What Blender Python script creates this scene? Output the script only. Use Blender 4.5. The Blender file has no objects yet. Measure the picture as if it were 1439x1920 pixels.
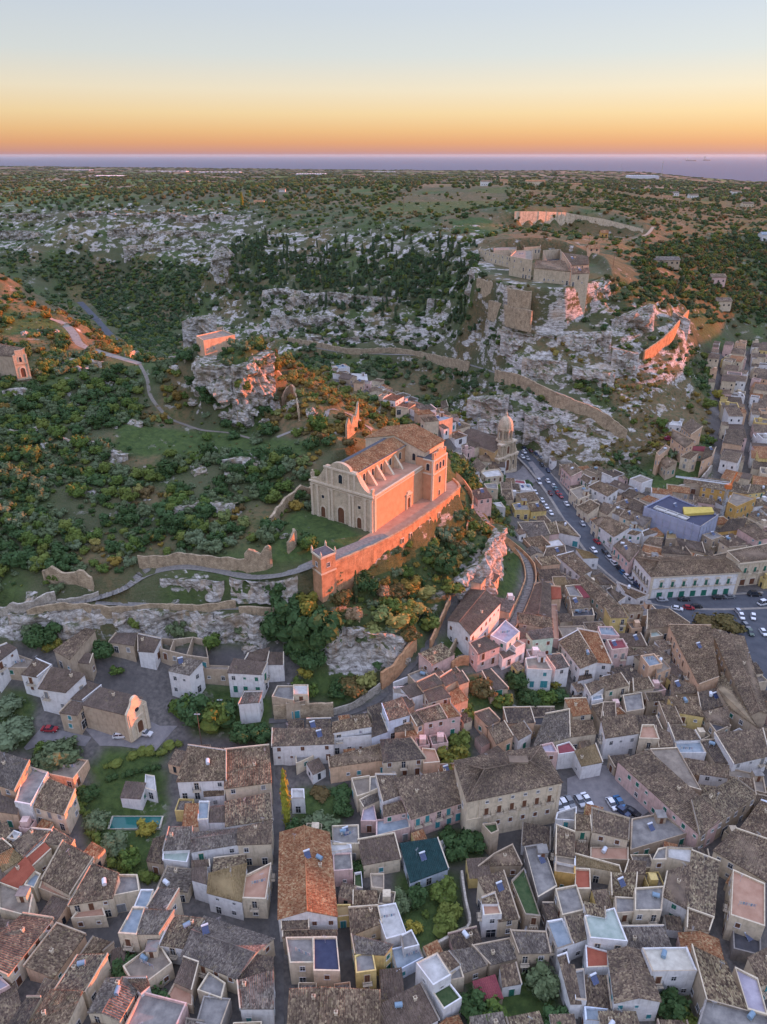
import bpy, bmesh, math, random
import numpy as np
from mathutils import Vector, Matrix, noise as mnoise
random.seed(7)
rng = np.random.default_rng(7)
R = math.radians
scene = bpy.context.scene
col = scene.collection
PI = math.pi

# ------------------------------------------------------------------ camera
IW, IH, FPX = 1439.0, 1920.0, 1332.0
CX, CY = IW / 2, IH / 2
S = 1.4                      # the tables below are in units of 1.4 m
HC = 110.0 * S
PITCH = math.atan((CY - 290.0) / FPX)
cam_d = bpy.data.cameras.new('camera')
cam = bpy.data.objects.new('camera', cam_d)
col.objects.link(cam)
cam.location = (0, 0, HC)
cam.rotation_euler = (PI / 2 - PITCH, 0, 0)
cam_d.sensor_fit = 'VERTICAL'
cam_d.sensor_height = 24.0
cam_d.lens = 24.0 * FPX / IH
cam_d.clip_start = 1.0
cam_d.clip_end = 300000.0
scene.camera = cam

# ------------------------------------------------------------------ light
SUN_EL, SUN_AZ = 7.0, 20.0        # azimuth measured from +X towards +Y
world = bpy.data.worlds.new('World')
scene.world = world
world.use_nodes = True
wn, wl = world.node_tree.nodes, world.node_tree.links
wn.clear()
def srgb(r, g, b):
    f = lambda c: (c / 255 / 12.92) if c / 255 <= 0.04045 else ((c / 255 + 0.055) / 1.055) ** 2.4
    return (f(r), f(g), f(b), 1)
EXPOSURE = 1.0
w_out = wn.new('ShaderNodeOutputWorld')
w_geo = wn.new('ShaderNodeTexCoord')
w_sep = wn.new('ShaderNodeSeparateXYZ')
wl.new(w_geo.outputs['Generated'], w_sep.inputs[0])
w_ramp = wn.new('ShaderNodeValToRGB')
w_map = wn.new('ShaderNodeMapRange')
w_map.inputs[1].default_value = 0.0
w_map.inputs[2].default_value = 0.5
wl.new(w_sep.outputs[2], w_map.inputs[0])
wl.new(w_map.outputs[0], w_ramp.inputs[0])
stops = [(0.0, (186, 148, 158)), (0.008, (205, 150, 138)), (0.026, (226, 164, 122)), (0.052, (236, 188, 134)),
         (0.09, (242, 212, 164)), (0.14, (238, 224, 198)), (0.21, (216, 220, 219)), (0.30, (204, 213, 224)),
         (0.36, (203, 212, 228)), (0.6, (196, 205, 233)), (1.0, (189, 200, 238))]
el = w_ramp.color_ramp.elements
el[0].position, el[0].color = stops[0][0], srgb(*stops[0][1])
el[1].position, el[1].color = 1.0, srgb(*stops[-1][1])
for p, c in stops[1:-1]:
    e = el.new(p); e.color = srgb(*c)
w_sky = wn.new('ShaderNodeTexSky')
w_sky.sky_type = 'NISHITA'
w_sky.sun_disc = False
w_sky.sun_elevation = R(SUN_EL)
w_sky.sun_rotation = R(90 - SUN_AZ)
w_sky.altitude = 200
w_bg1 = wn.new('ShaderNodeBackground'); w_bg1.inputs[1].default_value = 0.1
w_bg2 = wn.new('ShaderNodeBackground'); w_bg2.inputs[1].default_value = 1.06 * 2 ** -EXPOSURE
wl.new(w_sky.outputs[0], w_bg1.inputs[0])
wl.new(w_ramp.outputs[0], w_bg2.inputs[0])
w_up = wn.new('ShaderNodeMapRange'); w_up.inputs[1].default_value = 0.22; w_up.inputs[2].default_value = 0.6; w_up.inputs[3].default_value = 1.06 * 2 ** -EXPOSURE; w_up.inputs[4].default_value = 2.3 * 2 ** -EXPOSURE
w_az = wn.new('ShaderNodeMapRange'); w_az.inputs[1].default_value = -0.8; w_az.inputs[2].default_value = 0.8; w_az.inputs[3].default_value = 0.90; w_az.inputs[4].default_value = 1.10
w_mul = wn.new('ShaderNodeMath'); w_mul.operation = 'MULTIPLY'
wl.new(w_sep.outputs[0], w_az.inputs[0]); wl.new(w_az.outputs[0], w_mul.inputs[1])
wl.new(w_sep.outputs[2], w_up.inputs[0]); wl.new(w_up.outputs[0], w_mul.inputs[0]); wl.new(w_mul.outputs[0], w_bg2.inputs[1])
w_add = wn.new('ShaderNodeMixShader'); w_add.inputs[0].default_value = 0.92
wl.new(w_bg1.outputs[0], w_add.inputs[1]); wl.new(w_bg2.outputs[0], w_add.inputs[2])
wl.new(w_add.outputs[0], w_out.inputs[0])

sun_d = bpy.data.lights.new('sun', 'SUN')
sun_d.energy = 4.9
sun_d.angle = R(0.6)
sun_d.color = (1.0, 0.20, 0.045)
sun = bpy.data.objects.new('sun', sun_d)
col.objects.link(sun)
sdir = Vector((math.cos(R(SUN_EL)) * math.cos(R(SUN_AZ)), math.cos(R(SUN_EL)) * math.sin(R(SUN_AZ)), math.sin(R(SUN_EL))))
sun.rotation_euler = sdir.to_track_quat('Z', 'Y').to_euler()
vs = scene.view_settings
vs.view_transform = 'Standard'; vs.look = 'None'; vs.exposure = EXPOSURE; vs.gamma = 1.0
vs.use_curve_mapping = False
scene.cycles.max_bounces = 5
scene.cycles.diffuse_bounces = 3
scene.cycles.glossy_bounces = 2
scene.cycles.volume_bounces = 0

# ------------------------------------------------------------------ pixel of the photograph -> point in the place
FW = np.array([0, math.cos(PITCH), -math.sin(PITCH)])
UP = np.array([0, math.sin(PITCH), math.cos(PITCH)])
def ray(u, v):
    return FW * FPX + np.array([1.0, 0, 0]) * (u - CX) + UP * (CY - v)
def at_real(u, v, z):
    d = ray(u, v)
    t = (z - HC) / d[2]
    return (d[0] * t, d[1] * t, z)
def at_z(u, v, z): return at_real(u, v, z * S)
def at_y(u, v, y):
    y = y * S
    d = ray(u, v); t = y / d[1]
    return (d[0] * t, y, HC + d[2] * t)
def pix(x, y, z):
    dx, dy, dz = x, y, z - HC
    w = dy * FW[1] + dz * FW[2]
    w = np.where(w < 1, 1, w)
    a = dy * UP[1] + dz * UP[2]
    return CX + FPX * dx / w, CY - FPX * a / w
# ------------------------------------------------------------------ terrain
cp = []
def P(*pts):                       # (u, v, z)
    for u, v, z in pts: cp.append(at_z(u, v, z))
def Y(*pts):                       # (u, v, y)
    for u, v, y in pts: cp.append(at_y(u, v, y))
def dens(w, step):
    out = [w[0]]
    for a, b in zip(w, w[1:]):
        n = max(1, int(math.dist(a[:2], b[:2]) / step))
        for i in range(1, n + 1):
            t = i / n; out.append(tuple(a[k] + (b[k] - a[k]) * t for k in range(3)))
    return out
def edge(w, drop, out, step=5.0, back=None):   # top edge (world pts) + foot, 'out' = (dx,dy)
    drop, out, step = drop * S, (out[0] * S, out[1] * S), step * S
    for p in dens(w, step):
        cp.append(p); cp.append((p[0] + out[0], p[1] + out[1], p[2] - drop))
        if back: cp.append((p[0] - back[0], p[1] - back[1], p[2]))
W = lambda *pts: [at_z(*p) for p in pts]
# town floor
P((0, 1920, 0), (300, 1920, 0), (600, 1920, 0), (900, 1920, 0), (1200, 1920, 0), (1439, 1920, 0))
P((0, 1750, 1), (300, 1750, 0), (525, 1700, 0), (800, 1750, 0), (1100, 1750, 0), (1439, 1750, 0))
P((0, 1600, 2), (250, 1600, 1.5), (525, 1580, 1), (780, 1600, 0.5), (1100, 1600, 0), (1439, 1600, 0))
P((0, 1480, 4), (140, 1480, 4), (280, 1500, 2.5), (525, 1450, 3), (780, 1500, 2), (1100, 1470, 0), (1439, 1450, 0))
P((230, 1385, 8), (320, 1370, 7.5), (90, 1400, 7.5), (0, 1400, 8), (430, 1400, 5.5), (450, 1460, 3.5), (600, 1440, 3.5))
P((700, 1400, 4.5), (800, 1400, 5), (900, 1400, 3), (1000, 1350, 2), (1200, 1350, 1), (1439, 1350, 0))
P((640, 1370, 6), (740, 1320, 8), (780, 1290, 10), (820, 1360, 6), (880, 1300, 8.5), (920, 1270, 9), (960, 1330, 4), (1030, 1270, 5), (1000, 1200, 8), (1100, 1250, 2.5), (1230, 1250, 1), (1439, 1250, 0))
P((880, 1190, 12), (950, 1240, 9.5), (960, 1160, 12), (1060, 1160, 4), (1140, 1130, 1.5), (1220, 1110, 0), (1439, 1130, 0), (1330, 1130, 0), (1370, 1200, 0))
P((1130, 1050, 0.3), (1080, 980, 0.5), (1040, 920, 1), (1010, 870, 1.5), (985, 850, 2), (1150, 960, 0), (1250, 1000, 0), (1439, 1000, 0.5), (1200, 900, 1.5), (1300, 920, 2), (1439, 920, 1), (1100, 900, 1.5))
P((960, 1000, 6), (1010, 1060, 4.5), (930, 930, 6), (900, 880, 5), (850, 870, 8), (780, 800, 5), (700, 745, 6), (620, 715, 8), (840, 800, 4), (900, 840, 3), (880, 905, 9), (930, 960, 9))
# chapel terrace, left houses
P((120, 1300, 12), (0, 1290, 13), (60, 1240, 15), (200, 1250, 13.5), (330, 1300, 10), (400, 1330, 8), (470, 1320, 9), (560, 1340, 8), (620, 1330, 8), (540, 1290, 11), (600, 1270, 11.5), (470, 1250, 13), (700, 1290, 10), (650, 1275, 11))
P((0, 1190, 18), (150, 1230, 15.5), (270, 1215, 15.5), (340, 1225, 14.5), (400, 1215, 16), (530, 1200, 15))
# walls, stepped path above the cave houses
edge(W((0, 1160, 23), (100, 1138, 23.5), (200, 1128, 23.5), (330, 1130, 22.5), (440, 1137, 22), (530, 1148, 20.5)), 4.5, (0, -2.5))
edge(W((280, 1068, 27.5), (360, 1062, 28.5), (450, 1073, 29), (550, 1072, 29.5), (590, 1060, 30)), 3.0, (0, -2.5))
P((150, 1120, 25), (240, 1095, 26), (60, 1130, 24.5), (100, 1080, 27), (0, 1080, 27.5))
P((20, 1000, 31), (150, 1000, 30), (300, 1000, 30), (440, 1000, 31), (520, 1040, 31), (400, 950, 32.5), (520, 930, 34))
P((20, 900, 36), (150, 900, 35), (250, 900, 33.5), (350, 900, 34), (450, 880, 36), (540, 880, 38), (20, 800, 42), (150, 790, 41), (250, 800, 40), (350, 800, 38.5), (430, 800, 38.5))
P((50, 720, 48), (170, 720, 46), (280, 720, 44.5), (340, 740, 43), (20, 690, 50), (235, 665, 49), (130, 665, 50), (300, 680, 47), (350, 690, 46))
P((20, 620, 56), (60, 590, 57.5), (110, 610, 55), (150, 630, 52.5), (0, 570, 60), (-150, 620, 58), (-150, 800, 44), (-150, 1000, 32), (-200, 1300, 14), (-200, 1600, 3), (-300, 1900, 0))
Y((50, 565, 275), (120, 590, 268), (180, 640, 255), (240, 668, 246))
for x, y, z in ((-170, 320, 40), (-120, 310, 34), (-90, 290, 32), (-60, 280, 30), (-200, 300, 50)): cp.append((x * S, y * S, z * S))
# San Matteo spur: platform and cliff
MZ = 32.0
terr = W((612, 1068, 31), (660, 1045, 31), (720, 1020, 31.5), (790, 975, MZ), (862, 922, MZ))
edge(terr, 8.5, (2.6, -1.6), 4.0)
P((600, 985, MZ), (650, 1000, MZ), (700, 1003, MZ), (720, 965, MZ), (600, 1020, 31.5), (640, 1030, 31.3), (760, 930, MZ), (800, 900, MZ), (840, 880, MZ), (560, 1000, 32), (570, 960, 33))
P((660, 900, 35), (700, 850, 36), (750, 840, 35), (830, 850, 32))
P((650, 1120, 22), (700, 1110, 22), (760, 1080, 21), (820, 1040, 20), (868, 985, 20), (600, 1125, 23))
P((560, 1150, 20), (620, 1170, 20), (700, 1170, 20), (760, 1150, 20), (830, 1100, 20), (875, 1060, 20), (900, 1000, 21))
edge(W((610, 1185, 19.5), (660, 1175, 20), (720, 1185, 19.5), (770, 1190, 18)), 7.5, (0.6, -2.2), 4.0)
edge(W((850, 1085, 21), (890, 1060, 21), (922, 1020, 21), (930, 990, 19)), 9, (2.6, -1.4), 4.0)
P((620, 1270, 11.5), (680, 1265, 11.5), (740, 1255, 11.5), (800, 1190, 14), (835, 1140, 15.5), (870, 1120, 12), (960, 1070, 10), (970, 1020, 11), (940, 1110, 11), (985, 1100, 9), (1010, 1150, 6.5))
P((900, 930, 16), (884, 905, 19), (915, 960, 17), (860, 868, 24))
# ridge from the church to the crag
P((640, 830, 41), (690, 800, 39), (730, 790, 34), (775, 822, 26), (640, 765, 44), (600, 738, 45), (560, 700, 46), (560, 740, 47), (520, 780, 42), (590, 800, 42), (500, 830, 38.5))
edge(W((545, 668, 47), (575, 693, 45), (619, 731, 42.5), (667, 751, 40), (706, 776, 37), (738, 803, 32)), 20, (5, 15), 6.0)
edge([(p[0] + 7, p[1] + 22, p[2]) for p in W((575, 693, 22), (619, 731, 20), (667, 751, 18), (706, 776, 16))], 10, (5, 15), 6.0)
crag = [at_y(370, 672, 214), at_y(385, 684, 207), at_y(425, 692, 204), at_y(450, 690, 205), at_y(480, 676, 208), at_y(504, 660, 216)]
edge(crag[:4], 14, (-1.2, -3.0), 4.0)
edge(crag[3:], 16, (2.4, -2.6), 4.0)
Y((375, 660, 222), (440, 655, 222), (470, 650, 220), (420, 672, 212), (400, 640, 226), (500, 640, 226), (360, 640, 230))
P((400, 770, 38.5), (440, 795, 38), (490, 785, 40), (525, 720, 43), (350, 660, 46))
for x, y, z in ((-40, 262, 22), (-62, 262, 24), (-20, 262, 26), (0, 255, 28), (20, 245, 24), (-80, 255, 34)): cp.append((x * S, y * S, z * S))
# valley behind and the road in the canyon
P((190, 600, 2), (220, 635, 2), (160, 570, 2), (260, 640, 3), (300, 640, 5), (560, 690, 8), (500, 640, 6), (330, 600, 5), (860, 740, 8), (800, 745, 6), (760, 700, 7))
Y((0, 512, 440), (60, 545, 450), (120, 580, 460), (-120, 470, 440), (-300, 480, 430))
Y((150, 500, 760), (60, 490, 800), (250, 520, 620), (0, 480, 900), (-200, 470, 900))
Y((250, 560, 560), (350, 560, 540), (440, 600, 470), (470, 660, 400))
# canyon wall
Y((150, 455, 640), (250, 478, 620), (350, 490, 600), (440, 500, 560), (300, 430, 655), (200, 420, 670), (400, 440, 640))
Y((140, 402, 700), (220, 396, 690), (300, 398, 690), (400, 400, 680), (460, 402, 660))
Y((420, 462, 520), (405, 470, 522), (440, 470, 525), (420, 535, 512), (400, 520, 514))
Y((0, 455, 950), (60, 450, 950), (0, 405, 1010), (100, 400, 1010), (0, 380, 1200), (200, 375, 1000), (-300, 400, 1000), (-300, 380, 1300), (30, 430, 985))
Y((520, 440, 560), (600, 440, 530), (700, 445, 500), (800, 450, 470))
Y((520, 480, 520), (600, 500, 490), (700, 500, 460), (800, 510, 430), (520, 540, 470), (600, 560, 445), (700, 560, 425), (800, 570, 400), (540, 610, 425), (620, 620, 405), (720, 620, 390), (820, 630, 372))
Y((560, 655, 388), (660, 670, 372), (760, 675, 362), (840, 680, 350), (700, 700, 350))
Y((870, 460, 420), (880, 520, 385), (880, 580, 360), (880, 650, 340), (890, 700, 322), (900, 735, 300))
# castle ridge
Y((900, 500, 352), (940, 520, 342), (1000, 522, 335), (1060, 520, 330), (1110, 512, 330), (920, 470, 380), (1040, 470, 362), (1110, 490, 350))
edge([at_y(895, 515, 352), at_y(950, 535, 342), at_y(1010, 540, 334), at_y(1060, 540, 329), at_y(1100, 530, 328), at_y(1140, 525, 333)], 11, (0.5, -4.5), 8.0)
Y((940, 590, 322), (1010, 600, 315), (1080, 600, 312), (1150, 580, 318), (1000, 650, 302), (1080, 660, 298), (1150, 640, 303), (1000, 690, 292), (1100, 720, 283), (1180, 690, 290), (1250, 640, 312), (1280, 610, 325))
Y((1030, 740, 278), (1100, 770, 268), (1160, 800, 262), (1200, 760, 275), (1230, 720, 288), (1270, 700, 300), (1240, 800, 268), (1180, 860, 254), (1100, 830, 257), (1050, 800, 262), (960, 770, 275), (900, 790, 272), (950, 740, 286), (860, 770, 285))
P((1070, 870, 4), (1130, 890, 4), (1200, 885, 6), (1260, 880, 7), (1330, 860, 8), (1290, 820, 12), (860, 810, 4), (930, 830, 3), (1240, 850, 10))
P((1340, 840, 6), (1390, 860, 3), (1439, 860, 2), (1330, 760, 11), (1400, 760, 6), (1439, 760, 6), (1300, 700, 20), (1340, 690, 15), (1400, 680, 11), (1439, 670, 12), (1380, 640, 15), (1439, 620, 18), (1310, 650, 24))
Y((1180, 540, 345), (1250, 540, 370), (1330, 560, 410), (1439, 560, 470), (1330, 600, 380), (1200, 500, 390), (1300, 480, 450), (1400, 480, 520), (1439, 450, 560), (1600, 500, 560), (1600, 450, 700))
# plateau and quarry
Y((960, 430, 460), (1100, 470, 400), (1160, 460, 420), (900, 430, 480), (1000, 440, 440))
edge([at_y(965, 398, 520), at_y(1010, 398, 530), at_y(1060, 400, 545), at_y(1075, 403, 548), at_y(1130, 412, 530), at_y(1200, 430, 500)], 8.5, (-3, -4.5), 9.0)
Y((1000, 432, 478), (1080, 440, 478), (1150, 448, 462), (1200, 436, 490), (1240, 440, 500))
Y((500, 410, 640), (600, 405, 640), (700, 400, 620), (800, 400, 600), (900, 395, 590), (1000, 385, 640), (1200, 400, 620), (1300, 410, 640), (1439, 410, 700))
Y((200, 365, 1150), (400, 370, 1000), (600, 370, 950), (800, 365, 900), (1000, 358, 820), (1100, 365, 850), (1300, 380, 900), (1439, 385, 950))
Y((0, 352, 1800), (200, 347, 1800), (400, 345, 1800), (600, 348, 1500), (800, 345, 1300), (930, 350, 900), (1010, 349, 900), (1100, 350, 1000), (1250, 362, 1250), (1439, 365, 1400))
Y((0, 330, 3600), (250, 330, 3600), (500, 329, 3600), (750, 331, 3200), (1000, 331, 3000), (1200, 337, 3000), (1439, 350, 2600))
Y((0, 318, 6500), (250, 319, 6500), (500, 320, 6300), (750, 324, 6000), (1000, 326, 5600), (1150, 327, 5200), (1220, 328, 5000), (1300, 337, 4600), (1360, 350, 4000), (1439, 352, 3900))
Y((0, 312, 9500), (250, 314, 9500), (500, 317, 9000), (750, 320, 8200), (1000, 322, 7400), (1150, 322, 6800), (1220, 323, 6500))
for x, y in ((-9000, 12500), (-5000, 12500), (-2500, 12500), (0, 11500), (1500, 9800), (2400, 8200), (2800, 7000), (3300, 6000), (3600, 5200), (9000, 4000), (9000, 12000)): cp.append((x * S, y * S, -130 * S))
for x, y, z in ((-9000, 3000, 60), (-5000, 7000, 30), (-3000, 1500, 62), (-1200, 600, 65), (-700, 200, 45), (-600, -300, 20), (0, -300, 2), (0, -60, 0), (-120, -40, 2), (120, -60, 2), (700, -300, 60), (3000, 1000, 70), (6000, 2500, 30)): cp.append((x * S, y * S, z * S))
# unseen western hill, crest raised and notched to set where sun reaches the town
RZ = 44
for x, y, z in ((330, -120, 61), (340, 0, 63), (345, 60, 63), (345, 110, 63), (347, 150, 63), (350, 176, 63), (352, 182, 59), (354, 190, 44), (335, 190, 42), (310, 185, 39), (356, 205, 44), (358, 212, 57), (360, 219, 61), (364, 227, 59), (368, 236, 48), (340, 240, 45), (372, 250, 47), (376, 264, 48), (382, 276, 53), (400, 300, 65), (430, 370, 69), (455, 430, 69), (500, 520, RZ + 21), (230, 0, 14), (230, 100, 12), (250, 200, 12), (290, 290, 14), (330, 380, 22), (160, 0, 3), (170, 100, 2), (200, 200, 2), (480, 0, 40), (480, 200, 44), (560, 350, 50)):
    cp.append((x * S, y * S, z * S))

cpa = np.array(cp, dtype=float)
_, ui = np.unique(np.round(cpa[:, :2], 1), axis=0, return_index=True)
cpa = cpa[ui]
L0 = 1.0
def kern(d2): return -np.sqrt(d2 + L0)
dd = ((cpa[:, None, :2] - cpa[None, :, :2]) ** 2).sum(-1)
n_cp = len(cpa)
A = np.zeros((n_cp + 1, n_cp + 1)); A[:n_cp, :n_cp] = kern(dd) + np.eye(n_cp) * 0.8
A[n_cp, :n_cp] = 1; A[:n_cp, n_cp] = 1
wts = np.linalg.solve(A, np.append(cpa[:, 2], 0))
def rbf(X, Y_):
    out = np.full(X.shape, wts[n_cp]); xf, yf = X.ravel(), Y_.ravel(); o = np.empty(xf.size)
    for i in range(0, xf.size, 20000):
        a, b = xf[i:i + 20000, None], yf[i:i + 20000, None]
        o[i:i + 20000] = kern((a - cpa[None, :, 0]) ** 2 + (b - cpa[None, :, 1]) ** 2) @ wts[:n_cp]
    return out + o.reshape(X.shape)
# value noise
def vnoise(x, y, seed):
    r = np.random.default_rng(seed); T = r.random((256, 256))
    xi = np.floor(x).astype(int); yi = np.floor(y).astype(int)
    fx, fy = x - xi, y - yi
    fx = fx * fx * (3 - 2 * fx); fy = fy * fy * (3 - 2 * fy)
    a = T[xi % 256, yi % 256]; b = T[(xi + 1) % 256, yi % 256]; c = T[xi % 256, (yi + 1) % 256]; d = T[(xi + 1) % 256, (yi + 1) % 256]
    return (a * (1 - fx) + b * fx) * (1 - fy) + (c * (1 - fx) + d * fx) * fy * 1.0
def fbm(x, y, seed, octv=4, ridged=False):
    s = 0; a = 0.5; t = 0
    for i in range(octv):
        n = vnoise(x * 2 ** i + 17.3 * i, y * 2 ** i - 9.1 * i, seed + i)
        if ridged: n = 1 - abs(2 * n - 1)
        s = s + a * n; t += a; a *= 0.5
    return s / t
def geo(a, b, d0, ratio):
    out = [a]; d = d0
    while out[-1] < b: out.append(out[-1] + d); d *= ratio
    return out
xs_r = geo(0, 250, 1.15, 1.0) + geo(251.5, 14000, 1.7, 1.05)
gx = np.array([-x for x in xs_r[:0:-1]] + xs_r)
gy = np.array(geo(-320, 15, 20, 0.93)[:-1] if False else [-320, -250, -190, -140, -100, -70, -45, -25, -10, 2, 12, 20, 27, 33] + geo(38, 440, 1.15, 1.0) + geo(441.5, 900, 1.6, 1.004) + geo(905, 13500, 5, 1.045))
gx *= S; gy *= S
GX, GY = np.meshgrid(gx, gy)
Z0 = rbf(GX, GY)
U, V = pix(GX, GY, Z0)

def inpoly(U_, V_, poly):
    ins = np.zeros(U_.shape, bool); n = len(poly)
    for i in range(n):
        x1, y1 = poly[i]; x2, y2 = poly[(i + 1) % n]
        if y1 == y2: continue
        c = ((y1 > V_) != (y2 > V_)) & (U_ < (x2 - x1) * (V_ - y1) / (y2 - y1) + x1)
        ins ^= c
    return ins
TOWN = [(-80, 1225), (60, 1200), (150, 1225), (540, 1205), (620, 1290), (700, 1300), (790, 1225), (850, 1110), (960, 1000), (940, 900), (860, 850), (790, 815), (745, 775), (680, 735), (600, 700), (640, 692), (830, 780), (1000, 850), (1180, 905), (1260, 905), (1330, 840), (1325, 660), (1600, 640), (1700, 2100), (-200, 2100)]
GARDENS = [[(145, 1490), (200, 1455), (320, 1440), (318, 1470), (305, 1590), (300, 1660), (235, 1650), (160, 1580)],
           [(155, 1450), (200, 1400), (330, 1398), (305, 1435), (200, 1462)], [(550, 1475), (650, 1480), (645, 1560), (550, 1560)],
           [(735, 1640), (860, 1635), (876, 1750), (790, 1795), (735, 1740)], [(880, 1830), (1040, 1820), (1060, 1930), (870, 1930)],
           [(560, 1250), (700, 1262), (712, 1300), (640, 1332), (570, 1312)], [(340, 1290), (440, 1275), (510, 1300), (505, 1395), (360, 1375)],
           [(1215, 885), (1330, 858), (1335, 895), (1225, 930)], [(960, 1285), (1060, 1285), (1065, 1330), (960, 1335)],
           [(870, 1262), (960, 1275), (950, 1340), (870, 1335)], [(830, 1385), (890, 1380), (890, 1440), (830, 1450)],
           [(800, 1560), (905, 1550), (905, 1610), (830, 1625)], [(0, 1290), (70, 1300), (60, 1400), (-50, 1410)], [(60, 1390), (150, 1390), (150, 1440), (60, 1440)],
           [(1230, 1860), (1300, 1860), (1300, 1920), (1230, 1920)], [(930, 1010), (985, 1020), (965, 1120), (930, 1130)], [(820, 1200), (860, 1180), (900, 1230), (850, 1260)],
           [(360, 1740), (400, 1730), (300, 1800), (230, 1790), (240, 1820)], [(1300, 1130), (1395, 1130), (1395, 1185), (1300, 1185)]]
ROCKY = [[(-200, 385), (480, 385), (520, 430), (900, 425), (960, 470), (1160, 520), (1300, 570), (1310, 740), (1215, 885), (1060, 870), (860, 835), (840, 700), (340, 660), (360, 560), (440, 520), (300, 500), (120, 470), (-200, 500)]]
LUSH = [[(0, 570), (95, 592), (130, 620), (60, 632), (0, 628)], [(580, 950), (690, 1000), (640, 1040), (530, 1050), (490, 1060), (540, 960)], [(120, 650), (200, 660), (190, 675), (120, 672)], [(230, 790), (500, 820), (640, 830), (560, 860), (200, 850)],
        [(160, 1440), (330, 1395), (300, 1440), (190, 1465)], [(880, 1840), (1040, 1820), (1060, 1930), (870, 1930)], [(1215, 885), (1330, 858), (1335, 895), (1225, 930)], [(600, 1270), (650, 1290), (640, 1325), (580, 1310)],
        [(820, 340), (960, 350), (950, 380), (840, 400), (700, 400), (740, 370)], [(900, 405), (960, 440), (860, 440), (840, 415)], [(190, 1190), (310, 1180), (310, 1260), (240, 1250)], [(245, 1270), (300, 1265), (300, 1295), (245, 1295)], [(930, 1010), (985, 1020), (965, 1120), (930, 1130)]]
DRY = [[(500, 640), (620, 690), (740, 790), (690, 830), (600, 830), (480, 800), (520, 740)], [(850, 390), (960, 400), (1230, 440), (1230, 470), (1050, 460), (860, 450), (820, 420)], [(0, 520), (150, 590), (240, 660), (200, 680), (0, 640)],
       [(1130, 680), (1240, 650), (1330, 760), (1240, 860), (1150, 760)]]
def noisy(U_, V_, a):
    n1 = (fbm(GX / 9, GY / 9, 40, 3) - .5) * 2 * a; n2 = (fbm(GX / 9 + 50, GY / 9, 41, 3) - .5) * 2 * a
    return U_ + n1, V_ + n2
def mask(polys, a=14, U_=None, V_=None):
    uu, vv = noisy(U, V, a)
    m = np.zeros(GX.shape, bool)
    for p in polys: m |= inpoly(uu, vv, p)
    return m
front = GY > 5 * S
town = mask([TOWN], 6) | ((GY < 70 * S) & (abs(GX) < 120 * S))
gard = mask(GARDENS, 5)
rocky = mask(ROCKY, 22) & (GY > 240 * S)
lush = mask(LUSH, 10)
dry = mask(DRY, 20)
wild = ~town
Z = Z0.copy()
dist = np.hypot(GX, GY)
# strata: the slopes of the gorge break into ledges
step = np.where(GY > 240 * S, 7.0, 4.0)
hh = Z + 9 * (fbm(GX / 60, GY / 60, 3, 2) - .5) * 2
s_ = hh / step; fl = np.floor(s_); fr = s_ - fl
st = (fl + np.clip((fr - 0.55) / 0.45, 0, 1) ** 1.5) * step - (hh - Z)
slope = np.hypot(np.gradient(Z0, axis=1) / np.gradient(GX, axis=1), np.gradient(Z0, axis=0) / np.gradient(GY, axis=0))
wmask = np.where(rocky, 0.6, 0.0)
scrub = wild & ~rocky & (GY < 300 * S)
wmask = np.where(scrub, np.clip((slope - 0.12) * 2.0, 0, 0.35), wmask)
wmask = np.where(GY > 900 * S, 0, wmask)
Z = Z + (st - Z) * wmask
rough = np.where(wild, 1.0, 0.0)
Z += rough * ((fbm(GX / 6, GY / 6, 12, 4) - .5) * np.where(rocky, 1.2, 1.1) + (fbm(GX / 17, GY / 17, 13, 3) - .5) * np.where(rocky, 6.0, 0.6)) * np.clip((GX < 230 * S), .2, 1)
Z += np.where(GY > 800 * S, (fbm(GX / 300, GY / 300, 61, 4) - .5) * np.clip((GY - 800 * S) / 80, 0, 26), 0)

def hgrid(x, y, ZZ=None):
    ZZ = Z if ZZ is None else ZZ
    x = np.asarray(x, float); y = np.asarray(y, float)
    i = np.clip(np.searchsorted(gx, x) - 1, 0, len(gx) - 2); j = np.clip(np.searchsorted(gy, y) - 1, 0, len(gy) - 2)
    fx = np.clip((x - gx[i]) / (gx[i + 1] - gx[i]), 0, 1); fy = np.clip((y - gy[j]) / (gy[j + 1] - gy[j]), 0, 1)
    a, b, c, d = ZZ[j, i], ZZ[j, i + 1], ZZ[j + 1, i], ZZ[j + 1, i + 1]
    tri = np.where(fx + fy <= 1, a + (b - a) * fx + (c - a) * fy, d + (c - d) * (1 - fx) + (b - d) * (1 - fy))
    return tri
TT = 30 * S * 1.0022 ** np.arange(2900)
def hit(u, v, h=0.0, ZZ=None):
    d = ray(u, v); dh = math.hypot(d[0], d[1]); d = d / dh
    X = d[0] * TT; Yv = d[1] * TT; Zr = HC + d[2] * TT
    g = hgrid(X, Yv, ZZ) + h
    k = np.nonzero(Zr < g)[0]
    if len(k) == 0: k = len(TT) - 1; return (X[k], Yv[k], float(g[k]))
    k = max(1, k[0]); a = Zr[k - 1] - g[k - 1]; b = g[k] - Zr[k]; f = a / (a + b + 1e-9)
    return (float(X[k - 1] + (X[k] - X[k - 1]) * f), float(Yv[k - 1] + (Yv[k] - Yv[k - 1]) * f), float(g[k - 1] + (g[k] - g[k - 1]) * f))
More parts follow.
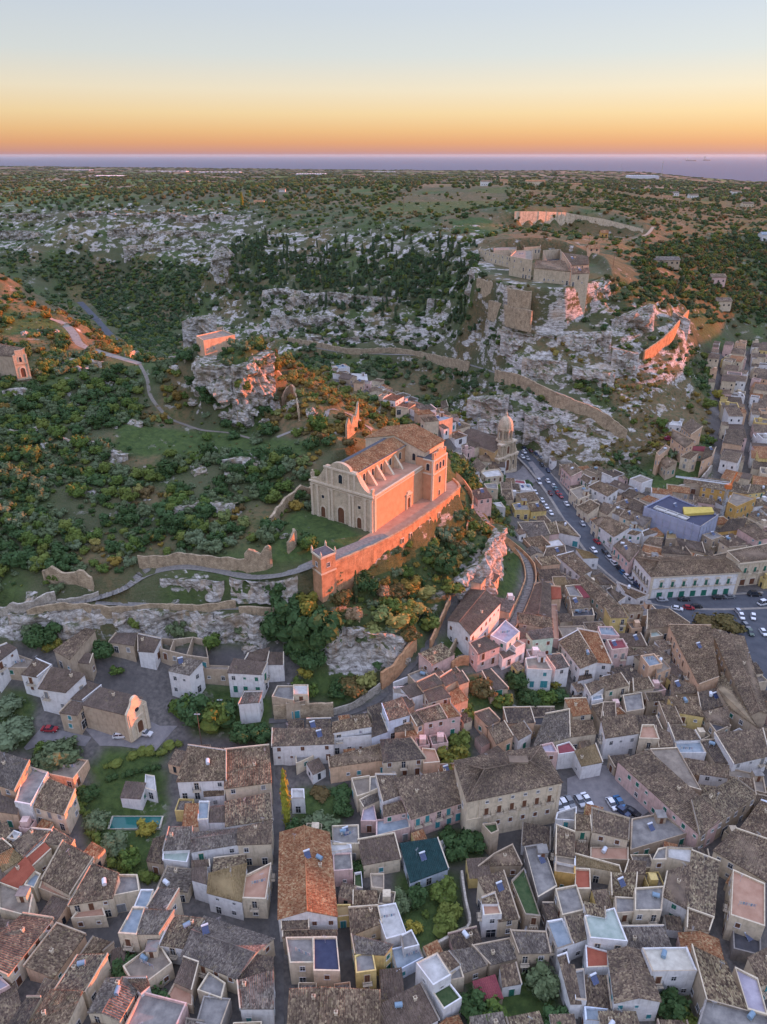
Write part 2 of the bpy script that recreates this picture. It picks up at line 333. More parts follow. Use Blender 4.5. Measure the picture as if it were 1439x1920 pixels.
def smooth_line(w, stepm=1.5):
    w = [Vector(p) for p in w]
    if len(w) == 2: pts = w
    out = []
    for i in range(len(w) - 1):
        p0 = w[max(0, i - 1)]; p1 = w[i]; p2 = w[i + 1]; p3 = w[min(len(w) - 1, i + 2)]
        n = max(2, int((p2 - p1).length / stepm))
        for k in range(n):
            t = k / n
            out.append(0.5 * ((2 * p1) + (p2 - p0) * t + (2 * p0 - 5 * p1 + 4 * p2 - p3) * t * t + (3 * p1 - p0 - 3 * p2 + p3) * t ** 3))
    out.append(w[-1]); return out
def smooth_z(pts, n=4):
    z = [p.z for p in pts]
    for _ in range(n): z = [z[0]] + [(z[i - 1] + z[i] * 2 + z[i + 1]) / 4 for i in range(1, len(z) - 1)] + [z[-1]]
    for p, q in zip(pts, z): p.z = q
    return pts
def carve(pts, half, fall=1.5, off=-0.06):
    P_ = np.array([tuple(p) for p in pts])
    jx = np.nonzero((gx > P_[:, 0].min() - half - fall - 2) & (gx < P_[:, 0].max() + half + fall + 2))[0]
    jy = np.nonzero((gy > P_[:, 1].min() - half - fall - 2) & (gy < P_[:, 1].max() + half + fall + 2))[0]
    sx, sy = slice(jx[0], jx[-1] + 1), slice(jy[0], jy[-1] + 1)
    X, Y_ = GX[sy, sx], GY[sy, sx]
    best = np.full(X.shape, 1e9); zz = np.zeros(X.shape)
    for p in P_:
        d = np.hypot(X - p[0], Y_ - p[1]); m = d < best
        best = np.where(m, d, best); zz = np.where(m, p[2], zz)
    w = np.clip((half + fall - best) / fall, 0, 1); w = w * w * (3 - 2 * w)
    Z[sy, sx] = Z[sy, sx] * (1 - w) + (zz + off) * w
    for arr in (rockA, dens_veg): arr[sy, sx] *= (1 - np.clip((half + .6 - best) / .6, 0, 1))
def flatten(poly, z, fall=2.0):     # world polygon levelled to one height
    pa = np.array([p[:2] for p in poly])
    jx = np.nonzero((gx > pa[:, 0].min() - fall - 2) & (gx < pa[:, 0].max() + fall + 2))[0]
    jy = np.nonzero((gy > pa[:, 1].min() - fall - 2) & (gy < pa[:, 1].max() + fall + 2))[0]
    sx, sy = slice(jx[0], jx[-1] + 1), slice(jy[0], jy[-1] + 1)
    X, Y_ = GX[sy, sx], GY[sy, sx]
    best = np.full(X.shape, 1e9); n = len(pa)
    for i in range(n):
        a, b = pa[i], pa[(i + 1) % n]; ab = b - a
        t = np.clip(((X - a[0]) * ab[0] + (Y_ - a[1]) * ab[1]) / (ab @ ab + 1e-9), 0, 1)
        best = np.minimum(best, np.hypot(X - a[0] - ab[0] * t, Y_ - a[1] - ab[1] * t))
    best = np.where(inpoly(X, Y_, [tuple(p) for p in pa]), 0, best)
    w = np.clip((fall - best) / fall, 0, 1)
    Z[sy, sx] = Z[sy, sx] * (1 - w) + z * w
    dens_veg[sy, sx] *= (best > 0)
# material weights and vegetation density
nr = fbm(GX / 16, GY / 10 + Z0 / 4, 23, 5)
nr2 = fbm(GX / 5, GY / 4 + Z0 / 2, 29, 3)
rockA = np.where(rocky, np.clip((nr * .65 + nr2 * .35 - 0.50) * 9, 0, 1), np.where(wild & (GY < 330 * S), np.clip((nr * .5 + nr2 * .5 - 0.62) * 12, 0, 1), 0))
FOREST = [[(430, 440), (560, 450), (900, 450), (900, 560), (930, 600), (900, 660), (960, 700), (860, 740), (640, 690), (560, 680), (500, 600), (430, 560)], [(0, 480), (130, 470), (200, 490), (400, 500), (440, 540), (350, 600), (330, 660), (230, 640), (160, 570), (0, 500)],
          [(1160, 470), (1500, 430), (1500, 620), (1330, 600), (1290, 570), (1180, 580), (1120, 530)]]
forest = mask(FOREST, 20) & (GY > 240 * S)
rockA = np.where(forest, rockA * np.clip((nr * .5 + nr2 * .5 - 0.5) * 12, 0.0, 1), rockA)
ROCKIER = [[(130, 400), (470, 400), (460, 440), (440, 490), (300, 480), (150, 450)], [(0, 430), (60, 440), (60, 480), (0, 480)], [(500, 540), (640, 560), (640, 660), (520, 660)], [(440, 560), (340, 600), (350, 640), (440, 640)], [(640, 580), (840, 570), (850, 640), (660, 660)],
            [(860, 780), (900, 750), (960, 740), (1060, 760), (1170, 820), (1100, 870), (1000, 850), (880, 820)], [(940, 620), (1160, 590), (1240, 600), (1290, 580), (1290, 700), (1180, 700), (960, 720)], [(500, 440), (620, 440), (900, 440), (900, 490), (620, 470), (500, 480)], [(1180, 560), (1290, 580), (1300, 660), (1220, 650)]]
rk2 = mask(ROCKIER, 16) & (GY > 240 * S)
rockA = np.where(rk2, np.clip((nr * .55 + nr2 * .45 - 0.40) * 5, 0, 1), rockA)
rockA = np.where(rocky, rockA * .55 + .25, rockA) * np.where(forest & ~rk2, .55, 1)
rockA = np.where(rk2, np.maximum(rockA, .62), rockA) * np.where(wild & ~rocky, .35, 1)
dens_veg = np.where(forest, 1.0, np.where(rocky, 0.9, np.where(wild & (GY < 330 * S), 1.0, 0.6))) * np.clip(1.1 - rockA, 0, 1)
dens_veg *= np.where(GY < 800 * S, np.clip((fbm(GX / 14, GY / 14, 77, 3) - 0.30) * 5, 0.05, 1), np.clip((fbm(GX / 60, GY / 60, 78, 3) - 0.36) * 6, 0.02, 1))
band = mask([[(-60, 1135), (200, 1120), (540, 1140), (545, 1205), (300, 1212), (-60, 1195)]], 8)
rockA = np.where(band & wild, .8, rockA); dens_veg = np.where(band, dens_veg * .7, dens_veg)
spur_ = mask([[(600, 1175), (720, 1180), (770, 1195), (720, 1260), (610, 1262)], [(860, 1060), (940, 990), (945, 1090), (880, 1130)]], 5); rockA = np.where(spur_, .9, rockA)
dens_veg = np.where(town & ~gard, 0, dens_veg)
dens_veg = np.where(gard, 0.0, dens_veg)
dens_veg = np.where(lush, dens_veg * 0.12, dens_veg)
dens_veg = np.where(rk2, dens_veg * .42, dens_veg)
spurv = mask([[(625, 1085), (700, 1060), (800, 1010), (866, 950), (900, 925), (950, 950), (955, 1040), (930, 1110), (860, 1140), (800, 1215), (730, 1200), (600, 1180)], [(560, 690), (620, 722), (700, 768), (745, 800), (690, 835), (640, 830), (600, 800), (540, 760)]], 4)
dens_veg = np.where(spurv, 1.3, dens_veg)
lushA = np.where(lush | gard, 1.0, np.clip((fbm(GX / 20, GY / 20, 55, 3) - .5) * 5, 0, .8)) * 1.0
fieldn = fbm(GX / 90, GY / 120, 57, 2)
lushA = np.where(GY > 700 * S, np.clip((fieldn - .5) * 6, 0, 1), lushA)
dryA = np.where(dry, 0.8, np.clip((fbm(GX / 30 + 9, GY / 30, 56, 3) - .55) * 5, 0, .6))
pavedA = np.where(town & ~gard, 1.0, 0.0)

CZ0 = at_y(1000, 524, 335)[2] / S
# ---- platforms and paths are cut into the ground before the sheet is built
flatten([at_z(*p)[:2] for p in ((890, 512, CZ0), (950, 534, CZ0), (1010, 540, CZ0), (1062, 540, CZ0), (1115, 530, CZ0), (1146, 520, CZ0), (1120, 495, CZ0), (1040, 482, CZ0), (940, 485, CZ0), (890, 495, CZ0))], CZ0 * S, 3)
church_pad = [at_z(*p) for p in ((575, 960, MZ), (600, 1010, MZ), (660, 1035, 31.5), (720, 1010, MZ), (800, 965, MZ), (858, 925, MZ), (820, 870, MZ), (760, 850, MZ), (640, 900, MZ))]
flatten([(p[0], p[1]) for p in church_pad], MZ * S, 1.6)
PATHS = {}
def path(key, pts, width, z=None, n=5):
    w = [hit(u, v) for u, v in pts] if z is None else [at_z(u, v, zz) for (u, v), zz in zip(pts, z)]
    w = smooth_z(smooth_line(w, 1.4), n); PATHS[key] = (w, width); carve(w, width / 2 + .3)
path('hill_path_upper', [(95, 597), (120, 607), (138, 625), (150, 645), (180, 658), (215, 668), (262, 682)], 4.0)
path('hill_path', [(262, 682), (276, 710), (284, 745), (315, 782), (345, 796), (380, 806), (430, 812), (470, 822)], 1.6, n=8)
path('ridge_path', [(520, 820), (555, 806), (590, 795), (612, 780), (617, 765), (650, 773), (680, 792), (700, 808)], 1.8, n=8)
path('tower_path', [(250, 1092), (285, 1073), (340, 1063), (400, 1068), (470, 1082), (540, 1075), (590, 1058), (615, 1050)], 3.0, n=8)
path('stepped_path', [(0, 1152), (60, 1143), (130, 1132), (190, 1120), (240, 1100), (262, 1078), (280, 1066)], 2.6, n=8)
path('wall_path', [(180, 1130), (240, 1133), (330, 1136), (380, 1143), (450, 1139), (530, 1150)], 2.0, n=8)
path('valley_road', [(150, 566), (175, 592), (198, 618), (216, 640)], 6.5, n=10)
path('flank_path', [(505, 1352), (560, 1348), (640, 1340), (700, 1318), (745, 1280), (790, 1225), (820, 1180), (838, 1140), (850, 1125)], 2.0, n=8)
path('stair_lane', [(860, 1235), (905, 1215), (950, 1185), (972, 1150), (985, 1120), (995, 1085), (985, 1050), (955, 1020), (920, 985), (885, 945)], 2.2, n=8)
path('gorge_track', [(940, 702), (1000, 722), (1060, 742), (1120, 775), (1165, 808), (1185, 830)], 2.5, n=8)
path('cliff_road', [(560, 645), (640, 660), (720, 664), (800, 668), (880, 684), (940, 702)], 3.0, n=8)
path('plateau_track', [(1225, 425), (1212, 440), (1180, 446), (1120, 440)], 3.0)
path('main_street', [(975, 845), (1010, 880), (1045, 925), (1085, 985), (1130, 1045), (1175, 1085), (1225, 1120), (1300, 1128), (1380, 1128), (1445, 1125)], 9.0, n=10)
path('north_alley', [(522, 1400), (524, 1480), (522, 1600), (520, 1700), (519, 1800), (519, 1925)], 3.0, n=10)
pool_w = [hit(205, 1552), hit(298, 1554), hit(304, 1530), hit(212, 1526)]
pool_z = min(p[2] for p in pool_w) + .1
flatten(pool_w, pool_z - .5, .6)

# ------------------------------------------------------------------ materials
def nt(name):
    m = bpy.data.materials.new(name); m.use_nodes = True
    n = m.node_tree.nodes; n.clear(); return m, n, m.node_tree.links
class NB:                             # small node-building helper
    def __init__(s, name):
        s.m = bpy.data.materials.new(name); s.m.use_nodes = True; s.n = s.m.node_tree.nodes; s.l = s.m.node_tree.links; s.n.clear()
        s.out = s.n.new('ShaderNodeOutputMaterial'); s.b = s.n.new('ShaderNodeBsdfPrincipled'); s.l.new(s.b.outputs[0], s.out.inputs[0])
        s.b.inputs['Roughness'].default_value = .85; s.b.inputs['Specular IOR Level'].default_value = .25
    def put(s, sock, v):
        if isinstance(v, bpy.types.NodeSocket): s.l.new(v, sock)
        elif isinstance(v, (tuple, list)): sock.default_value = tuple(v) + ((1,) if len(v) == 3 and len(sock.default_value) == 4 else ())
        else: sock.default_value = v
    def coord(s, kind='Object'): return s.n.new('ShaderNodeTexCoord').outputs[kind]
    def pos(s): return s.n.new('ShaderNodeNewGeometry').outputs['Position']
    def mapping(s, v, scale=(1, 1, 1), loc=(0, 0, 0), rot=(0, 0, 0)):
        x = s.n.new('ShaderNodeMapping'); s.put(x.inputs[0], v); x.inputs['Scale'].default_value = scale; x.inputs['Location'].default_value = loc; x.inputs['Rotation'].default_value = rot
        return x.outputs[0]
    def noise(s, v, scale, detail=3, rough=.55, out=0):
        x = s.n.new('ShaderNodeTexNoise'); s.put(x.inputs['Vector'], v); x.inputs['Scale'].default_value = scale; x.inputs['Detail'].default_value = detail; x.inputs['Roughness'].default_value = rough
        return x.outputs[out]
    def voro(s, v, scale, out='Distance', feature='F1', rnd=1):
        x = s.n.new('ShaderNodeTexVoronoi'); s.put(x.inputs['Vector'], v); x.inputs['Scale'].default_value = scale; x.feature = feature; x.inputs['Randomness'].default_value = rnd
        return x.outputs[out]
    def wave(s, v, scale, dist=2, dirn='Z'):
        x = s.n.new('ShaderNodeTexWave'); s.put(x.inputs['Vector'], v); x.bands_direction = dirn; x.inputs['Scale'].default_value = scale; x.inputs['Distortion'].default_value = dist; x.inputs['Detail'].default_value = 3
        return x.outputs[1]
    def mr(s, v, a, b, c=0, d=1):
        x = s.n.new('ShaderNodeMapRange'); s.put(x.inputs[0], v); x.inputs[1].default_value = a; x.inputs[2].default_value = b; x.inputs[3].default_value = c; x.inputs[4].default_value = d
        return x.outputs[0]
    def math(s, op, a, b=0, c=None):
        x = s.n.new('ShaderNodeMath'); x.operation = op; s.put(x.inputs[0], a); s.put(x.inputs[1], b)
        if c is not None: s.put(x.inputs[2], c)
        return x.outputs[0]
    def mix(s, f, a, b, mode='MIX'):
        x = s.n.new('ShaderNodeMix'); x.data_type = 'RGBA'; x.blend_type = mode; s.put(x.inputs[0], f); s.put(x.inputs[6], a); s.put(x.inputs[7], b)
        return x.outputs[2]
    def attr(s, name, out='Color'):
        x = s.n.new('ShaderNodeAttribute'); x.attribute_name = name; return x.outputs[out]
    def sep(s, v):
        x = s.n.new('ShaderNodeSeparateXYZ'); s.put(x.inputs[0], v); return x.outputs
    def sepc(s, v):
        x = s.n.new('ShaderNodeSeparateColor'); s.put(x.inputs[0], v); return x.outputs
    def rand(s): return s.n.new('ShaderNodeObjectInfo').outputs['Random']
    def ramp(s, f, stops):
        x = s.n.new('ShaderNodeValToRGB'); s.put(x.inputs[0], f); e = x.color_ramp.elements
        e[0].position, e[0].color = stops[0][0], tuple(stops[0][1]) + (1,); e[1].position, e[1].color = stops[-1][0], tuple(stops[-1][1]) + (1,)
        for p, c in stops[1:-1]: k = e.new(p); k.color = tuple(c) + (1,)
        return x.outputs[0]
    def bump(s, h, strength=.5, dist=.1):
        x = s.n.new('ShaderNodeBump'); s.put(x.inputs['Height'], h); x.inputs['Strength'].default_value = strength; x.inputs['Distance'].default_value = dist
        s.l.new(x.outputs[0], s.b.inputs['Normal'])
    def color(s, c, rough=None):
        s.put(s.b.inputs['Base Color'], c)
        if rough is not None: s.put(s.b.inputs['Roughness'], rough)
        return s.m
M = {}
ROCK_STOPS = [(0, (.12, .10, .085)), (.3, (.34, .31, .27)), (.6, (.52, .49, .44)), (1, (.66, .62, .57))]
def rock_color(b, pos, fine=1.0):
    n = b.noise(b.mapping(pos, (1, 1, 2.6)), .35 * fine, 6, .65)
    c = b.ramp(b.mr(n, .33, .68), ROCK_STOPS)
    crack = b.mr(b.voro(b.mapping(pos, (1, 1, 1.8)), .45 * fine, 'Distance', 'DISTANCE_TO_EDGE'), 0, .07)
    c = b.mix(b.math('MULTIPLY', b.math('SUBTRACT', 1, crack), .55), c, (.12, .11, .09))
    strata = b.mr(b.noise(b.mapping(pos, (.05, .05, 1.1)), 1.0, 4, .6), .50, .62)
    c = b.mix(b.math('MULTIPLY', strata, .55), c, (.17, .155, .13))
    ochre = b.mr(b.noise(pos, .08, 3), .55, .72)
    return b.mix(b.math('MULTIPLY', ochre, .55), c, (.42, .29, .17)), n
def mk_ground():
    b = NB('ground'); pos = b.pos(); z = b.sepc(b.attr('zone')); al = b.attr('zone2')
    z2 = b.sepc(al)
    n1 = b.noise(pos, .5, 6, .65); n2 = b.noise(pos, .06, 4); n3 = b.noise(pos, 2.5, 3)
    grass = b.mix(b.mr(n1, .35, .65), (.038, .064, .018), (.080, .118, .032))
    wildc = b.mix(b.mr(n2, .35, .65), (.050, .066, .026), (.085, .098, .042))
    wildc = b.mix(b.mr(n3, .4, .7, 0, .5), wildc, (.15, .12, .075))
    c = b.mix(z[1], wildc, grass)
    c = b.mix(b.math('MULTIPLY', z2[0], b.mr(n1, .35, .6)), c, (.21, .13, .065))
    far = b.mix(b.mr(b.noise(pos, .012, 5), .4, .62), (.045, .065, .028), (.12, .10, .065))
    vc = b.sepc(b.voro(b.mapping(pos, (1, .6, 0)), .006, 'Color'))
    far = b.mix(b.mr(vc[0], .62, .66), far, (.075, .13, .03)); far = b.mix(b.mr(vc[1], .8, .84), far, (.22, .17, .11))
    far = b.mix(b.mr(b.voro(b.mapping(pos, (1, .6, 0)), .006, 'Distance', 'DISTANCE_TO_EDGE'), 0, .05, .5, 0), far, (.03, .04, .02))
    c = b.mix(z2[1], c, far)
    rc, rn = rock_color(b, pos)
    nz = b.sep(b.n.new('ShaderNodeNewGeometry').outputs['True Normal'])[2]
    steep = b.mr(nz, .66, .45)
    wildness = b.math('SUBTRACT', 1, z[2])
    pn = b.noise(b.mapping(pos, (1, 1, 1.9)), .105, 7, .62)
    rf = b.math('ADD', b.math('ADD', b.mr(pn, .36, .64), b.math('MULTIPLY', z[0], .62)), b.math('MULTIPLY', steep, b.math('ADD', .15, b.math('MULTIPLY', z[0], .3))))
    rf = b.math('MULTIPLY', b.mr(rf, .93, 1.12), wildness)
    c = b.mix(rf, c, rc)
    pv = b.mix(b.mr(n2, .35, .65), (.10, .09, .082), (.19, .17, .15))
    pv = b.mix(b.mr(b.noise(pos, .9, 5), .35, .7), pv, (.08, .075, .07))
    c = b.mix(z[2], c, pv)
    b.bump(b.math('ADD', b.math('MULTIPLY', rn, b.math('MULTIPLY', wildness, 1.5)), b.math('MULTIPLY', n1, .35)), .8, .6)
    return b.color(c, .95)
M['ground'] = mk_ground()
def mk_simple(name, c1, c2, scale=.8, rough=.85, bump=.2, spec=.25, metal=0):
    b = NB(name); p = b.pos(); n = b.noise(p, scale, 5, .6)
    b.bump(b.noise(p, scale * 4, 3), bump, .05); b.b.inputs['Specular IOR Level'].default_value = spec; b.b.inputs['Metallic'].default_value = metal
    M[name] = b.color(b.mix(b.mr(n, .33, .67), c1, c2), rough); return M[name]
mk_simple('asphalt', (.060, .066, .078), (.095, .10, .112), .3)
mk_simple('alley', (.085, .08, .078), (.15, .14, .13), .6)
mk_simple('path', (.20, .18, .16), (.30, .27, .23), .5)
mk_simple('dirtpath', (.30, .22, .15), (.42, .33, .24), .4)
mk_simple('paint', (.75, .75, .72), (.8, .8, .78))
mk_simple('stonepath', (.15, .14, .13), (.26, .24, .21), 1.2)
mk_simple('trail', (.16, .14, .115), (.24, .21, .17), .8)
mk_simple('plaza', (.16, .15, .15), (.24, .22, .21), .5)

# ------------------------------------------------------------------ ground sheet
def set_kind(o, k, label=None, cat=None, group=None):
    o['kind'] = k
    if label: o['label'] = label
    if cat: o['category'] = cat
    if group: o['group'] = group
    return o
ny_, nx_ = GX.shape
co = np.stack([GX, GY, Z], -1).reshape(-1, 3)
me = bpy.data.meshes.new('ground')
idx = np.arange(ny_ * nx_).reshape(ny_, nx_)
tris1 = np.stack([idx[:-1, :-1], idx[:-1, 1:], idx[1:, :-1]], -1).reshape(-1, 3)
tris2 = np.stack([idx[:-1, 1:], idx[1:, 1:], idx[1:, :-1]], -1).reshape(-1, 3)
tris = np.concatenate([tris1, tris2])
me.vertices.add(len(co)); me.vertices.foreach_set('co', co.ravel())
me.loops.add(tris.size); me.loops.foreach_set('vertex_index', tris.ravel())
me.polygons.add(len(tris)); me.polygons.foreach_set('loop_start', np.arange(0, tris.size, 3)); me.polygons.foreach_set('loop_total', np.full(len(tris), 3))
me.update(); me.validate()
def blur(a):
    a = a.astype(float); b = a.copy(); b[1:-1, 1:-1] = (a[:-2, 1:-1] + a[2:, 1:-1] + a[1:-1, :-2] + a[1:-1, 2:] + 2 * a[1:-1, 1:-1]) / 6; return b
dryA = np.where(lush, 0, dryA); lushA = np.where(spurv, .8, lushA); dryA = np.where(spurv & (V > 900), .1, dryA)
lushA = np.where(mask([[(-60, 1135), (560, 1140), (560, 1250), (-60, 1240)]], 8), lushA * .35, lushA)
za = np.stack([rockA, blur(lushA), blur(pavedA), np.ones_like(Z)], -1).reshape(-1, 4)
zb = np.stack([blur(dryA), np.clip((GY - 900 * S) / 700, 0, 1), np.zeros_like(Z), np.ones_like(Z)], -1).reshape(-1, 4)
for nm, arr in (('zone', za), ('zone2', zb)):
    at = me.color_attributes.new(nm, 'FLOAT_COLOR', 'POINT'); at.data.foreach_set('color', arr.ravel().astype(np.float32))
me.materials.append(M['ground'])
ground = bpy.data.objects.new('ground', me); col.objects.link(ground); set_kind(ground, 'structure')
me.shade_smooth()

class MB:
    def __init__(s): s.v = []; s.f = []; s.mi = []; s.uv = []; s.has_uv = False
    def quad(s, a, b, c, d, mi=0, uv=None):
        i = len(s.v); s.v += [tuple(a), tuple(b), tuple(c), tuple(d)]; s.f.append((i, i + 1, i + 2, i + 3)); s.mi.append(mi)
        s.uv += list(uv) if uv else [(0, 0)] * 4
        if uv: s.has_uv = True
    def face(s, pts, mi=0, uv=None):
        i = len(s.v); s.v += [tuple(p) for p in pts]; s.f.append(tuple(range(i, i + len(pts)))); s.mi.append(mi); s.uv += list(uv) if uv else [(0, 0)] * len(pts)
        if uv: s.has_uv = True
    def box(s, x0, x1, y0, y1, z0, z1, mi=0):
        p = [(x0, y0, z0), (x1, y0, z0), (x1, y1, z0), (x0, y1, z0), (x0, y0, z1), (x1, y0, z1), (x1, y1, z1), (x0, y1, z1)]
        for f in ((0, 3, 2, 1), (4, 5, 6, 7), (0, 1, 5, 4), (1, 2, 6, 5), (2, 3, 7, 6), (3, 0, 4, 7)): s.quad(*[p[k] for k in f], mi)
    def prism(s, poly, z0, z1, mi=0, cap=True):      # poly CCW list of (x,y); z1 may be list
        n = len(poly); zt = z1 if isinstance(z1, (list, tuple)) else [z1] * n; zb_ = z0 if isinstance(z0, (list, tuple)) else [z0] * n
        for i in range(n):
            j = (i + 1) % n
            s.quad((*poly[i], zb_[i]), (*poly[j], zb_[j]), (*poly[j], zt[j]), (*poly[i], zt[i]), mi)
        if cap:
            s.face([(*poly[i], zt[i]) for i in range(n)], mi); s.face([(*poly[i], zb_[i]) for i in range(n - 1, -1, -1)], mi)
    def cyl(s, c, r, z0, z1, n=10, mi=0, r2=None):
        r2 = r if r2 is None else r2
        a = [(c[0] + r * math.cos(2 * PI * k / n), c[1] + r * math.sin(2 * PI * k / n), z0) for k in range(n)]
        b = [(c[0] + r2 * math.cos(2 * PI * k / n), c[1] + r2 * math.sin(2 * PI * k / n), z1) for k in range(n)]
        for k in range(n): s.quad(a[k], a[(k + 1) % n], b[(k + 1) % n], b[k], mi)
        s.face(b, mi); s.face(a[::-1], mi)
    def tube(s, p, q, r, n=6, mi=0, r2=None):
        p, q = Vector(p), Vector(q); d = (q - p).normalized(); u = d.orthogonal().normalized(); w = d.cross(u); r2 = r if r2 is None else r2
        a = [p + (u * math.cos(2 * PI * k / n) + w * math.sin(2 * PI * k / n)) * r for k in range(n)]
        b = [q + (u * math.cos(2 * PI * k / n) + w * math.sin(2 * PI * k / n)) * r2 for k in range(n)]
        for k in range(n): s.quad(a[k], a[(k + 1) % n], b[(k + 1) % n], b[k], mi)
        s.face(b, mi); s.face(a[::-1], mi)
    def mesh(s, name, mats, smooth=False):
        me = bpy.data.meshes.new(name); me.from_pydata(s.v, [], s.f)
        for m in (mats if isinstance(mats, (list, tuple)) else [mats]): me.materials.append(m)
        if len(me.materials) > 1: me.polygons.foreach_set('material_index', s.mi)
        if s.has_uv:
            uvl = me.uv_layers.new(name='UVMap'); uvl.data.foreach_set('uv', np.array(s.uv, np.float32).ravel())
        if smooth: me.shade_smooth()
        me.update(); return me
    def build(s, name, mats, parent=None, smooth=False):
        o = bpy.data.objects.new(name, s.mesh(name, mats, smooth)); col.objects.link(o); o.parent = parent; return o
def link(name, me, parent=None, loc=None, rotz=None, scale=None):
    o = bpy.data.objects.new(name, me); col.objects.link(o); o.parent = parent
    if loc is not None: o.location = loc
    if rotz is not None: o.rotation_euler = (0, 0, rotz)
    if scale is not None: o.scale = scale
    return o
def empty(name, loc, rz=0):
    o = bpy.data.objects.new(name, None); col.objects.link(o); o.location = loc; o.rotation_euler = (0, 0, rz); return o
def tag(o, label=None, cat=None, group=None, kind=None):
    if label: o['label'] = label
    if cat: o['category'] = cat
    if group: o['group'] = group
    if kind: o['kind'] = kind
    return o
def ribbon(name, key, mat, lift=.06, ext=None, off=0.0, width=None, tiled=None):
    w, wd = PATHS[key]; wd = width or wd; mb = MB(); prev = None; L = 0
    for i, p in enumerate(w):
        t = (w[min(i + 1, len(w) - 1)] - w[max(0, i - 1)]); t.z = 0; t.normalize(); nrm = Vector((-t.y, t.x, 0))
        c = p + nrm * off
        cur = (c + nrm * wd / 2 + Vector((0, 0, lift)), c - nrm * wd / 2 + Vector((0, 0, lift)))
        if prev: mb.quad(prev[1], cur[1], cur[0], prev[0])
        prev = cur
    return set_kind(mb.build(name, M[mat]), 'structure')
ribbon('footpath', 'hill_path_upper', 'path'); ribbon('footpath', 'hill_path', 'trail'); ribbon('footpath', 'ridge_path', 'path'); ribbon('footpath', 'tower_path', 'stonepath')
ribbon('footpath', 'wall_path', 'stonepath', .07)
ribbon('road', 'valley_road', 'asphalt'); ribbon('footpath', 'flank_path', 'alley'); ribbon('footpath', 'gorge_track', 'path'); ribbon('road', 'cliff_road', 'stonepath'); ribbon('footpath', 'plateau_track', 'dirtpath')
ribbon('street', 'main_street', 'asphalt', .05); ribbon('pavement', 'main_street', 'path', .17, off=5.1, width=1.3); ribbon('pavement', 'main_street', 'path', .17, off=-5.1, width=1.3); ribbon('alley', 'north_alley', 'alley', .05)
# sea
mb = MB(); mb.quad((-90000, 4000, -128), (90000, 4000, -128), (90000, 130000, -128), (-90000, 130000, -128))
b = NB('sea'); p = b.pos(); n = b.noise(b.mapping(p, (.003, .01, 1)), 1, 5)
b.bump(n, .25, 3); b.b.inputs['Specular IOR Level'].default_value = .05
sea = mb.build('sea', b.color((.10, .135, .175), .9)); set_kind(sea, 'structure')
# ------------------------------------------------------------------ building materials
def mk_wall(name, c, stain=.5):
    b = NB(name); p = b.pos(); r = b.rand()
    n = b.noise(p, .7, 5, .6); n2 = b.noise(b.mapping(p, (2.2, 2.2, .25)), .9, 4)
    dark = tuple(x * .62 for x in c); base = b.mix(b.mr(r, 0, 1, 0, .4), c, tuple(x * .84 for x in c))
    cc = b.mix(b.math('MULTIPLY', b.mr(n, .45, .72), stain), base, dark)
    cc = b.mix(b.math('MULTIPLY', b.mr(n2, .52, .75), stain * .8), cc, (c[0] * .5, c[1] * .47, c[2] * .42))
    b.bump(b.noise(p, 5, 4), .25, .05)
    M['wall_' + name] = b.color(cc, .9)
for k, c in dict(w=(.76, .74, .71), c=(.68, .57, .41), s=(.48, .38, .27), p=(.70, .49, .43), y=(.72, .55, .22), o=(.62, .38, .12), t=(.68, .46, .30), g=(.48, .68, .54), b=(.66, .72, .80), r=(.30, .27, .24), lp=(.64, .44, .22)).items():
    mk_wall(k, c, .6 if k in 'wb' else .8)
M_alias = 1
def mk_tiles(name, cols, dark=.45, k=.9):
    b = NB(name); uv = b.coord('UV'); p = b.pos()
    cell = b.n.new('ShaderNodeTexVoronoi'); b.put(cell.inputs['Vector'], b.mapping(uv, (3.4, 2.4, 1))); cell.inputs['Scale'].default_value = 1; cell.inputs['Randomness'].default_value = .55
    cr = b.sepc(cell.outputs['Color'])
    c = b.ramp(cr[0], [(i / (len(cols) - 1), cc) for i, cc in enumerate(cols)])
    big = b.noise(p, .28, 5, .6)
    c = b.mix(b.mr(big, .40, .66, 0, .6), c, tuple(x * dark for x in cols[0]))
    c = b.mix(b.mr(b.noise(p, 1.1, 4), .58, .72, 0, .45), c, (.30, .24, .11))
    c = b.mix(b.math('MULTIPLY', b.rand(), .0 if name == 'o' else .22), c, (.16, .14, .135))
    e = b.mr(cell.outputs['Distance'], .25, .6, 1, 0)
    b.bump(b.math('ADD', e, cr[1]), 1.0, .07)
    M['roof_' + name] = b.color(c, .9)
mk_tiles('n', [(.095, .062, .040), (.19, .128, .082), (.26, .185, .118), (.46, .35, .21)])
mk_tiles('d', [(.06, .042, .032), (.125, .088, .062), (.17, .125, .085), (.30, .23, .145)])
mk_tiles('g', [(.10, .078, .062), (.17, .14, .112), (.24, .20, .16), (.36, .31, .24)])
mk_tiles('o', [(.22, .085, .04), (.33, .15, .07), (.40, .22, .11), (.50, .35, .19)], .7)
mk_tiles('h', [(.20, .135, .055), (.27, .19, .08), (.30, .215, .10), (.36, .26, .13)], .6)
mk_tiles('k', [(.07, .048, .034), (.19, .13, .085), (.33, .25, .15), (.52, .43, .26)], .6)
mk_tiles('f', [(.12, .085, .06), (.155, .11, .08), (.18, .13, .095), (.22, .16, .12)], .6)
mk_simple('floor_g', (.15, .14, .13), (.29, .27, .24), .5); mk_simple('floor_t', (.36, .20, .13), (.46, .28, .19), .5)
mk_simple('floor_b', (.19, .23, .26), (.32, .36, .38), .5); mk_simple('floor_v', (.27, .33, .28), (.42, .47, .41), .5)
mk_simple('floor_r', (.30, .085, .05), (.38, .12, .07), .5); mk_simple('floor_m', (.20, .05, .06), (.27, .075, .08), .5)
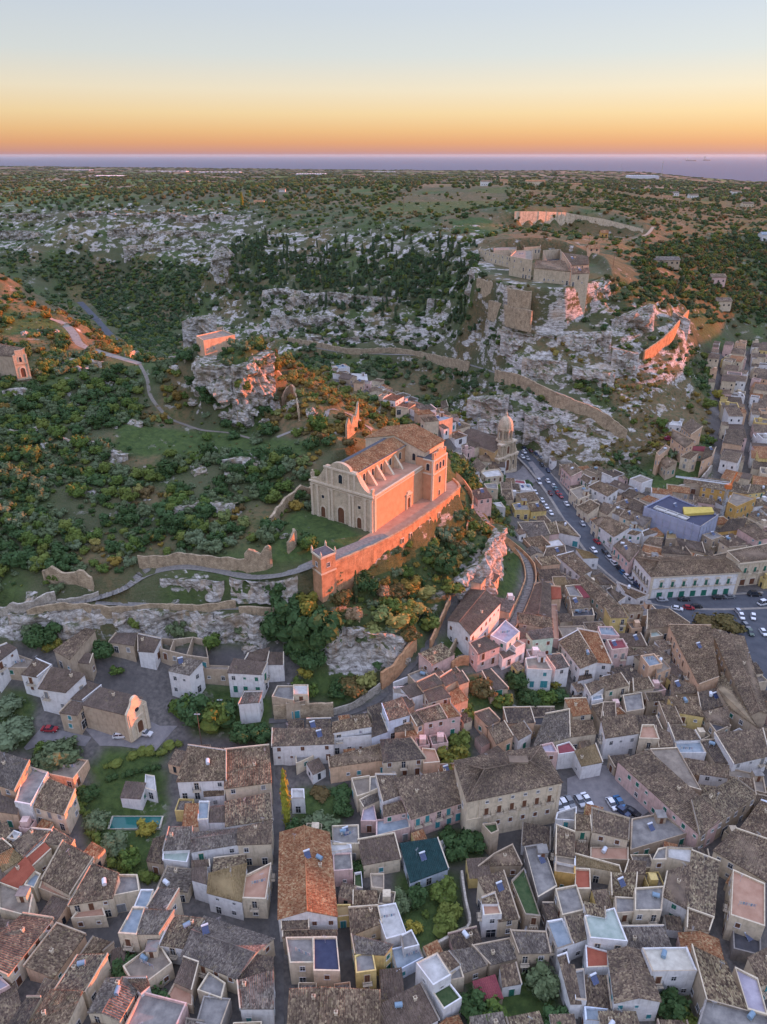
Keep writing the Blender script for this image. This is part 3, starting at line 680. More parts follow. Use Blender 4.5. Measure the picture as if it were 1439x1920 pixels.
mk_simple('floor_w', (.38, .37, .34), (.58, .56, .52), .5); mk_simple('floor_d', (.05, .05, .055), (.10, .095, .10), .5)
mk_simple('floor_n', (.17, .14, .11), (.30, .25, .19), .5); mk_simple('floor_l', (.28, .25, .29), (.43, .39, .43), .5)
mk_simple('floor_a', (.03, .035, .07), (.05, .055, .10), .5, .5); mk_simple('floor_e', (.03, .06, .02), (.07, .10, .04), 1)
mk_simple('floor_h', (.26, .18, .08), (.34, .25, .12), .6); mk_simple('floor_k', (.2, .17, .12), (.4, .34, .24), 2); mk_simple('floor_f', (.2, .15, .11), (.28, .22, .16), .6)
mk_simple('floor_c', (.46, .42, .34), (.60, .56, .46), .8); mk_simple('floor_q', (.01, .035, .035), (.02, .06, .06), 1, .4)
mk_simple('shutter_green', (.02, .13, .09), (.03, .18, .12), 3, .6); mk_simple('shutter_brown', (.12, .055, .03), (.18, .08, .045), 3, .6)
mk_simple('shutter_teal', (.04, .22, .24), (.06, .28, .30), 3, .6); mk_simple('shutter_grey', (.20, .20, .20), (.28, .28, .27), 3, .6)
mk_simple('shutter_wine', (.14, .04, .05), (.19, .06, .06), 3, .6)
mk_simple('glass', (.015, .02, .028), (.03, .04, .055), 1, .12, 0, .6); mk_simple('frame', (.55, .53, .50), (.66, .64, .60), 2)
mk_simple('stone_trim', (.52, .43, .31), (.66, .56, .42), 1.5); mk_simple('iron', (.02, .02, .022), (.04, .04, .042), 2, .5)
mk_simple('tank_blue', (.16, .25, .33), (.24, .33, .40), 2, .5); mk_simple('tank_white', (.55, .58, .62), (.68, .70, .72), 2, .5); mk_simple('metal', (.35, .36, .38), (.48, .49, .5), 2, .4)
mk_simple('panel', (.02, .035, .09), (.03, .05, .13), 2, .15, 0, .6)
WALLN = dict(w='white', c='cream', s='bare stone', p='pale pink', y='yellow', o='ochre', t='peach', g='mint green', b='bluish white', r='dark stone')
ROOFN = dict(n='grey-brown tiled roof', d='dark tiled roof', g='grey tiled roof', o='orange tiled roof', h='ochre tiled roof', k='speckled tiled roof', f='flat brown tiled roof')
for k_ in 'rmqtbavlwec': M['roof_' + k_] = M['floor_' + k_]
FLOORN = dict(g='grey roof terrace', t='terracotta roof terrace', b='blue-floored roof terrace', v='pale green roof terrace', r='red roof terrace', m='maroon roof', w='white roof terrace', d='dark flat roof', n='brown roof terrace', l='lavender roof terrace', a='navy roof terrace', e='green-carpeted roof terrace', c='pale gravel roof', q='dark green metal roof')

# shared window pieces (x across, y outwards = -y, z up, origin at the sill centre)
def unit_frame(w, h, mat, sill=True):
    mb = MB(); t = .12
    mb.box(-w / 2 - t, -w / 2, -.08, .02, -.0, h + t); mb.box(w / 2, w / 2 + t, -.08, .02, 0, h + t); mb.box(-w / 2, w / 2, -.08, .02, h, h + t)
    if sill: mb.box(-w / 2 - .2, w / 2 + .2, -.16, .02, -.12, 0)
    return mb.mesh('window_frame', M[mat])
def unit_pane(w, h, style):
    mb = MB()
    if style == 'glass':
        mb.box(-w / 2, w / 2, -.03, .01, 0, h, 0); mb.box(-.03, .03, -.055, .0, 0, h, 1); mb.box(-w / 2, w / 2, -.05, .0, h * .62, h * .62 + .05, 1)
        return mb.mesh('pane', [M['glass'], M['frame']])
    for s in (-1, 1):
        x0, x1 = (-w / 2, -.02) if s < 0 else (.02, w / 2)
        mb.box(x0, x1, -.07, .01, 0, h)
        for k in range(4): mb.box(x0 + .06, x1 - .06, -.09, -.06, h * (.06 + .24 * k), h * (.06 + .24 * k) + h * .14)
    return mb.mesh('shutter', M[style])
def unit_balcony(w):
    mb = MB(); mb.box(-w / 2, w / 2, -.95, .02, -.14, 0, 0)
    for x in (-w / 2 + .25, w / 2 - .25): mb.box(x - .08, x + .08, -.6, 0, -.45, -.14, 0)
    n = int(w / .28)
    for k in range(n + 1): x = -w / 2 + .04 + k * (w - .08) / n; mb.box(x - .018, x + .018, -.93, -.895, 0, .95, 1)
    for y in (-.62, -.32): mb.box(-w / 2 + .02, -w / 2 + .055, y, y + .035, 0, .95, 1); mb.box(w / 2 - .055, w / 2 - .02, y, y + .035, 0, .95, 1)
    mb.box(-w / 2, w / 2, -.95, -.88, .95, 1.0, 1); mb.box(-w / 2, -w / 2 + .06, -.95, 0, .95, 1.0, 1); mb.box(w / 2 - .06, w / 2, -.95, 0, .95, 1.0, 1)
    return mb.mesh('balcony', [M['stone_trim'], M['iron']])
SIZES = {'win': (.95, 1.35), 'small': (.7, .75), 'tall': (1.05, 2.25), 'door': (1.2, 2.3), 'gate': (2.1, 2.6)}
FR = {k: unit_frame(w, h, 'frame' if k != 'tall' else 'stone_trim', k not in ('door', 'gate', 'tall')) for k, (w, h) in SIZES.items()}
PN = {(k, s): unit_pane(*SIZES[k], s) for k in SIZES for s in ('glass', 'shutter_green', 'shutter_brown', 'shutter_teal', 'shutter_grey', 'shutter_wine')}
BALC = unit_balcony(2.0)
def unit_tank(mat):
    mb = MB(); n = 10
    mb.tube((-.75, 0, .75), (.75, 0, .75), .5, 12, 0)
    for x in (-.5, .5): mb.box(x - .06, x + .06, -.4, .4, 0, .4, 1)
    return mb.mesh('water_tank', [M[mat], M['metal']], True)
TANKS = [unit_tank('tank_blue'), unit_tank('tank_white')]
mb = MB(); mb.box(-.3, .3, -.25, .25, 0, 1.0, 0); mb.box(-.37, .37, -.32, .32, 1.0, 1.12, 0); mb.box(-.2, .2, -.15, .15, 1.12, 1.35, 1)
CHIM = mb.mesh('chimney', [M['wall_c'], M['roof_n']])
mb = MB(); mb.cyl((0, 0), .025, 0, 2.4, 5); mb.box(-.5, .5, -.015, .015, 2.3, 2.33)
for k in range(5): mb.box(-.45 + k * .2, -.43 + k * .2, -.25, .25, 2.3, 2.32)
ANT = mb.mesh('antenna', M['metal'])
mb = MB(); mb.face([(-.7, 0, 0), (.7, 0, 0), (.7, 1.4, .9), (-.7, 1.4, .9)], 0); mb.face([(-.7, .02, -.06), (-.7, 1.42, .84), (.7, 1.42, .84), (.7, .02, -.06)], 1)
for a_, b_ in (((-.7, 0, 0), (-.7, .02, -.06)),): pass
mb.tube((-.75, 1.45, 1.05), (.75, 1.45, 1.05), .22, 8, 1)
SOLAR = mb.mesh('solar_heater', [M['panel'], M['tank_white']])
mb = MB(); mb.box(-.6, .6, -.02, .02, 0, 1.0)
mb = MB()
for k in range(6): mb.box(-1.5 + k * .52, -1.1 + k * .52, -.01, .01, .55 + .1 * (k % 2), 1.45, k % 3)
mb.box(-1.7, -1.64, -.03, .03, 0, 1.6, 3); mb.box(1.64, 1.7, -.03, .03, 0, 1.6, 3); mb.box(-1.7, 1.7, -.01, .01, 1.45, 1.47, 3)
LAUNDRY = mb.mesh('laundry_line', [M['floor_w'], M['tank_blue'], M['floor_l'], M['metal']])

HOUSES = []; WINCAND = []; OCC_V = []; OCC_F = []; HB = []
TILES = dict(A0=(0, 1620, 3.997), A1=(360, 1620, 3.997), A2=(720, 1620, 3.997), A3=(1079, 1620, 3.997), B0=(0, 1340, 3.997), B1=(360, 1340, 3.997), B2=(720, 1340, 3.997), B3=(1079, 1340, 3.997),
             C0=(0, 1130, 4.797), C1=(300, 1130, 4.797), E=(700, 1080, 4.797), F=(960, 1060, 5.996), G=(960, 1200, 5.996), H=(1199, 1140, 5.996), I=(1160, 900, 5.158), J=(900, 900, 5.139), K=(830, 770, 5.139), L=(1090, 780, 4.123), O=(570, 680, 5.139), P=(0, 0, 1))
def tp(tile, x, y):
    ox, oy, s = TILES[tile]; return ox + x / s, oy + y / s
def lerp(a, b, t): return a + (b - a) * t
def roof_slope(mb, a, b, c, d, mi=0, rib=.42, amp=.085, sag=.08, rnd=None):   # a,b eave; c,d ridge (above b, a)
    a, b, c, d = map(Vector, (a, b, c, d)); L = max((b - a).length, (c - d).length); T = max((d - a).length, (c - b).length)
    n = max(2, int(L / rib)) * 2; m = 3
    wob = [[(mnoise.noise(Vector((a.x * .3 + i * .11, a.y * .3 + j * .9, 3.1)))) * sag for j in range(m + 1)] for i in range(n + 1)]
    P_ = []
    for i in range(n + 1):
        s = i / n; lo = a.lerp(b, s); hi = d.lerp(c, s); r_ = []
        for j in range(m + 1):
            q = lo.lerp(hi, j / m); q.z += (amp if i % 2 else -amp) * (0 if j == m and False else 1) + wob[i][j] * (1 if 0 < j < m else .3); r_.append(q)
        P_.append(r_)
    ou = rnd or random.random() * 50
    for i in range(n):
        for j in range(m):
            mb.quad(P_[i][j], P_[i + 1][j], P_[i + 1][j + 1], P_[i][j + 1], mi, [(ou + i / n * L, T * j / m), (ou + (i + 1) / n * L, T * j / m), (ou + (i + 1) / n * L, T * (j + 1) / m), (ou + i / n * L, T * (j + 1) / m)])
def rim(mb, pts, th=.16, mi=0):
    pts = [Vector(p) for p in pts]; n = len(pts); dn = Vector((0, 0, -th))
    for i in range(n):
        p, q = pts[i] + Vector((0, 0, -.055)), pts[(i + 1) % n] + Vector((0, 0, -.055)); mb.quad(p + dn, q + dn, q, p, mi, [(0, 0), (.3, 0), (.3, .2), (0, .2)])
    mb.face([p + dn for p in reversed(pts)], mi, [(0, 0)] * n)
def occ(pts, faces):
    i = len(OCC_V); OCC_V.extend([tuple(p) for p in pts]); OCC_F.extend([tuple(i + k for k in f) for f in faces])
def house(tile, pts, h, typ='s', wall='c', roof='n', win=1.0, style=None, label=None, extra=None, floors=None, ground=None, name=None, cat='house', px=True):
    px_ = [tp(tile, x, y) for x, y in pts] if px else pts
    uc, vc = sum(p[0] for p in px_) / 4, sum(p[1] for p in px_) / 4
    h *= .84
    px_ = [(uc + (a_ - uc) * 1.07, vc + (b_ - vc) * 1.07) for a_, b_ in px_]
    if ground is None and (tile == 'O' or (tile == 'K' and uc < 930 and vc < 905)):
        g0 = at_real(uc, vc, 9 + h); ground = float(hgrid(g0[0], g0[1])); ground = min(ground, 11.5)
    gz = hit(uc, vc, h)[2] - h if ground is None else ground
    h += random.uniform(0, .35)
    rise0 = {'s': .26, 'g': .15, 'G': .15, 'h': .2}.get(typ, 0)
    w = [np.array(at_real(u, v, gz + h)) for u, v in px_]
    if typ == 's':
        dep = (np.linalg.norm(w[2][:2] - w[1][:2]) + np.linalg.norm(w[3][:2] - w[0][:2])) / 2
        rise = min(2.6, dep * .24)
        for k in (2, 3): w[k] = np.array(at_real(*px_[k], gz + h + rise))
    elif typ in 'gG':
        e = (w[2] - w[1], w[3] - w[0]) if typ == 'g' else (w[1] - w[0], w[2] - w[3])
        rise = min(2.8, (np.linalg.norm(e[0][:2]) + np.linalg.norm(e[1][:2])) / 4 * .38)
    elif typ == 'h': rise = min(3.0, min(np.linalg.norm((w[1] - w[0])[:2]), np.linalg.norm((w[2] - w[1])[:2])) / 2 * .36)
    else: rise = 0
    area = sum(w[i][0] * w[(i + 1) % 4][1] - w[(i + 1) % 4][0] * w[i][1] for i in range(4)) / 2
    if area <= 0: print('BAD ORDER', tile, pts, area); return None
    c = sum(w) / 4; base = min(float(hgrid(p[0], p[1])) for p in w + [c]); bz = min(base, gz) - 1.2
    q = [Vector((p[0] - c[0], p[1] - c[1], 0)) for p in w]            # outline, local
    inn = [v * (1 - min(.35, v.length * .05) / max(v.length, .1)) for v in q]     # wall line slightly inside the eaves
    nm = name or {'u': 'ruined_building'}.get(typ, 'house')
    root = empty(nm, (c[0], c[1], gz)); lb = bz - gz
    wm, mats = MB(), [M['wall_' + wall], M[random.choice(['stone_trim', 'wall_s', 'wall_' + wall, 'wall_c', 'floor_n'])]]
    fl = typ in 'fu'
    P2 = [(v.x, v.y) for v in inn] if not fl else [(v.x, v.y) for v in q]
    info = dict(root=root, typ=typ, wall=wall, roof=roof, u=uc, v=vc, h=h, c=c, gz=gz, label=label, area=area, nm=nm, cat=cat, q=q)
    if fl:
        par = random.uniform(.3, .75) if typ == 'f' else 0
        t_ = .28; cin = [v * (1 - t_ * 1.4 / max(v.length, 1)) for v in q]
        for i in range(4):
            j = (i + 1) % 4; zt = h + par
            wm.quad((q[i].x, q[i].y, lb), (q[j].x, q[j].y, lb), (q[j].x, q[j].y, zt), (q[i].x, q[i].y, zt))
            wm.quad((q[i].x, q[i].y, zt), (q[j].x, q[j].y, zt), (cin[j].x, cin[j].y, zt), (cin[i].x, cin[i].y, zt), 1 if random.random() < .5 else 0)
            zi = h - .05 if typ == 'f' else -.4
            wm.quad((cin[j].x, cin[j].y, zi), (cin[i].x, cin[i].y, zi), (cin[i].x, cin[i].y, zt), (cin[j].x, cin[j].y, zt))
        wm.build('wall', mats, root)
        if typ == 'f':
            rm = MB(); cc = [(v.x, v.y) for v in cin]; rm.prism(cc, h - .2, h)
            rm.build('terrace', M['floor_' + roof], root)
        else:
            rm = MB(); rm.prism([(v.x, v.y) for v in cin], -.5, .05); rm.build('floor', M['floor_d'], root)
        tops = [h + par] * 4
    else:
        tops = [h, h, h + rise, h + rise] if typ == 's' else [h] * 4
        for i in range(4):
            j = (i + 1) % 4
            zi, zj = tops[i] - .1, tops[j] - .1
            pts_ = [(P2[i][0], P2[i][1], lb), (P2[j][0], P2[j][1], lb), (P2[j][0], P2[j][1], zj), (P2[i][0], P2[i][1], zi)]
            gable = (typ == 'g' and i in (1, 3)) or (typ == 'G' and i in (0, 2))
            if gable: pts_.insert(3, ((P2[i][0] + P2[j][0]) / 2, (P2[i][1] + P2[j][1]) / 2, h + rise - .12))
            wm.face(pts_)
        Q = [Vector((v.x, v.y, tops[i])) for i, v in enumerate(q)]
        rm = MB()
        if typ == 's': roof_slope(rm, Q[0], Q[1], Q[2], Q[3]); rim(rm, Q)
        elif typ in 'gG':
            if typ == 'G': Q = Q[1:] + Q[:1]
            m1, m2 = (Q[0] + Q[3]) / 2 + Vector((0, 0, rise)), (Q[1] + Q[2]) / 2 + Vector((0, 0, rise))
            roof_slope(rm, Q[0], Q[1], m2, m1); roof_slope(rm, Q[2], Q[3], m1, m2); rim(rm, [Q[0], Q[1], m2, m1]); rim(rm, [Q[2], Q[3], m1, m2])
            rm.tube(m1 + Vector((0, 0, .03)), m2 + Vector((0, 0, .03)), .13, 6)
        else:
            L1 = (Q[1] - Q[0]).length; L2 = (Q[2] - Q[1]).length
            if L2 > L1: Q = Q[1:] + Q[:1]; L1, L2 = L2, L1
            f = L2 / L1 / 2; m1 = (Q[0] + Q[3]) / 2; m2 = (Q[1] + Q[2]) / 2; r1 = m1.lerp(m2, f) + Vector((0, 0, rise)); r2 = m2.lerp(m1, f) + Vector((0, 0, rise))
            roof_slope(rm, Q[0], Q[1], r2, r1); roof_slope(rm, Q[2], Q[3], r1, r2); roof_slope(rm, Q[1], Q[2], r2, r2); roof_slope(rm, Q[3], Q[0], r1, r1); rim(rm, Q)
            for a_, b_ in ((r1, r2), (Q[0], r1), (Q[3], r1), (Q[1], r2), (Q[2], r2)): rm.tube(a_ + Vector((0, 0, .04)), b_ + Vector((0, 0, .04)), .12, 5)
        rm.build('roof', M['roof_' + roof], root)
        if typ == 's':                       # party walls standing above the tiles
            for (i, j) in ((1, 2), (3, 0), (2, 3)):
                if random.random() < (.45 if (i, j) != (2, 3) else .3):
                    a_, b_ = Q[i], Q[j]; d_ = (b_ - a_); d_.z = 0; d_.normalize(); nn = Vector((d_.y, -d_.x, 0)) * .26; up = Vector((0, 0, random.uniform(.2, .4)))
                    A, B = a_ - nn, b_ - nn; lo = Vector((0, 0, -.5))
                    wm.quad(a_ + lo, b_ + lo, b_ + up, a_ + up); wm.quad(B + lo, A + lo, A + up, B + up); wm.quad(a_ + up, b_ + up, B + up, A + up, 1); wm.quad(A + lo, a_ + lo, a_ + up, A + up); wm.quad(b_ + lo, B + lo, B + up, b_ + up)
        wm.build('wall', mats, root)
    o3 = [(c[0] + P2[i][0] * .97, c[1] + P2[i][1] * .97, bz) for i in range(4)] + [(c[0] + P2[i][0] * .97, c[1] + P2[i][1] * .97, gz + tops[i] - .15) for i in range(4)]
    occ(o3, [(0, 1, 5, 4), (1, 2, 6, 5), (2, 3, 7, 6), (3, 0, 4, 7), (4, 5, 6, 7)])
    # candidate openings
    st = style or random.choice(['shutter_green', 'shutter_brown', 'glass', 'glass', 'shutter_brown', 'shutter_grey', 'shutter_teal'])
    for i in range(4):
        j = (i + 1) % 4; a_, b_ = Vector((*P2[i], 0)), Vector((*P2[j], 0)); d_ = b_ - a_; L = d_.length
        if L < 2.2: continue
        d_.normalize(); nrm = Vector((d_.y, -d_.x, 0)); tocam = Vector((-c[0], -c[1], 0)).normalized()
        if nrm.dot(tocam) < .08: continue
        nf = floors or max(1, int((h + .4) / 3.05)); nb = max(1, int(L / 2.9)); hj = min(tops[i], tops[j])
        for f in range(nf):
            for k in range(nb):
                if random.random() > .82 * win: continue
                x = (k + .5) / nb * L + random.uniform(-.25, .25)
                if f == 0: kind = random.choices(['door', 'win', 'small', 'gate'], [5, 3, 2, 1.0])[0]
                else: kind = random.choices(['win', 'tall', 'small'], [5, 3, 1.5])[0]
                zf = (f * hj / nf) + {'door': .05, 'gate': .05, 'win': 1.0, 'small': 1.4, 'tall': .18}[kind]
                if zf + SIZES[kind][1] > hj - .25: continue
                if x < SIZES[kind][0] * .5 + .3 or x > L - SIZES[kind][0] * .5 - .3: continue
                WINCAND.append((root, a_ + d_ * x + Vector((0, 0, zf)), nrm, kind, st if random.random() < .8 else 'glass', kind == 'tall' and random.random() < .75, 'vis'))
    # roof clutter
    if area > 25 and typ in 'sfgG':
        def on_roof(s, t):
            p = (q[0] * (1 - s) * (1 - t) + q[1] * s * (1 - t) + q[2] * s * t + q[3] * (1 - s) * t)
            z = h if fl else (h + rise * t if typ == 's' else h + rise * (1 - abs(2 * (t if typ == 'g' else s) - 1)))
            return Vector((p.x, p.y, z))
        if typ == 'f':
            if random.random() < .25: link('water_tank', random.choice(TANKS), root, on_roof(random.uniform(.2, .8), random.uniform(.6, .85)), random.uniform(0, 3))
            if random.random() < .35: link('laundry_line', LAUNDRY, root, on_roof(random.uniform(.35, .65), random.uniform(.3, .6)), random.uniform(-.4, .4))
            if area > 40 and random.random() < .4:
                p = on_roof(.78, .78); hb = MB(); hb.box(-1.1, 1.1, -1.1, 1.1, 0, 2.2, 0); hb.box(-1.25, 1.25, -1.25, 1.25, 2.2, 2.32, 1); hb.box(-.4, .4, -1.14, -1.1, .02, 1.9, 2)
                o = hb.build('stair_hut', [M['wall_' + wall], M['floor_g'], M['shutter_brown']], root); o.location = p
        else:
            if random.random() < .5: link('chimney', CHIM, root, on_roof(random.uniform(.15, .85), random.uniform(.45, .8)) - Vector((0, 0, .25)), math.atan2(q[1].y - q[0].y, q[1].x - q[0].x))
            if random.random() < .12: link('water_tank', random.choice(TANKS), root, on_roof(random.uniform(.2, .8), random.uniform(.5, .8)), random.uniform(0, 3))
        if random.random() < .45: link('antenna', ANT, root, on_roof(random.uniform(.1, .9), random.uniform(.6, .9)) - Vector((0, 0, .1)), random.uniform(0, 3))
        if random.random() < .12: link('solar_heater', SOLAR, root, on_roof(random.uniform(.2, .8), random.uniform(.4, .7)) + Vector((0, 0, .1)), .4)
    HOUSES.append(info); return info
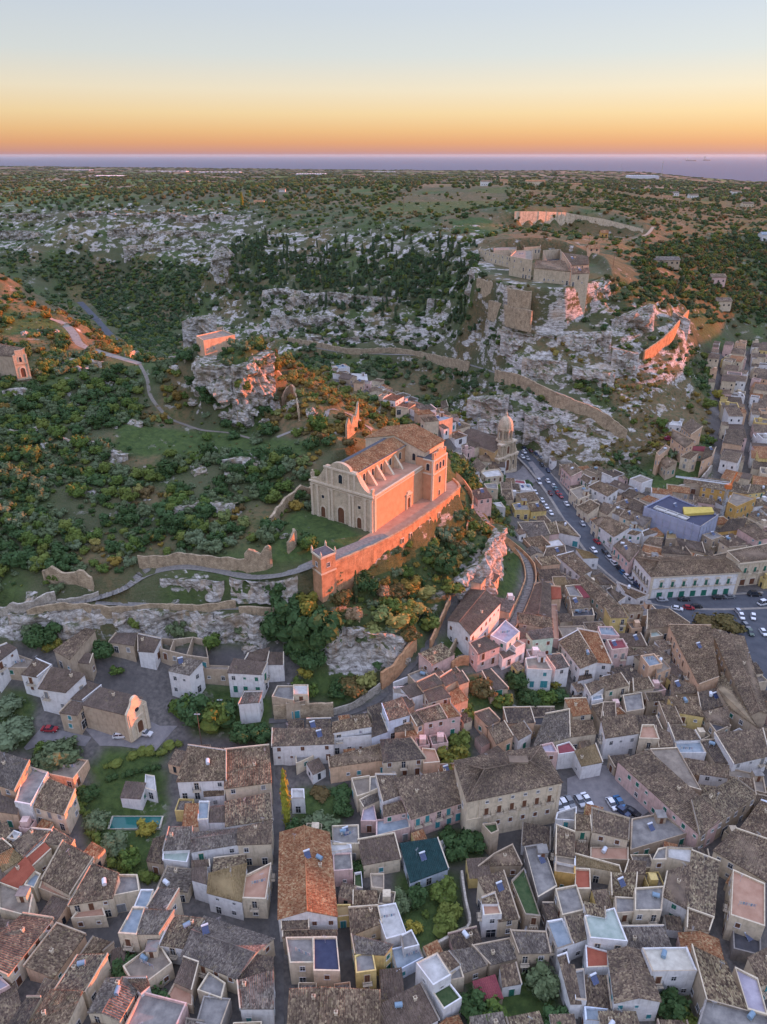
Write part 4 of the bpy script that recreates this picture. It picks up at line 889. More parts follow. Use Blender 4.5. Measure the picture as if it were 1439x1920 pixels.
HT = '''
A0 60,820 385,412 170,380 -200,700|7|s|c|n
A0 0,340 215,395 245,240 0,150|6|f|c|n
A0 -60,985 70,915 0,850 -150,900|5|f|p|l
P 80,1648 131,1675 174,1608 118,1578|6.5|s|c|n
A0 300,185 520,270 540,210 330,105|4|f|c|t
A0 190,170 260,190 310,90 250,60|5|f|c|b
A0 520,300 840,250 885,70 690,0|7|s|c|n
A0 840,250 1045,210 1030,95 890,95|6|f|c|g
A0 545,415 790,395 770,330 600,340|4|f|c|t
A0 895,525 1025,535 1085,340 1000,335|9|f|c|b
A0 1025,520 1190,520 1300,350 1090,345|9.6|s|c|g
A0 1010,325 1110,335 1150,200 1060,200|8.6|f|w|b
A0 1105,320 1250,340 1340,190 1190,180|9|s|c|g
A0 1200,600 1365,625 1530,410 1300,385|7|s|w|k
A0 150,1310 490,1215 610,960 380,950|6.5|s|c|n
A0 420,930 640,955 800,680 580,685|6.5|s|c|k
A0 600,690 770,660 850,590 700,545|5|s|s|n
A0 0,1290 130,1320 300,1000 200,1000|6|s|c|d
A0 665,1110 895,1165 1045,905 800,860|7|G|c|g
A0 1055,960 1120,905 1100,845 935,850|7.4|s|w|n
A0 1310,880 1439,940 1490,740 1380,700|5|s|s|f
A0 1250,1010 1439,1060 1439,930 1310,900|3|f|c|t
A1 120,212 368,277 405,0 130,72|7.5|s|w|h
A1 0,116 110,148 112,20 0,30|8|s|w|f
A1 385,262 552,268 590,10 405,100|7|f|c|t
A1 -70,690 330,850 600,560 100,400|7|g|c|g
A1 335,862 605,802 605,700 415,665|6|s|c|d
A1 365,1078 605,1078 605,800 345,880|6.5|s|w|g
A1 50,950 220,1010 250,900 130,820|5|f|c|g
A1 40,1190 210,1230 285,1020 95,1000|5|f|r|g
A1 -60,1330 60,1300 90,1180 -40,1160|4|s|r|g
A1 655,395 1080,375 1024,-220 668,-220|9|G|w|o
A1 675,488 875,480 872,400 672,410|8|s|c|n
A1 740,748 912,745 905,562 712,565|8|f|c|g
A1 918,803 1105,806 1082,560 918,562|8|f|c|a
A1 690,550 1080,535 1080,492 690,500|7|s|s|d
A1 712,1330 950,1330 972,935 735,945|7|s|s|n
A1 955,1330 1400,1330 1400,952 978,932|7|s|s|n
A1 1235,820 1378,800 1350,650 1225,695|8|f|y|g
A1 1225,670 1439,680 1500,600 1200,530|8.4|s|y|g
A1 1195,530 1420,440 1390,315 1180,330|6|s|c|n
A1 1210,305 1390,300 1385,200 1212,200|4|s|s|n
A1 1085,402 1182,392 1187,310 1080,312|4|f|y|h
A1 1220,180 1280,190 1270,70 1220,80|2.5|f|w|e
A1 1350,180 1439,190 1439,80 1340,80|5|f|c|n
B1 1068,1175 1203,1165 1192,1045 1062,1050|6|f|p|g
B1 1045,1040 1195,1010 1190,980 1040,950|6.5|f|w|w
B1 1060,972 1250,972 1245,837 1057,845|6|f|c|g
B1 845,690 750,640 750,570 845,570|0|x|w|w
B1 750,640 845,640 840,570 750,570|5|f|w|w
B1 1240,620 1335,592 1330,470 1200,490|5|f|c|n
B1 1335,580 1425,545 1430,465 1340,470|6|f|c|g
B1 1290,690 1439,620 1439,545 1260,640|5|s|c|g
B1 1270,800 1385,800 1360,670 1290,700|4|f|p|l
B1 610,232 1055,215 1050,100 615,105|7|s|w|n
B1 785,375 910,320 900,270 780,300|3|f|c|g
B1 1062,188 1375,160 1355,112 1060,148|6|f|w|g
B1 1060,132 1345,85 1310,0 1060,55|8.5|s|w|n
B1 1370,130 1445,122 1445,0 1350,10|6|s|w|d
B1 1045,390 1545,320 1520,190 1035,315|6|s|t|n
B1 -105,495 250,482 250,270 -20,232|7.5|s|w|n
B1 252,545 590,500 570,235 257,267|7.5|s|c|n
B1 95,612 245,600 245,555 90,575|4.5|s|w|n
B1 260,832 600,777 582,590 255,655|6|s|w|k
B1 130,802 255,800 255,680 140,690|5|s|w|f
B1 48,795 122,790 132,660 58,660|5.5|f|w|b
B1 -70,830 45,832 50,668 -50,670|5|s|c|o
B1 0,1025 342,968 350,850 10,885|8.5|g|w|g
B1 347,972 590,962 600,790 352,850|8.5|g|c|n
B1 0,1142 135,1132 130,1085 0,1092|7|s|w|f
B0 1225,1012 1439,1002 1439,840 1268,845|7|s|w|g
B0 1225,1090 1400,1110 1425,1020 1230,1020|5.5|f|w|v
B0 120,657 232,677 357,445 205,400|7.5|f|w|g
B0 242,680 482,747 560,562 367,477|7|s|c|n
B0 -10,522 110,562 217,347 0,282|7.5|s|t|g
B0 -20,722 128,742 132,645 0,600|6|s|t|f
B0 95,960 177,1062 382,866 236,852|5.5|s|w|n
B0 190,1080 242,1142 382,1012 330,957|5|s|c|r
A0 10,122 130,192 257,42 190,-50|5|s|c|r
B0 330,955 530,985 557,938 402,845|6.5|s|c|n
B0 20,1172 177,1072 92,1002 -20,1062|5|s|c|h
B0 -60,1060 88,988 20,930 -80,960|5|s|c|n
B0 905,617 1052,627 1092,512 945,500|3.5|s|w|f
B0 1090,560 1170,580 1160,470 1095,460|3|f|w|w
B0 1100,1092 1222,1112 1250,902 1150,932|4.5|s|s|d
B0 60,935 130,950 165,900 110,880|4|f|w|w
A2 20,562 165,522 87,305 -60,330|6|f|w|w
A2 150,640 262,612 207,500 130,540|6|f|w|g
A2 100,805 290,705 250,600 60,645|3.5|f|b|b
A2 370,917 497,842 397,685 250,757|9|f|w|w
A2 450,1092 578,1012 492,902 372,972|6|f|w|e
A2 487,800 572,747 492,650 402,672|7|s|w|n
A2 497,880 600,860 570,770 500,830|5|f|c|g
A2 600,812 772,752 692,622 512,652|5|s|s|g
A2 800,752 1002,702 937,560 670,612|5|s|s|g
A2 892,917 1032,892 992,740 872,762|4.5|s|w|n
A2 720,1030 892,1002 832,832 670,882|3.5|s|s|m
A2 1015,667 1245,662 1212,510 955,500|8|s|s|g
A2 750,392 880,382 852,292 735,272|8.5|f|w|t
A2 740,292 857,292 832,212 735,250|9.6|s|w|k
A2 862,422 1010,397 900,60 710,112|6.5|s|c|n
A2 1062,382 1167,392 1050,50 960,140|6.5|f|s|e
B2 715,1132 1030,1122 960,975 830,1042|5|s|s|n
A2 1155,250 1290,172 1190,-130 1060,-110|6|f|r|g
A2 1340,388 1500,350 1440,172 1290,200|7|f|c|g
A2 1230,410 1310,400 1270,290 1190,290|5|s|r|d
A2 1300,642 1420,602 1335,422 1225,442|6.5|f|w|b
A3 -20,592 105,547 70,372 -80,402|7|s|w|k
A2 1325,755 1390,745 1370,665 1300,690|6|s|w|n
A2 1400,1040 1480,1040 1430,760 1325,760|6|s|w|n
A3 115,557 380,582 287,345 75,402|9|f|w|v
A3 90,372 227,397 222,322 68,280|10|s|w|k
A3 90,777 247,772 242,662 80,617|6|f|w|r
A3 90,1062 270,1077 240,840 80,837|4.5|s|w|d
A3 0,1020 80,1030 60,800 -10,810|6|f|w|g
A3 80,1180 250,1190 240,1100 70,1080|4|f|b|b
A3 300,1032 637,1022 512,662 250,662|8|G|w|n
A3 582,812 897,806 827,640 510,645|9|f|w|c
A3 987,1012 1290,1092 1130,740 882,622|8.5|s|s|k
A3 1292,1092 1432,1132 1362,870 1200,790|8.5|f|c|l
A3 900,1330 1460,1330 1439,1160 985,1032|8|f|r|g
A3 1400,902 1600,852 1500,600 1300,702|7|s|c|n
A3 1190,642 1382,692 1380,540 1180,452|3.5|f|r|d
A3 1172,382 1412,462 1412,160 1187,60|9|f|c|t
B3 1045,1015 1430,1240 1500,960 1210,860|8|s|c|n
B3 1240,850 1500,1000 1520,700 1390,650|8|s|s|n
A3 655,232 840,332 872,0 690,60|7.5|s|w|n
A3 845,335 1040,392 1078,-10 878,-90|7.7|s|c|k
A3 840,475 1002,502 1035,402 845,335|6.5|s|c|n
B3 690,1082 862,1122 872,1012 690,1002|8.2|f|c|w
B3 580,1090 680,1090 680,1000 620,1010|8|f|c|g
A3 277,232 447,262 462,70 270,72|5.5|s|c|k
A3 452,352 642,352 655,180 450,192|8.5|f|c|g
A3 308,372 452,362 450,262 300,252|7|f|c|g
A3 0,192 112,192 106,50 0,42|5|f|c|r
B3 0,1122 337,1177 322,1130 0,1042|6|s|c|h
B3 368,1192 522,1192 532,1100 400,1090|6|s|s|n
B3 340,360 930,890 1080,750 560,280|8|s|p|n
B3 940,892 1352,602 1190,480 880,642|8.2|s|s|k
B3 722,502 932,562 762,260 570,270|8.4|f|s|n
B3 1172,562 1352,602 1332,482 1150,462|8.5|s|s|n
B3 940,442 1150,472 1150,380 980,362|7|s|w|n
B3 422,1012 832,892 642,752 430,792|4|f|s|g
B3 130,872 395,932 402,780 130,702|8|s|c|n
B3 0,862 122,862 112,760 0,742|8|s|c|n
B2 1290,1042 1430,1062 1430,882 1295,832|8|s|c|n
B2 1290,1112 1432,1142 1432,1072 1290,1052|7|f|w|n
B2 1285,1185 1430,1205 1430,1145 1285,1115|6.5|f|o|n
B2 1290,792 1439,802 1439,702 1300,742|7|f|w|g
B3 120,1082 390,1092 390,1002 120,1002|4|f|s|t
B3 50,382 202,352 152,222 0,272|6|s|w|h
B2 1310,302 1445,282 1390,210 1295,237|6|f|w|m
B2 1205,292 1300,292 1260,220 1172,240|7.5|f|p|l
B3 480,187 625,192 586,90 500,90|8.5|f|c|t
B3 760,292 972,292 932,210 750,222|6|f|w|b
B3 1190,362 1450,302 1400,110 1055,140|7|s|w|n
B3 1050,352 1172,362 1050,190 950,200|5|s|s|d
B2 215,772 605,642 540,420 85,482|7.5|s|p|n
B2 -10,642 132,592 90,450 -60,450|8|s|w|n
B2 0,762 192,722 152,640 0,680|7|s|p|n
B2 -50,912 192,852 182,780 -50,800|4.5|f|p|b
B2 0,352 307,322 200,175 -20,190|6.5|s|c|d
B2 300,372 417,362 382,270 290,262|6|f|t|t
A2 205,130 478,28 400,-190 130,-150|4|s|b|q
B2 440,1012 500,962 470,922 420,952|2.8|s|w|w
B2 845,217 967,157 902,50 785,100|5.5|s|t|n
B2 775,97 867,42 832,-20 700,0|4.5|G|t|f
B2 1010,187 1107,132 1050,50 952,90|5.5|s|w|n
C0 195,642 335,667 462,562 330,505|7|s|w|f
C0 345,767 587,802 757,642 462,580|8|s|w|f
C0 622,857 745,877 907,747 770,702|6|s|w|f
C0 540,987 692,1012 762,907 642,880|7|s|s|f
C0 -60,562 147,405 60,365 -150,452|7|s|w|f
C0 60,592 252,592 292,522 150,472|3|f|s|n
C0 490,422 632,502 852,252 762,232|6.5|s|s|n
C0 632,527 807,547 837,462 692,440|5.5|s|s|f
C0 985,352 1200,382 1232,272 1050,272|4|s|s|f
C0 1245,432 1382,442 1442,322 1242,280|4.5|s|w|f
C1 0,412 90,432 130,330 20,320|4|u|s|d
C1 92,432 242,467 292,312 130,330|4.5|u|s|d
C1 244,468 432,492 402,332 300,312|4.5|u|s|d
C1 80,608 265,647 377,525 190,490|9.5|s|w|g
C1 615,627 915,642 962,540 670,502|8|s|w|f
C1 760,525 952,520 982,402 800,452|5|s|w|f
C1 962,552 1112,552 1112,450 985,445|6|s|w|f
C1 710,907 887,892 917,797 760,802|7|s|w|g
C1 1015,852 1200,887 1212,760 1060,760|5.5|f|s|g
C1 1205,832 1332,832 1332,745 1205,745|6.5|f|c|w
C1 1140,922 1310,892 1310,860 1150,880|6|f|s|n
C1 390,602 615,612 620,580 400,570|5|f|s|n
E 680,392 877,522 1137,242 870,127|9|G|w|f
E 942,702 1137,627 1002,542 867,602|7|s|p|f
E 1062,542 1202,612 1312,512 1190,412|7|f|w|l
E 1212,592 1282,662 1362,622 1262,562|6|f|w|t
E 1165,742 1282,692 1212,652 1130,692|4|s|w|f
E 505,1132 697,1082 617,992 462,1042|7|s|c|f
E 452,1022 632,962 552,882 397,952|6.5|s|t|f
E 657,987 777,922 702,847 602,912|6.5|s|t|f
E 702,1167 852,1107 772,1007 682,1052|6|s|t|o
E 777,972 862,942 802,852 742,892|6|s|t|f
E 332,1092 452,1052 402,952 252,1002|6|s|w|f
E 190,1062 322,1082 302,1002 182,1012|5.5|f|w|n
E 312,1192 372,1152 332,1082 252,1092|6|s|t|f
E 137,1297 327,1242 257,1092 82,1152|8.5|s|b|n
E -10,1442 132,1392 72,1242 -10,1262|6|s|b|d
E 462,1312 662,1272 592,1152 392,1212|8|s|p|n
E 664,1272 787,1252 702,1152 594,1150|8|s|p|o
E 392,1352 457,1322 392,1212 322,1232|7|s|t|n
E 197,1402 402,1372 332,1322 202,1332|5.5|s|t|n
E 290,1442 402,1422 382,1372 290,1382|5|s|t|o
E 1032,1342 1137,1292 1042,1192 917,1232|5|s|t|f
E 1062,1022 1212,1002 1062,842 982,862|3.5|s|s|f
F 152,542 442,602 432,222 262,232|6.5|G|s|f
F 90,642 457,712 447,592 70,532|7|s|s|n
F 237,832 467,807 452,692 167,742|8.5|s|g|g
F 452,377 557,367 547,245 440,237|6|s|t|r
F 470,232 622,222 602,132 457,132|6|s|s|h
F 465,832 527,832 502,462 440,462|3.5|f|p|t
F 672,482 882,462 862,372 652,372|7|s|s|n
F 652,352 792,362 702,232 602,242|7.5|f|s|g
F 802,362 877,352 772,225 707,225|7.5|s|s|m
F 690,682 862,672 832,582 690,602|5|s|s|d
F 690,582 922,572 902,492 682,512|5|f|s|d
F 742,182 1047,482 1212,442 852,112|8.5|g|s|n
F 1110,587 1302,582 1232,452 1052,482|7.5|s|y|n
F 1072,272 1197,412 1282,352 1112,252|6|s|w|d
F 1272,307 1402,377 1532,332 1192,192|7|s|w|n
F 1312,522 1482,502 1432,442 1242,432|9|s|s|n
F 537,852 767,1147 957,1072 742,742|8.5|s|w|n
F 957,1077 1120,1092 972,762 744,722|8.8|s|w|o
F 1125,962 1302,942 1242,842 1072,852|9.5|f|p|m
F 1002,792 1202,802 1122,702 972,702|9|f|p|b
F 1302,1012 1432,992 1292,882 1242,902|6|s|w|n
G 182,332 442,342 352,192 157,217|7.5|f|w|n
G 490,322 642,292 562,162 382,172|7.5|s|w|g
G 745,457 902,422 892,382 762,402|6|s|w|d
G 887,622 1062,512 962,452 822,502|8|s|w|n
G 900,692 1022,672 1012,622 900,632|6.5|f|w|b
G 1062,562 1312,502 1222,372 992,422|8|s|c|n
G 1312,582 1439,552 1439,472 1322,472|6|s|c|n
G 692,852 892,822 832,652 602,662|6.5|s|c|o
G 652,1087 947,1047 902,902 642,902|6.5|s|c|n
G 252,1182 650,1085 640,790 380,840|6.5|s|c|g
G 202,962 422,962 372,872 162,882|5|f|s|d
G 1062,1097 1432,1042 1372,837 1012,882|9|s|w|n
G 1002,882 1172,882 1162,702 1032,702|6.5|s|s|n
G 902,742 1000,900 1028,860 1028,712|6|s|s|n
G 1172,832 1282,822 1212,762 1152,762|5|s|s|o
G 1292,812 1482,782 1452,602 1252,632|6|f|s|g
H 110,672 252,642 162,532 20,552|8.5|f|t|b
H 202,742 347,682 222,545 165,562|7.5|f|t|n
H 352,207 670,842 885,762 800,212|10|s|t|n
H 1240,1182 1432,1162 1182,342 862,362|9|G|s|n
H 1002,1112 1332,1337 942,742 882,892|8.5|s|s|k
H 700,1152 982,1082 872,902 662,952|7|s|s|d
H 762,1272 1010,1322 992,1112 722,1162|8|s|s|n
H 452,1172 722,1217 642,1002 332,1002|9|s|y|n
H 312,1292 482,1287 402,1112 222,1062|7.5|s|s|n
H 400,1482 682,1472 622,1372 332,1302|7|s|w|n
H 220,1562 382,1542 342,1402 190,1332|7|s|s|n
H 100,1042 282,1032 242,942 60,952|7|s|s|d
H -60,932 162,887 102,777 -70,792|7|s|c|n
H 402,962 652,952 622,872 372,772|6|s|s|n
H 92,232 552,162 332,12 102,22|7|s|s|n
H 130,342 262,322 192,262 120,272|4|f|s|v
H 862,1402 1022,1332 932,1242 772,1282|7|f|s|d
I 100,702 182,762 302,742 182,642|8.5|s|p|n
I 10,652 97,707 182,652 62,572|8.5|s|p|n
I 65,512 167,532 222,502 132,482|8|s|w|n
I 242,542 377,502 292,475 227,502|6|s|w|n
I 1062,217 1142,262 1322,182 1112,127|10|f|o|n
I 802,62 1032,102 1082,12 882,-20|7|s|o|k
I 1042,102 1252,132 1172,42 1092,7|7|s|o|k
I 1252,132 1420,112 1439,52 1282,42|7|s|y|k
I 15,347 112,392 192,332 62,290|7|s|c|n
I 150,402 237,452 322,362 162,340|7|s|s|g
I 100,272 262,332 312,262 152,182|5|s|s|d
I 815,532 902,582 1002,547 932,505|8|f|s|g
I 982,592 1072,652 1222,637 1062,545|8|s|c|n
I 1160,467 1342,577 1500,542 1292,440|7|s|p|n
I 250,602 412,632 432,562 302,552|5|s|s|n
I 422,702 702,722 642,642 432,642|6|s|s|d
I 462,572 562,572 542,502 472,502|5|f|s|h
I 602,642 832,702 802,602 562,562|5|s|s|d
I 962,502 1202,472 1242,372 1072,382|5|s|o|d
J 342,292 477,292 442,212 312,232|5|f|y|g
J 495,302 642,292 592,225 472,225|5.5|s|y|n
J 400,102 517,112 482,52 392,52|6|f|w|w
J 432,217 572,187 522,112 352,132|6|s|c|n
J 217,182 322,182 302,92 212,92|6|s|s|n
J 472,562 672,522 612,402 372,412|5|s|s|g
J 562,417 682,402 622,342 552,352|5|s|s|n
J 660,522 762,512 732,402 632,422|6|s|p|k
J 762,502 962,542 832,402 722,402|6|s|w|k
J 642,657 817,632 762,572 622,602|7|f|s|w
J 612,742 832,722 815,642 642,667|5|s|s|n
J 1000,752 1142,747 1062,692 932,662|6|s|w|h
J 967,917 1082,862 902,692 752,732|7|s|w|n
J 1092,912 1192,902 1142,862 1062,872|6|s|s|g
J 1162,1002 1312,1012 1192,912 1122,932|5|s|s|d
J 1085,387 1142,442 1242,362 1172,352|8|s|c|n
J 1142,432 1292,542 1439,452 1232,352|8.5|s|w|n
J 1292,632 1439,782 1540,652 1382,562|8.5|s|p|n
J 1052,62 1232,152 1332,82 1152,12|8|s|w|n
J 872,102 952,192 1052,152 1002,62|7|f|c|n
J 942,252 1042,322 1152,242 1062,192|6|s|c|n
J 1152,292 1232,332 1312,252 1192,212|6|s|c|n
J 1352,342 1439,382 1450,292 1402,282|6|s|c|n
K 1150,542 1242,632 1342,582 1202,512|9.5|s|p|n
K 1330,650 1400,700 1439,650 1360,610|7|s|w|n
K 30,502 112,482 102,442 22,462|6|f|w|g
K 142,592 212,622 272,582 182,512|6|s|w|c
K 252,552 352,602 412,532 332,452|7|s|c|n
K 260,682 382,702 342,622 242,642|6|f|w|l
K 425,652 582,632 542,572 362,592|7|f|c|w
K 342,852 477,832 412,742 272,772|7|s|p|f
K 480,922 602,942 562,892 472,902|5|f|w|w
K 430,752 532,762 522,702 402,712|7|f|c|g
K 120,482 232,462 202,422 112,432|6|s|c|n
K 352,482 472,492 442,422 352,432|6|s|c|n
K 472,572 562,562 522,522 442,522|6|s|c|n
K 0,332 92,302 62,272 0,262|6|f|w|b
K 95,402 187,422 182,362 110,357|6|f|w|g
K 572,842 682,842 662,692 562,692|6|s|s|n
K 620,690 700,690 690,650 610,650|5|s|c|n
K 700,700 800,712 790,680 700,670|5|f|w|m
L 780,82 852,142 937,82 852,22|8|s|t|n
L 700,167 802,242 872,187 710,107|7|s|t|n
L 582,290 602,312 682,252 650,232|6|f|t|n
L 772,312 852,332 902,292 842,272|7|s|c|n
L 602,342 662,402 742,352 662,312|5|s|s|n
L 852,262 952,272 962,237 872,232|6|s|s|m
L 932,342 1012,302 1042,242 962,242|7|s|t|n
L 680,70 770,80 780,50 700,50|4|f|w|w
O 110,237 217,257 267,172 152,167|6|s|w|o
O 227,267 302,272 332,212 252,212|6|s|c|n
O 235,302 332,312 372,262 262,257|6|s|c|n
O 400,242 500,267 560,202 500,182|6|s|c|n
O 445,172 612,172 602,117 452,107|7|f|w|w
O 502,242 622,262 662,217 562,192|6|s|c|n
O 340,322 432,347 472,292 382,282|6|s|b|n
O 440,347 512,362 542,302 482,292|6|s|b|d
O 520,372 632,377 642,312 545,302|6|s|c|n
O 640,332 692,342 722,292 652,292|6|f|b|w
O 692,352 832,352 812,302 722,292|7|s|c|n
O 802,442 887,432 882,372 812,372|7|s|c|n
O 890,422 1042,432 1042,382 900,372|8|f|w|n
O 890,402 952,382 932,342 882,342|6|s|c|n
O 1042,462 1107,462 1107,412 1052,402|7|s|c|n
O 805,512 872,512 892,462 822,462|6|s|c|n
O 882,542 952,552 962,482 902,472|7|s|c|n
O 955,612 1012,622 1022,482 972,482|7|s|s|d
O 1015,572 1107,562 1102,512 1022,507|7|s|y|n
O 1107,552 1167,542 1167,452 1112,472|7|s|c|n
O 1170,492 1237,492 1237,452 1170,452|7|f|y|n
O 1237,522 1322,512 1322,462 1242,457|7|s|w|n
O 1322,442 1392,422 1372,362 1322,372|6|s|c|n
O 602,442 702,442 692,402 642,402|5|s|t|n
O 702,402 792,402 792,372 702,372|5|s|c|n
O 90,62 162,72 152,32 90,32|6|s|w|n
O 190,102 252,92 242,62 192,62|6|s|t|n
'''
for ln in HT.strip().split('\n'):
    f = ln.split('|'); tk = f[0].split()
    if f[2] == 'x': continue
    pts = [tuple(float(k) for k in s.split(',')) for s in tk[1:5]]
    house(tk[0], pts, float(f[1]), f[2], f[3], f[4])
# ------------------------------------------------------------------ rock, walls and the larger monuments
def mk_rock():
    b = NB('rock'); p = b.pos(); c, n = rock_color(b, p, 1.0)
    nz = b.sep(b.n.new('ShaderNodeNewGeometry').outputs['Normal'])[2]
    g = b.math('MULTIPLY', b.mr(nz, .55, .8), b.mr(b.noise(p, .5, 4), .42, .55))
    c = b.mix(g, c, (.075, .085, .035)); st = b.mr(b.noise(b.mapping(p, (1, 1, .15)), .6, 4), .5, .75); c = b.mix(b.math('MULTIPLY', st, .6), c, (.40, .27, .15))
    b.bump(b.math('ADD', n, b.math('MULTIPLY', b.voro(p, .9), .6)), .9, .6); M['rock'] = b.color(c, .95)
mk_rock()
def mk_masonry(name, c1, c2, cmort, sx=.55, sz=.3):
    b = NB(name); p = b.pos(); uv = b.coord('UV')
    br = b.n.new('ShaderNodeTexBrick'); b.put(br.inputs['Vector'], uv); br.inputs['Scale'].default_value = 1; br.inputs['Brick Width'].default_value = sx; br.inputs['Row Height'].default_value = sz; br.inputs['Mortar Size'].default_value = .018; br.inputs['Bias'].default_value = 0
    b.put(br.inputs['Color1'], c1); b.put(br.inputs['Color2'], c2); b.put(br.inputs['Mortar'], cmort)
    n = b.noise(p, .45, 6, .65); c = b.mix(b.mr(n, .42, .68), br.outputs[0], tuple(x * .55 for x in c1)); c = b.mix(b.mr(b.noise(p, 2.2, 4), .5, .7, 0, .5), c, c2)
    c = b.mix(b.mr(b.noise(b.mapping(p, (1.5, 1.5, .2)), .8, 4), .56, .74, 0, .5), c, (.09, .085, .06))
    b.bump(b.math('SUBTRACT', b.noise(p, 3, 4), b.math('MULTIPLY', br.outputs['Fac'], .8)), .7, .08); M[name] = b.color(c, .93)
mk_masonry('masonry', (.40, .30, .19), (.58, .46, .31), (.20, .155, .10)); mk_masonry('rubble', (.42, .37, .30), (.60, .54, .45), (.20, .18, .13), .5, .35)
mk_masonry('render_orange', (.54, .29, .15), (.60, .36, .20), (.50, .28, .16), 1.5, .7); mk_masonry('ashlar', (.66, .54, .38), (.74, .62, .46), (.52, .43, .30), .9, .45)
def strip_wall(name, base, h, th=.6, mat='rubble', below=1.5, label=None, cat='wall', group=None, seg=1.2, ragged=.15, top=None, step_drop=True):
    w = smooth_line([Vector(p) for p in base], seg); mb = MB(); L = 0; prev = None
    for i, p in enumerate(w):
        t = w[min(i + 1, len(w) - 1)] - w[max(0, i - 1)]; t.z = 0; t.normalize(); n = Vector((-t.y, t.x, 0)) * th / 2
        if i: L += (p - w[i - 1]).length
        zt = (top if top is not None else p.z + h) + (mnoise.noise(Vector((L * .35, h, 1.7))) * ragged * 2 if ragged else 0)
        off = n.normalized() * mnoise.noise(Vector((L * .5, 7, 3))) * min(.12, ragged)
        zb_ = p.z - below
        cur = (Vector((p.x + n.x + off.x, p.y + n.y + off.y, zb_)), Vector((p.x + n.x * .85 + off.x, p.y + n.y * .85 + off.y, zt)), Vector((p.x - n.x * .85 + off.x, p.y - n.y * .85 + off.y, zt)), Vector((p.x - n.x + off.x, p.y - n.y + off.y, zb_)), L)
        if prev:
            for a, b_ in ((0, 1), (1, 2), (2, 3)):
                la, lb_ = prev[4], L; va = prev[a].z if a != 1 else 0; 
                mb.quad(prev[a], prev[b_], cur[b_], cur[a], 0, [(la, prev[a].z if a != 1 else 0), (la, prev[b_].z if a != 1 else .4), (L, cur[b_].z if a != 1 else .4), (L, cur[a].z if a != 1 else 0)])
        else: mb.quad(cur[3], cur[2], cur[1], cur[0], 0, [(0, 0), (0, h), (th, h), (th, 0)])
        prev = cur
    mb.quad(prev[0], prev[1], prev[2], prev[3], 0, [(0, 0), (0, h), (th, h), (th, 0)])
    c0 = w[len(w) // 2]; o = mb.build(name, M[mat]); o.data.transform(Matrix.Translation(-c0)); o.location = c0
    return tag(o, label, cat, group)
def cliff(name, top, drop, out, amp=1.6, step=.8, mat='rock', capw=4.0, seed=1, parent=None, lean=1.0):
    w = smooth_line([Vector(p) for p in top], step); n = len(w); m = max(4, int(drop / step)); o_ = Vector((out[0], out[1], 0)); o_.normalize(); mb = MB(); G = []
    for i, p in enumerate(w):
        t = w[min(i + 1, n - 1)] - w[max(0, i - 1)]; nn = Vector((t.y, -t.x, 0)).normalized()
        if nn.dot(o_) < 0: nn = -nn
        r_ = []
        for j in range(-3, m + 1):
            if j < 0: q = p - nn * (capw * (-j) / 3) + Vector((0, 0, -.25 * -j)); a = amp * .35
            else: q = p + nn * (lean * j / m * drop * .22) - Vector((0, 0, drop * j / m)); a = amp
            f = mnoise.fractal(Vector((q.x * .11, q.y * .11, q.z * .16 + seed)), .9, 2.1, 5) * 1.6; g = abs(mnoise.noise(Vector((q.x * .3, q.y * .3, q.z * .09 + seed * 3)))) * 1.3
            end = min(1, i / 4, (n - 1 - i) / 4) if n > 8 else 1
            r_.append(q + nn * a * (f - g) * 1.0 * max(.2, end) + Vector((0, 0, .3 * a * mnoise.noise(q * .4))) - nn * (1 - end) * 1.5)
        G.append(r_)
    for i in range(n - 1):
        for j in range(len(G[0]) - 1): mb.quad(G[i][j], G[i][j + 1], G[i + 1][j + 1], G[i + 1][j])
    o = mb.build(name, M[mat], parent); me = o.data
    bm = bmesh.new(); bm.from_mesh(me); bmesh.ops.remove_doubles(bm, verts=bm.verts, dist=.001); bmesh.ops.recalc_face_normals(bm, faces=bm.faces); bm.to_mesh(me); bm.free()
    return o
def hp(*pts): return [hit(u, v) for u, v in pts]
CL = []
def cl(*a, **k): o = cliff(*a, **k); set_kind(o, 'structure'); CL.append(o)
off = lambda L_, d: [(p[0] + d[0], p[1] + d[1], p[2] + d[2]) for p in L_]
cl('rock_face', off([crag[0]] + crag[:4], (-1, -3.2, 1.6))[1:], 25, (-.4, -1), 3.0, .7, seed=2, capw=9, lean=.5); cl('rock_face', off(crag[2:], (2.6, -3.2, 1.8)), 27, (1, -.9), 3.0, .7, seed=3, capw=10, lean=.5)
cl('rock_face', off([at_z(*p) for p in ((598, 1195, 19), (630, 1182, 20), (665, 1178, 20.5), (720, 1188, 20), (775, 1190, 17.5))], (0, -1, 0)), 12, (.2, -1), 1.8, .7, seed=4, capw=3)
cl('rock_face', off([at_z(*p) for p in ((845, 1092, 20.5), (885, 1064, 22), (920, 1025, 24), (936, 980, 24))], (1, -1, 0)), 13.5, (1, -.6), 1.8, .7, seed=5, capw=3)
cl('rock_face', [at_y(u, v, y) for u, v, y in ((880, 500, 360), (905, 520, 350), (950, 540, 340), (1010, 545, 332), (1060, 545, 327), (1082, 535, 325))], 17, (.1, -1), 3.2, 1.3, seed=6, capw=6)
cl('rock_face', [at_y(u, v, y) for u, v, y in ((1070, 545, 327), (1100, 548, 325), (1128, 540, 327), (1146, 520, 334))], 20, (.5, -1), 2.6, 1.1, seed=7, capw=5)
cl('rock_face', [at_y(u, v, y) for u, v, y in ((398, 492, 514), (408, 468, 516), (424, 462, 518), (440, 478, 520))], 32, (-.4, -1), 4, 1.6, seed=8, capw=6)
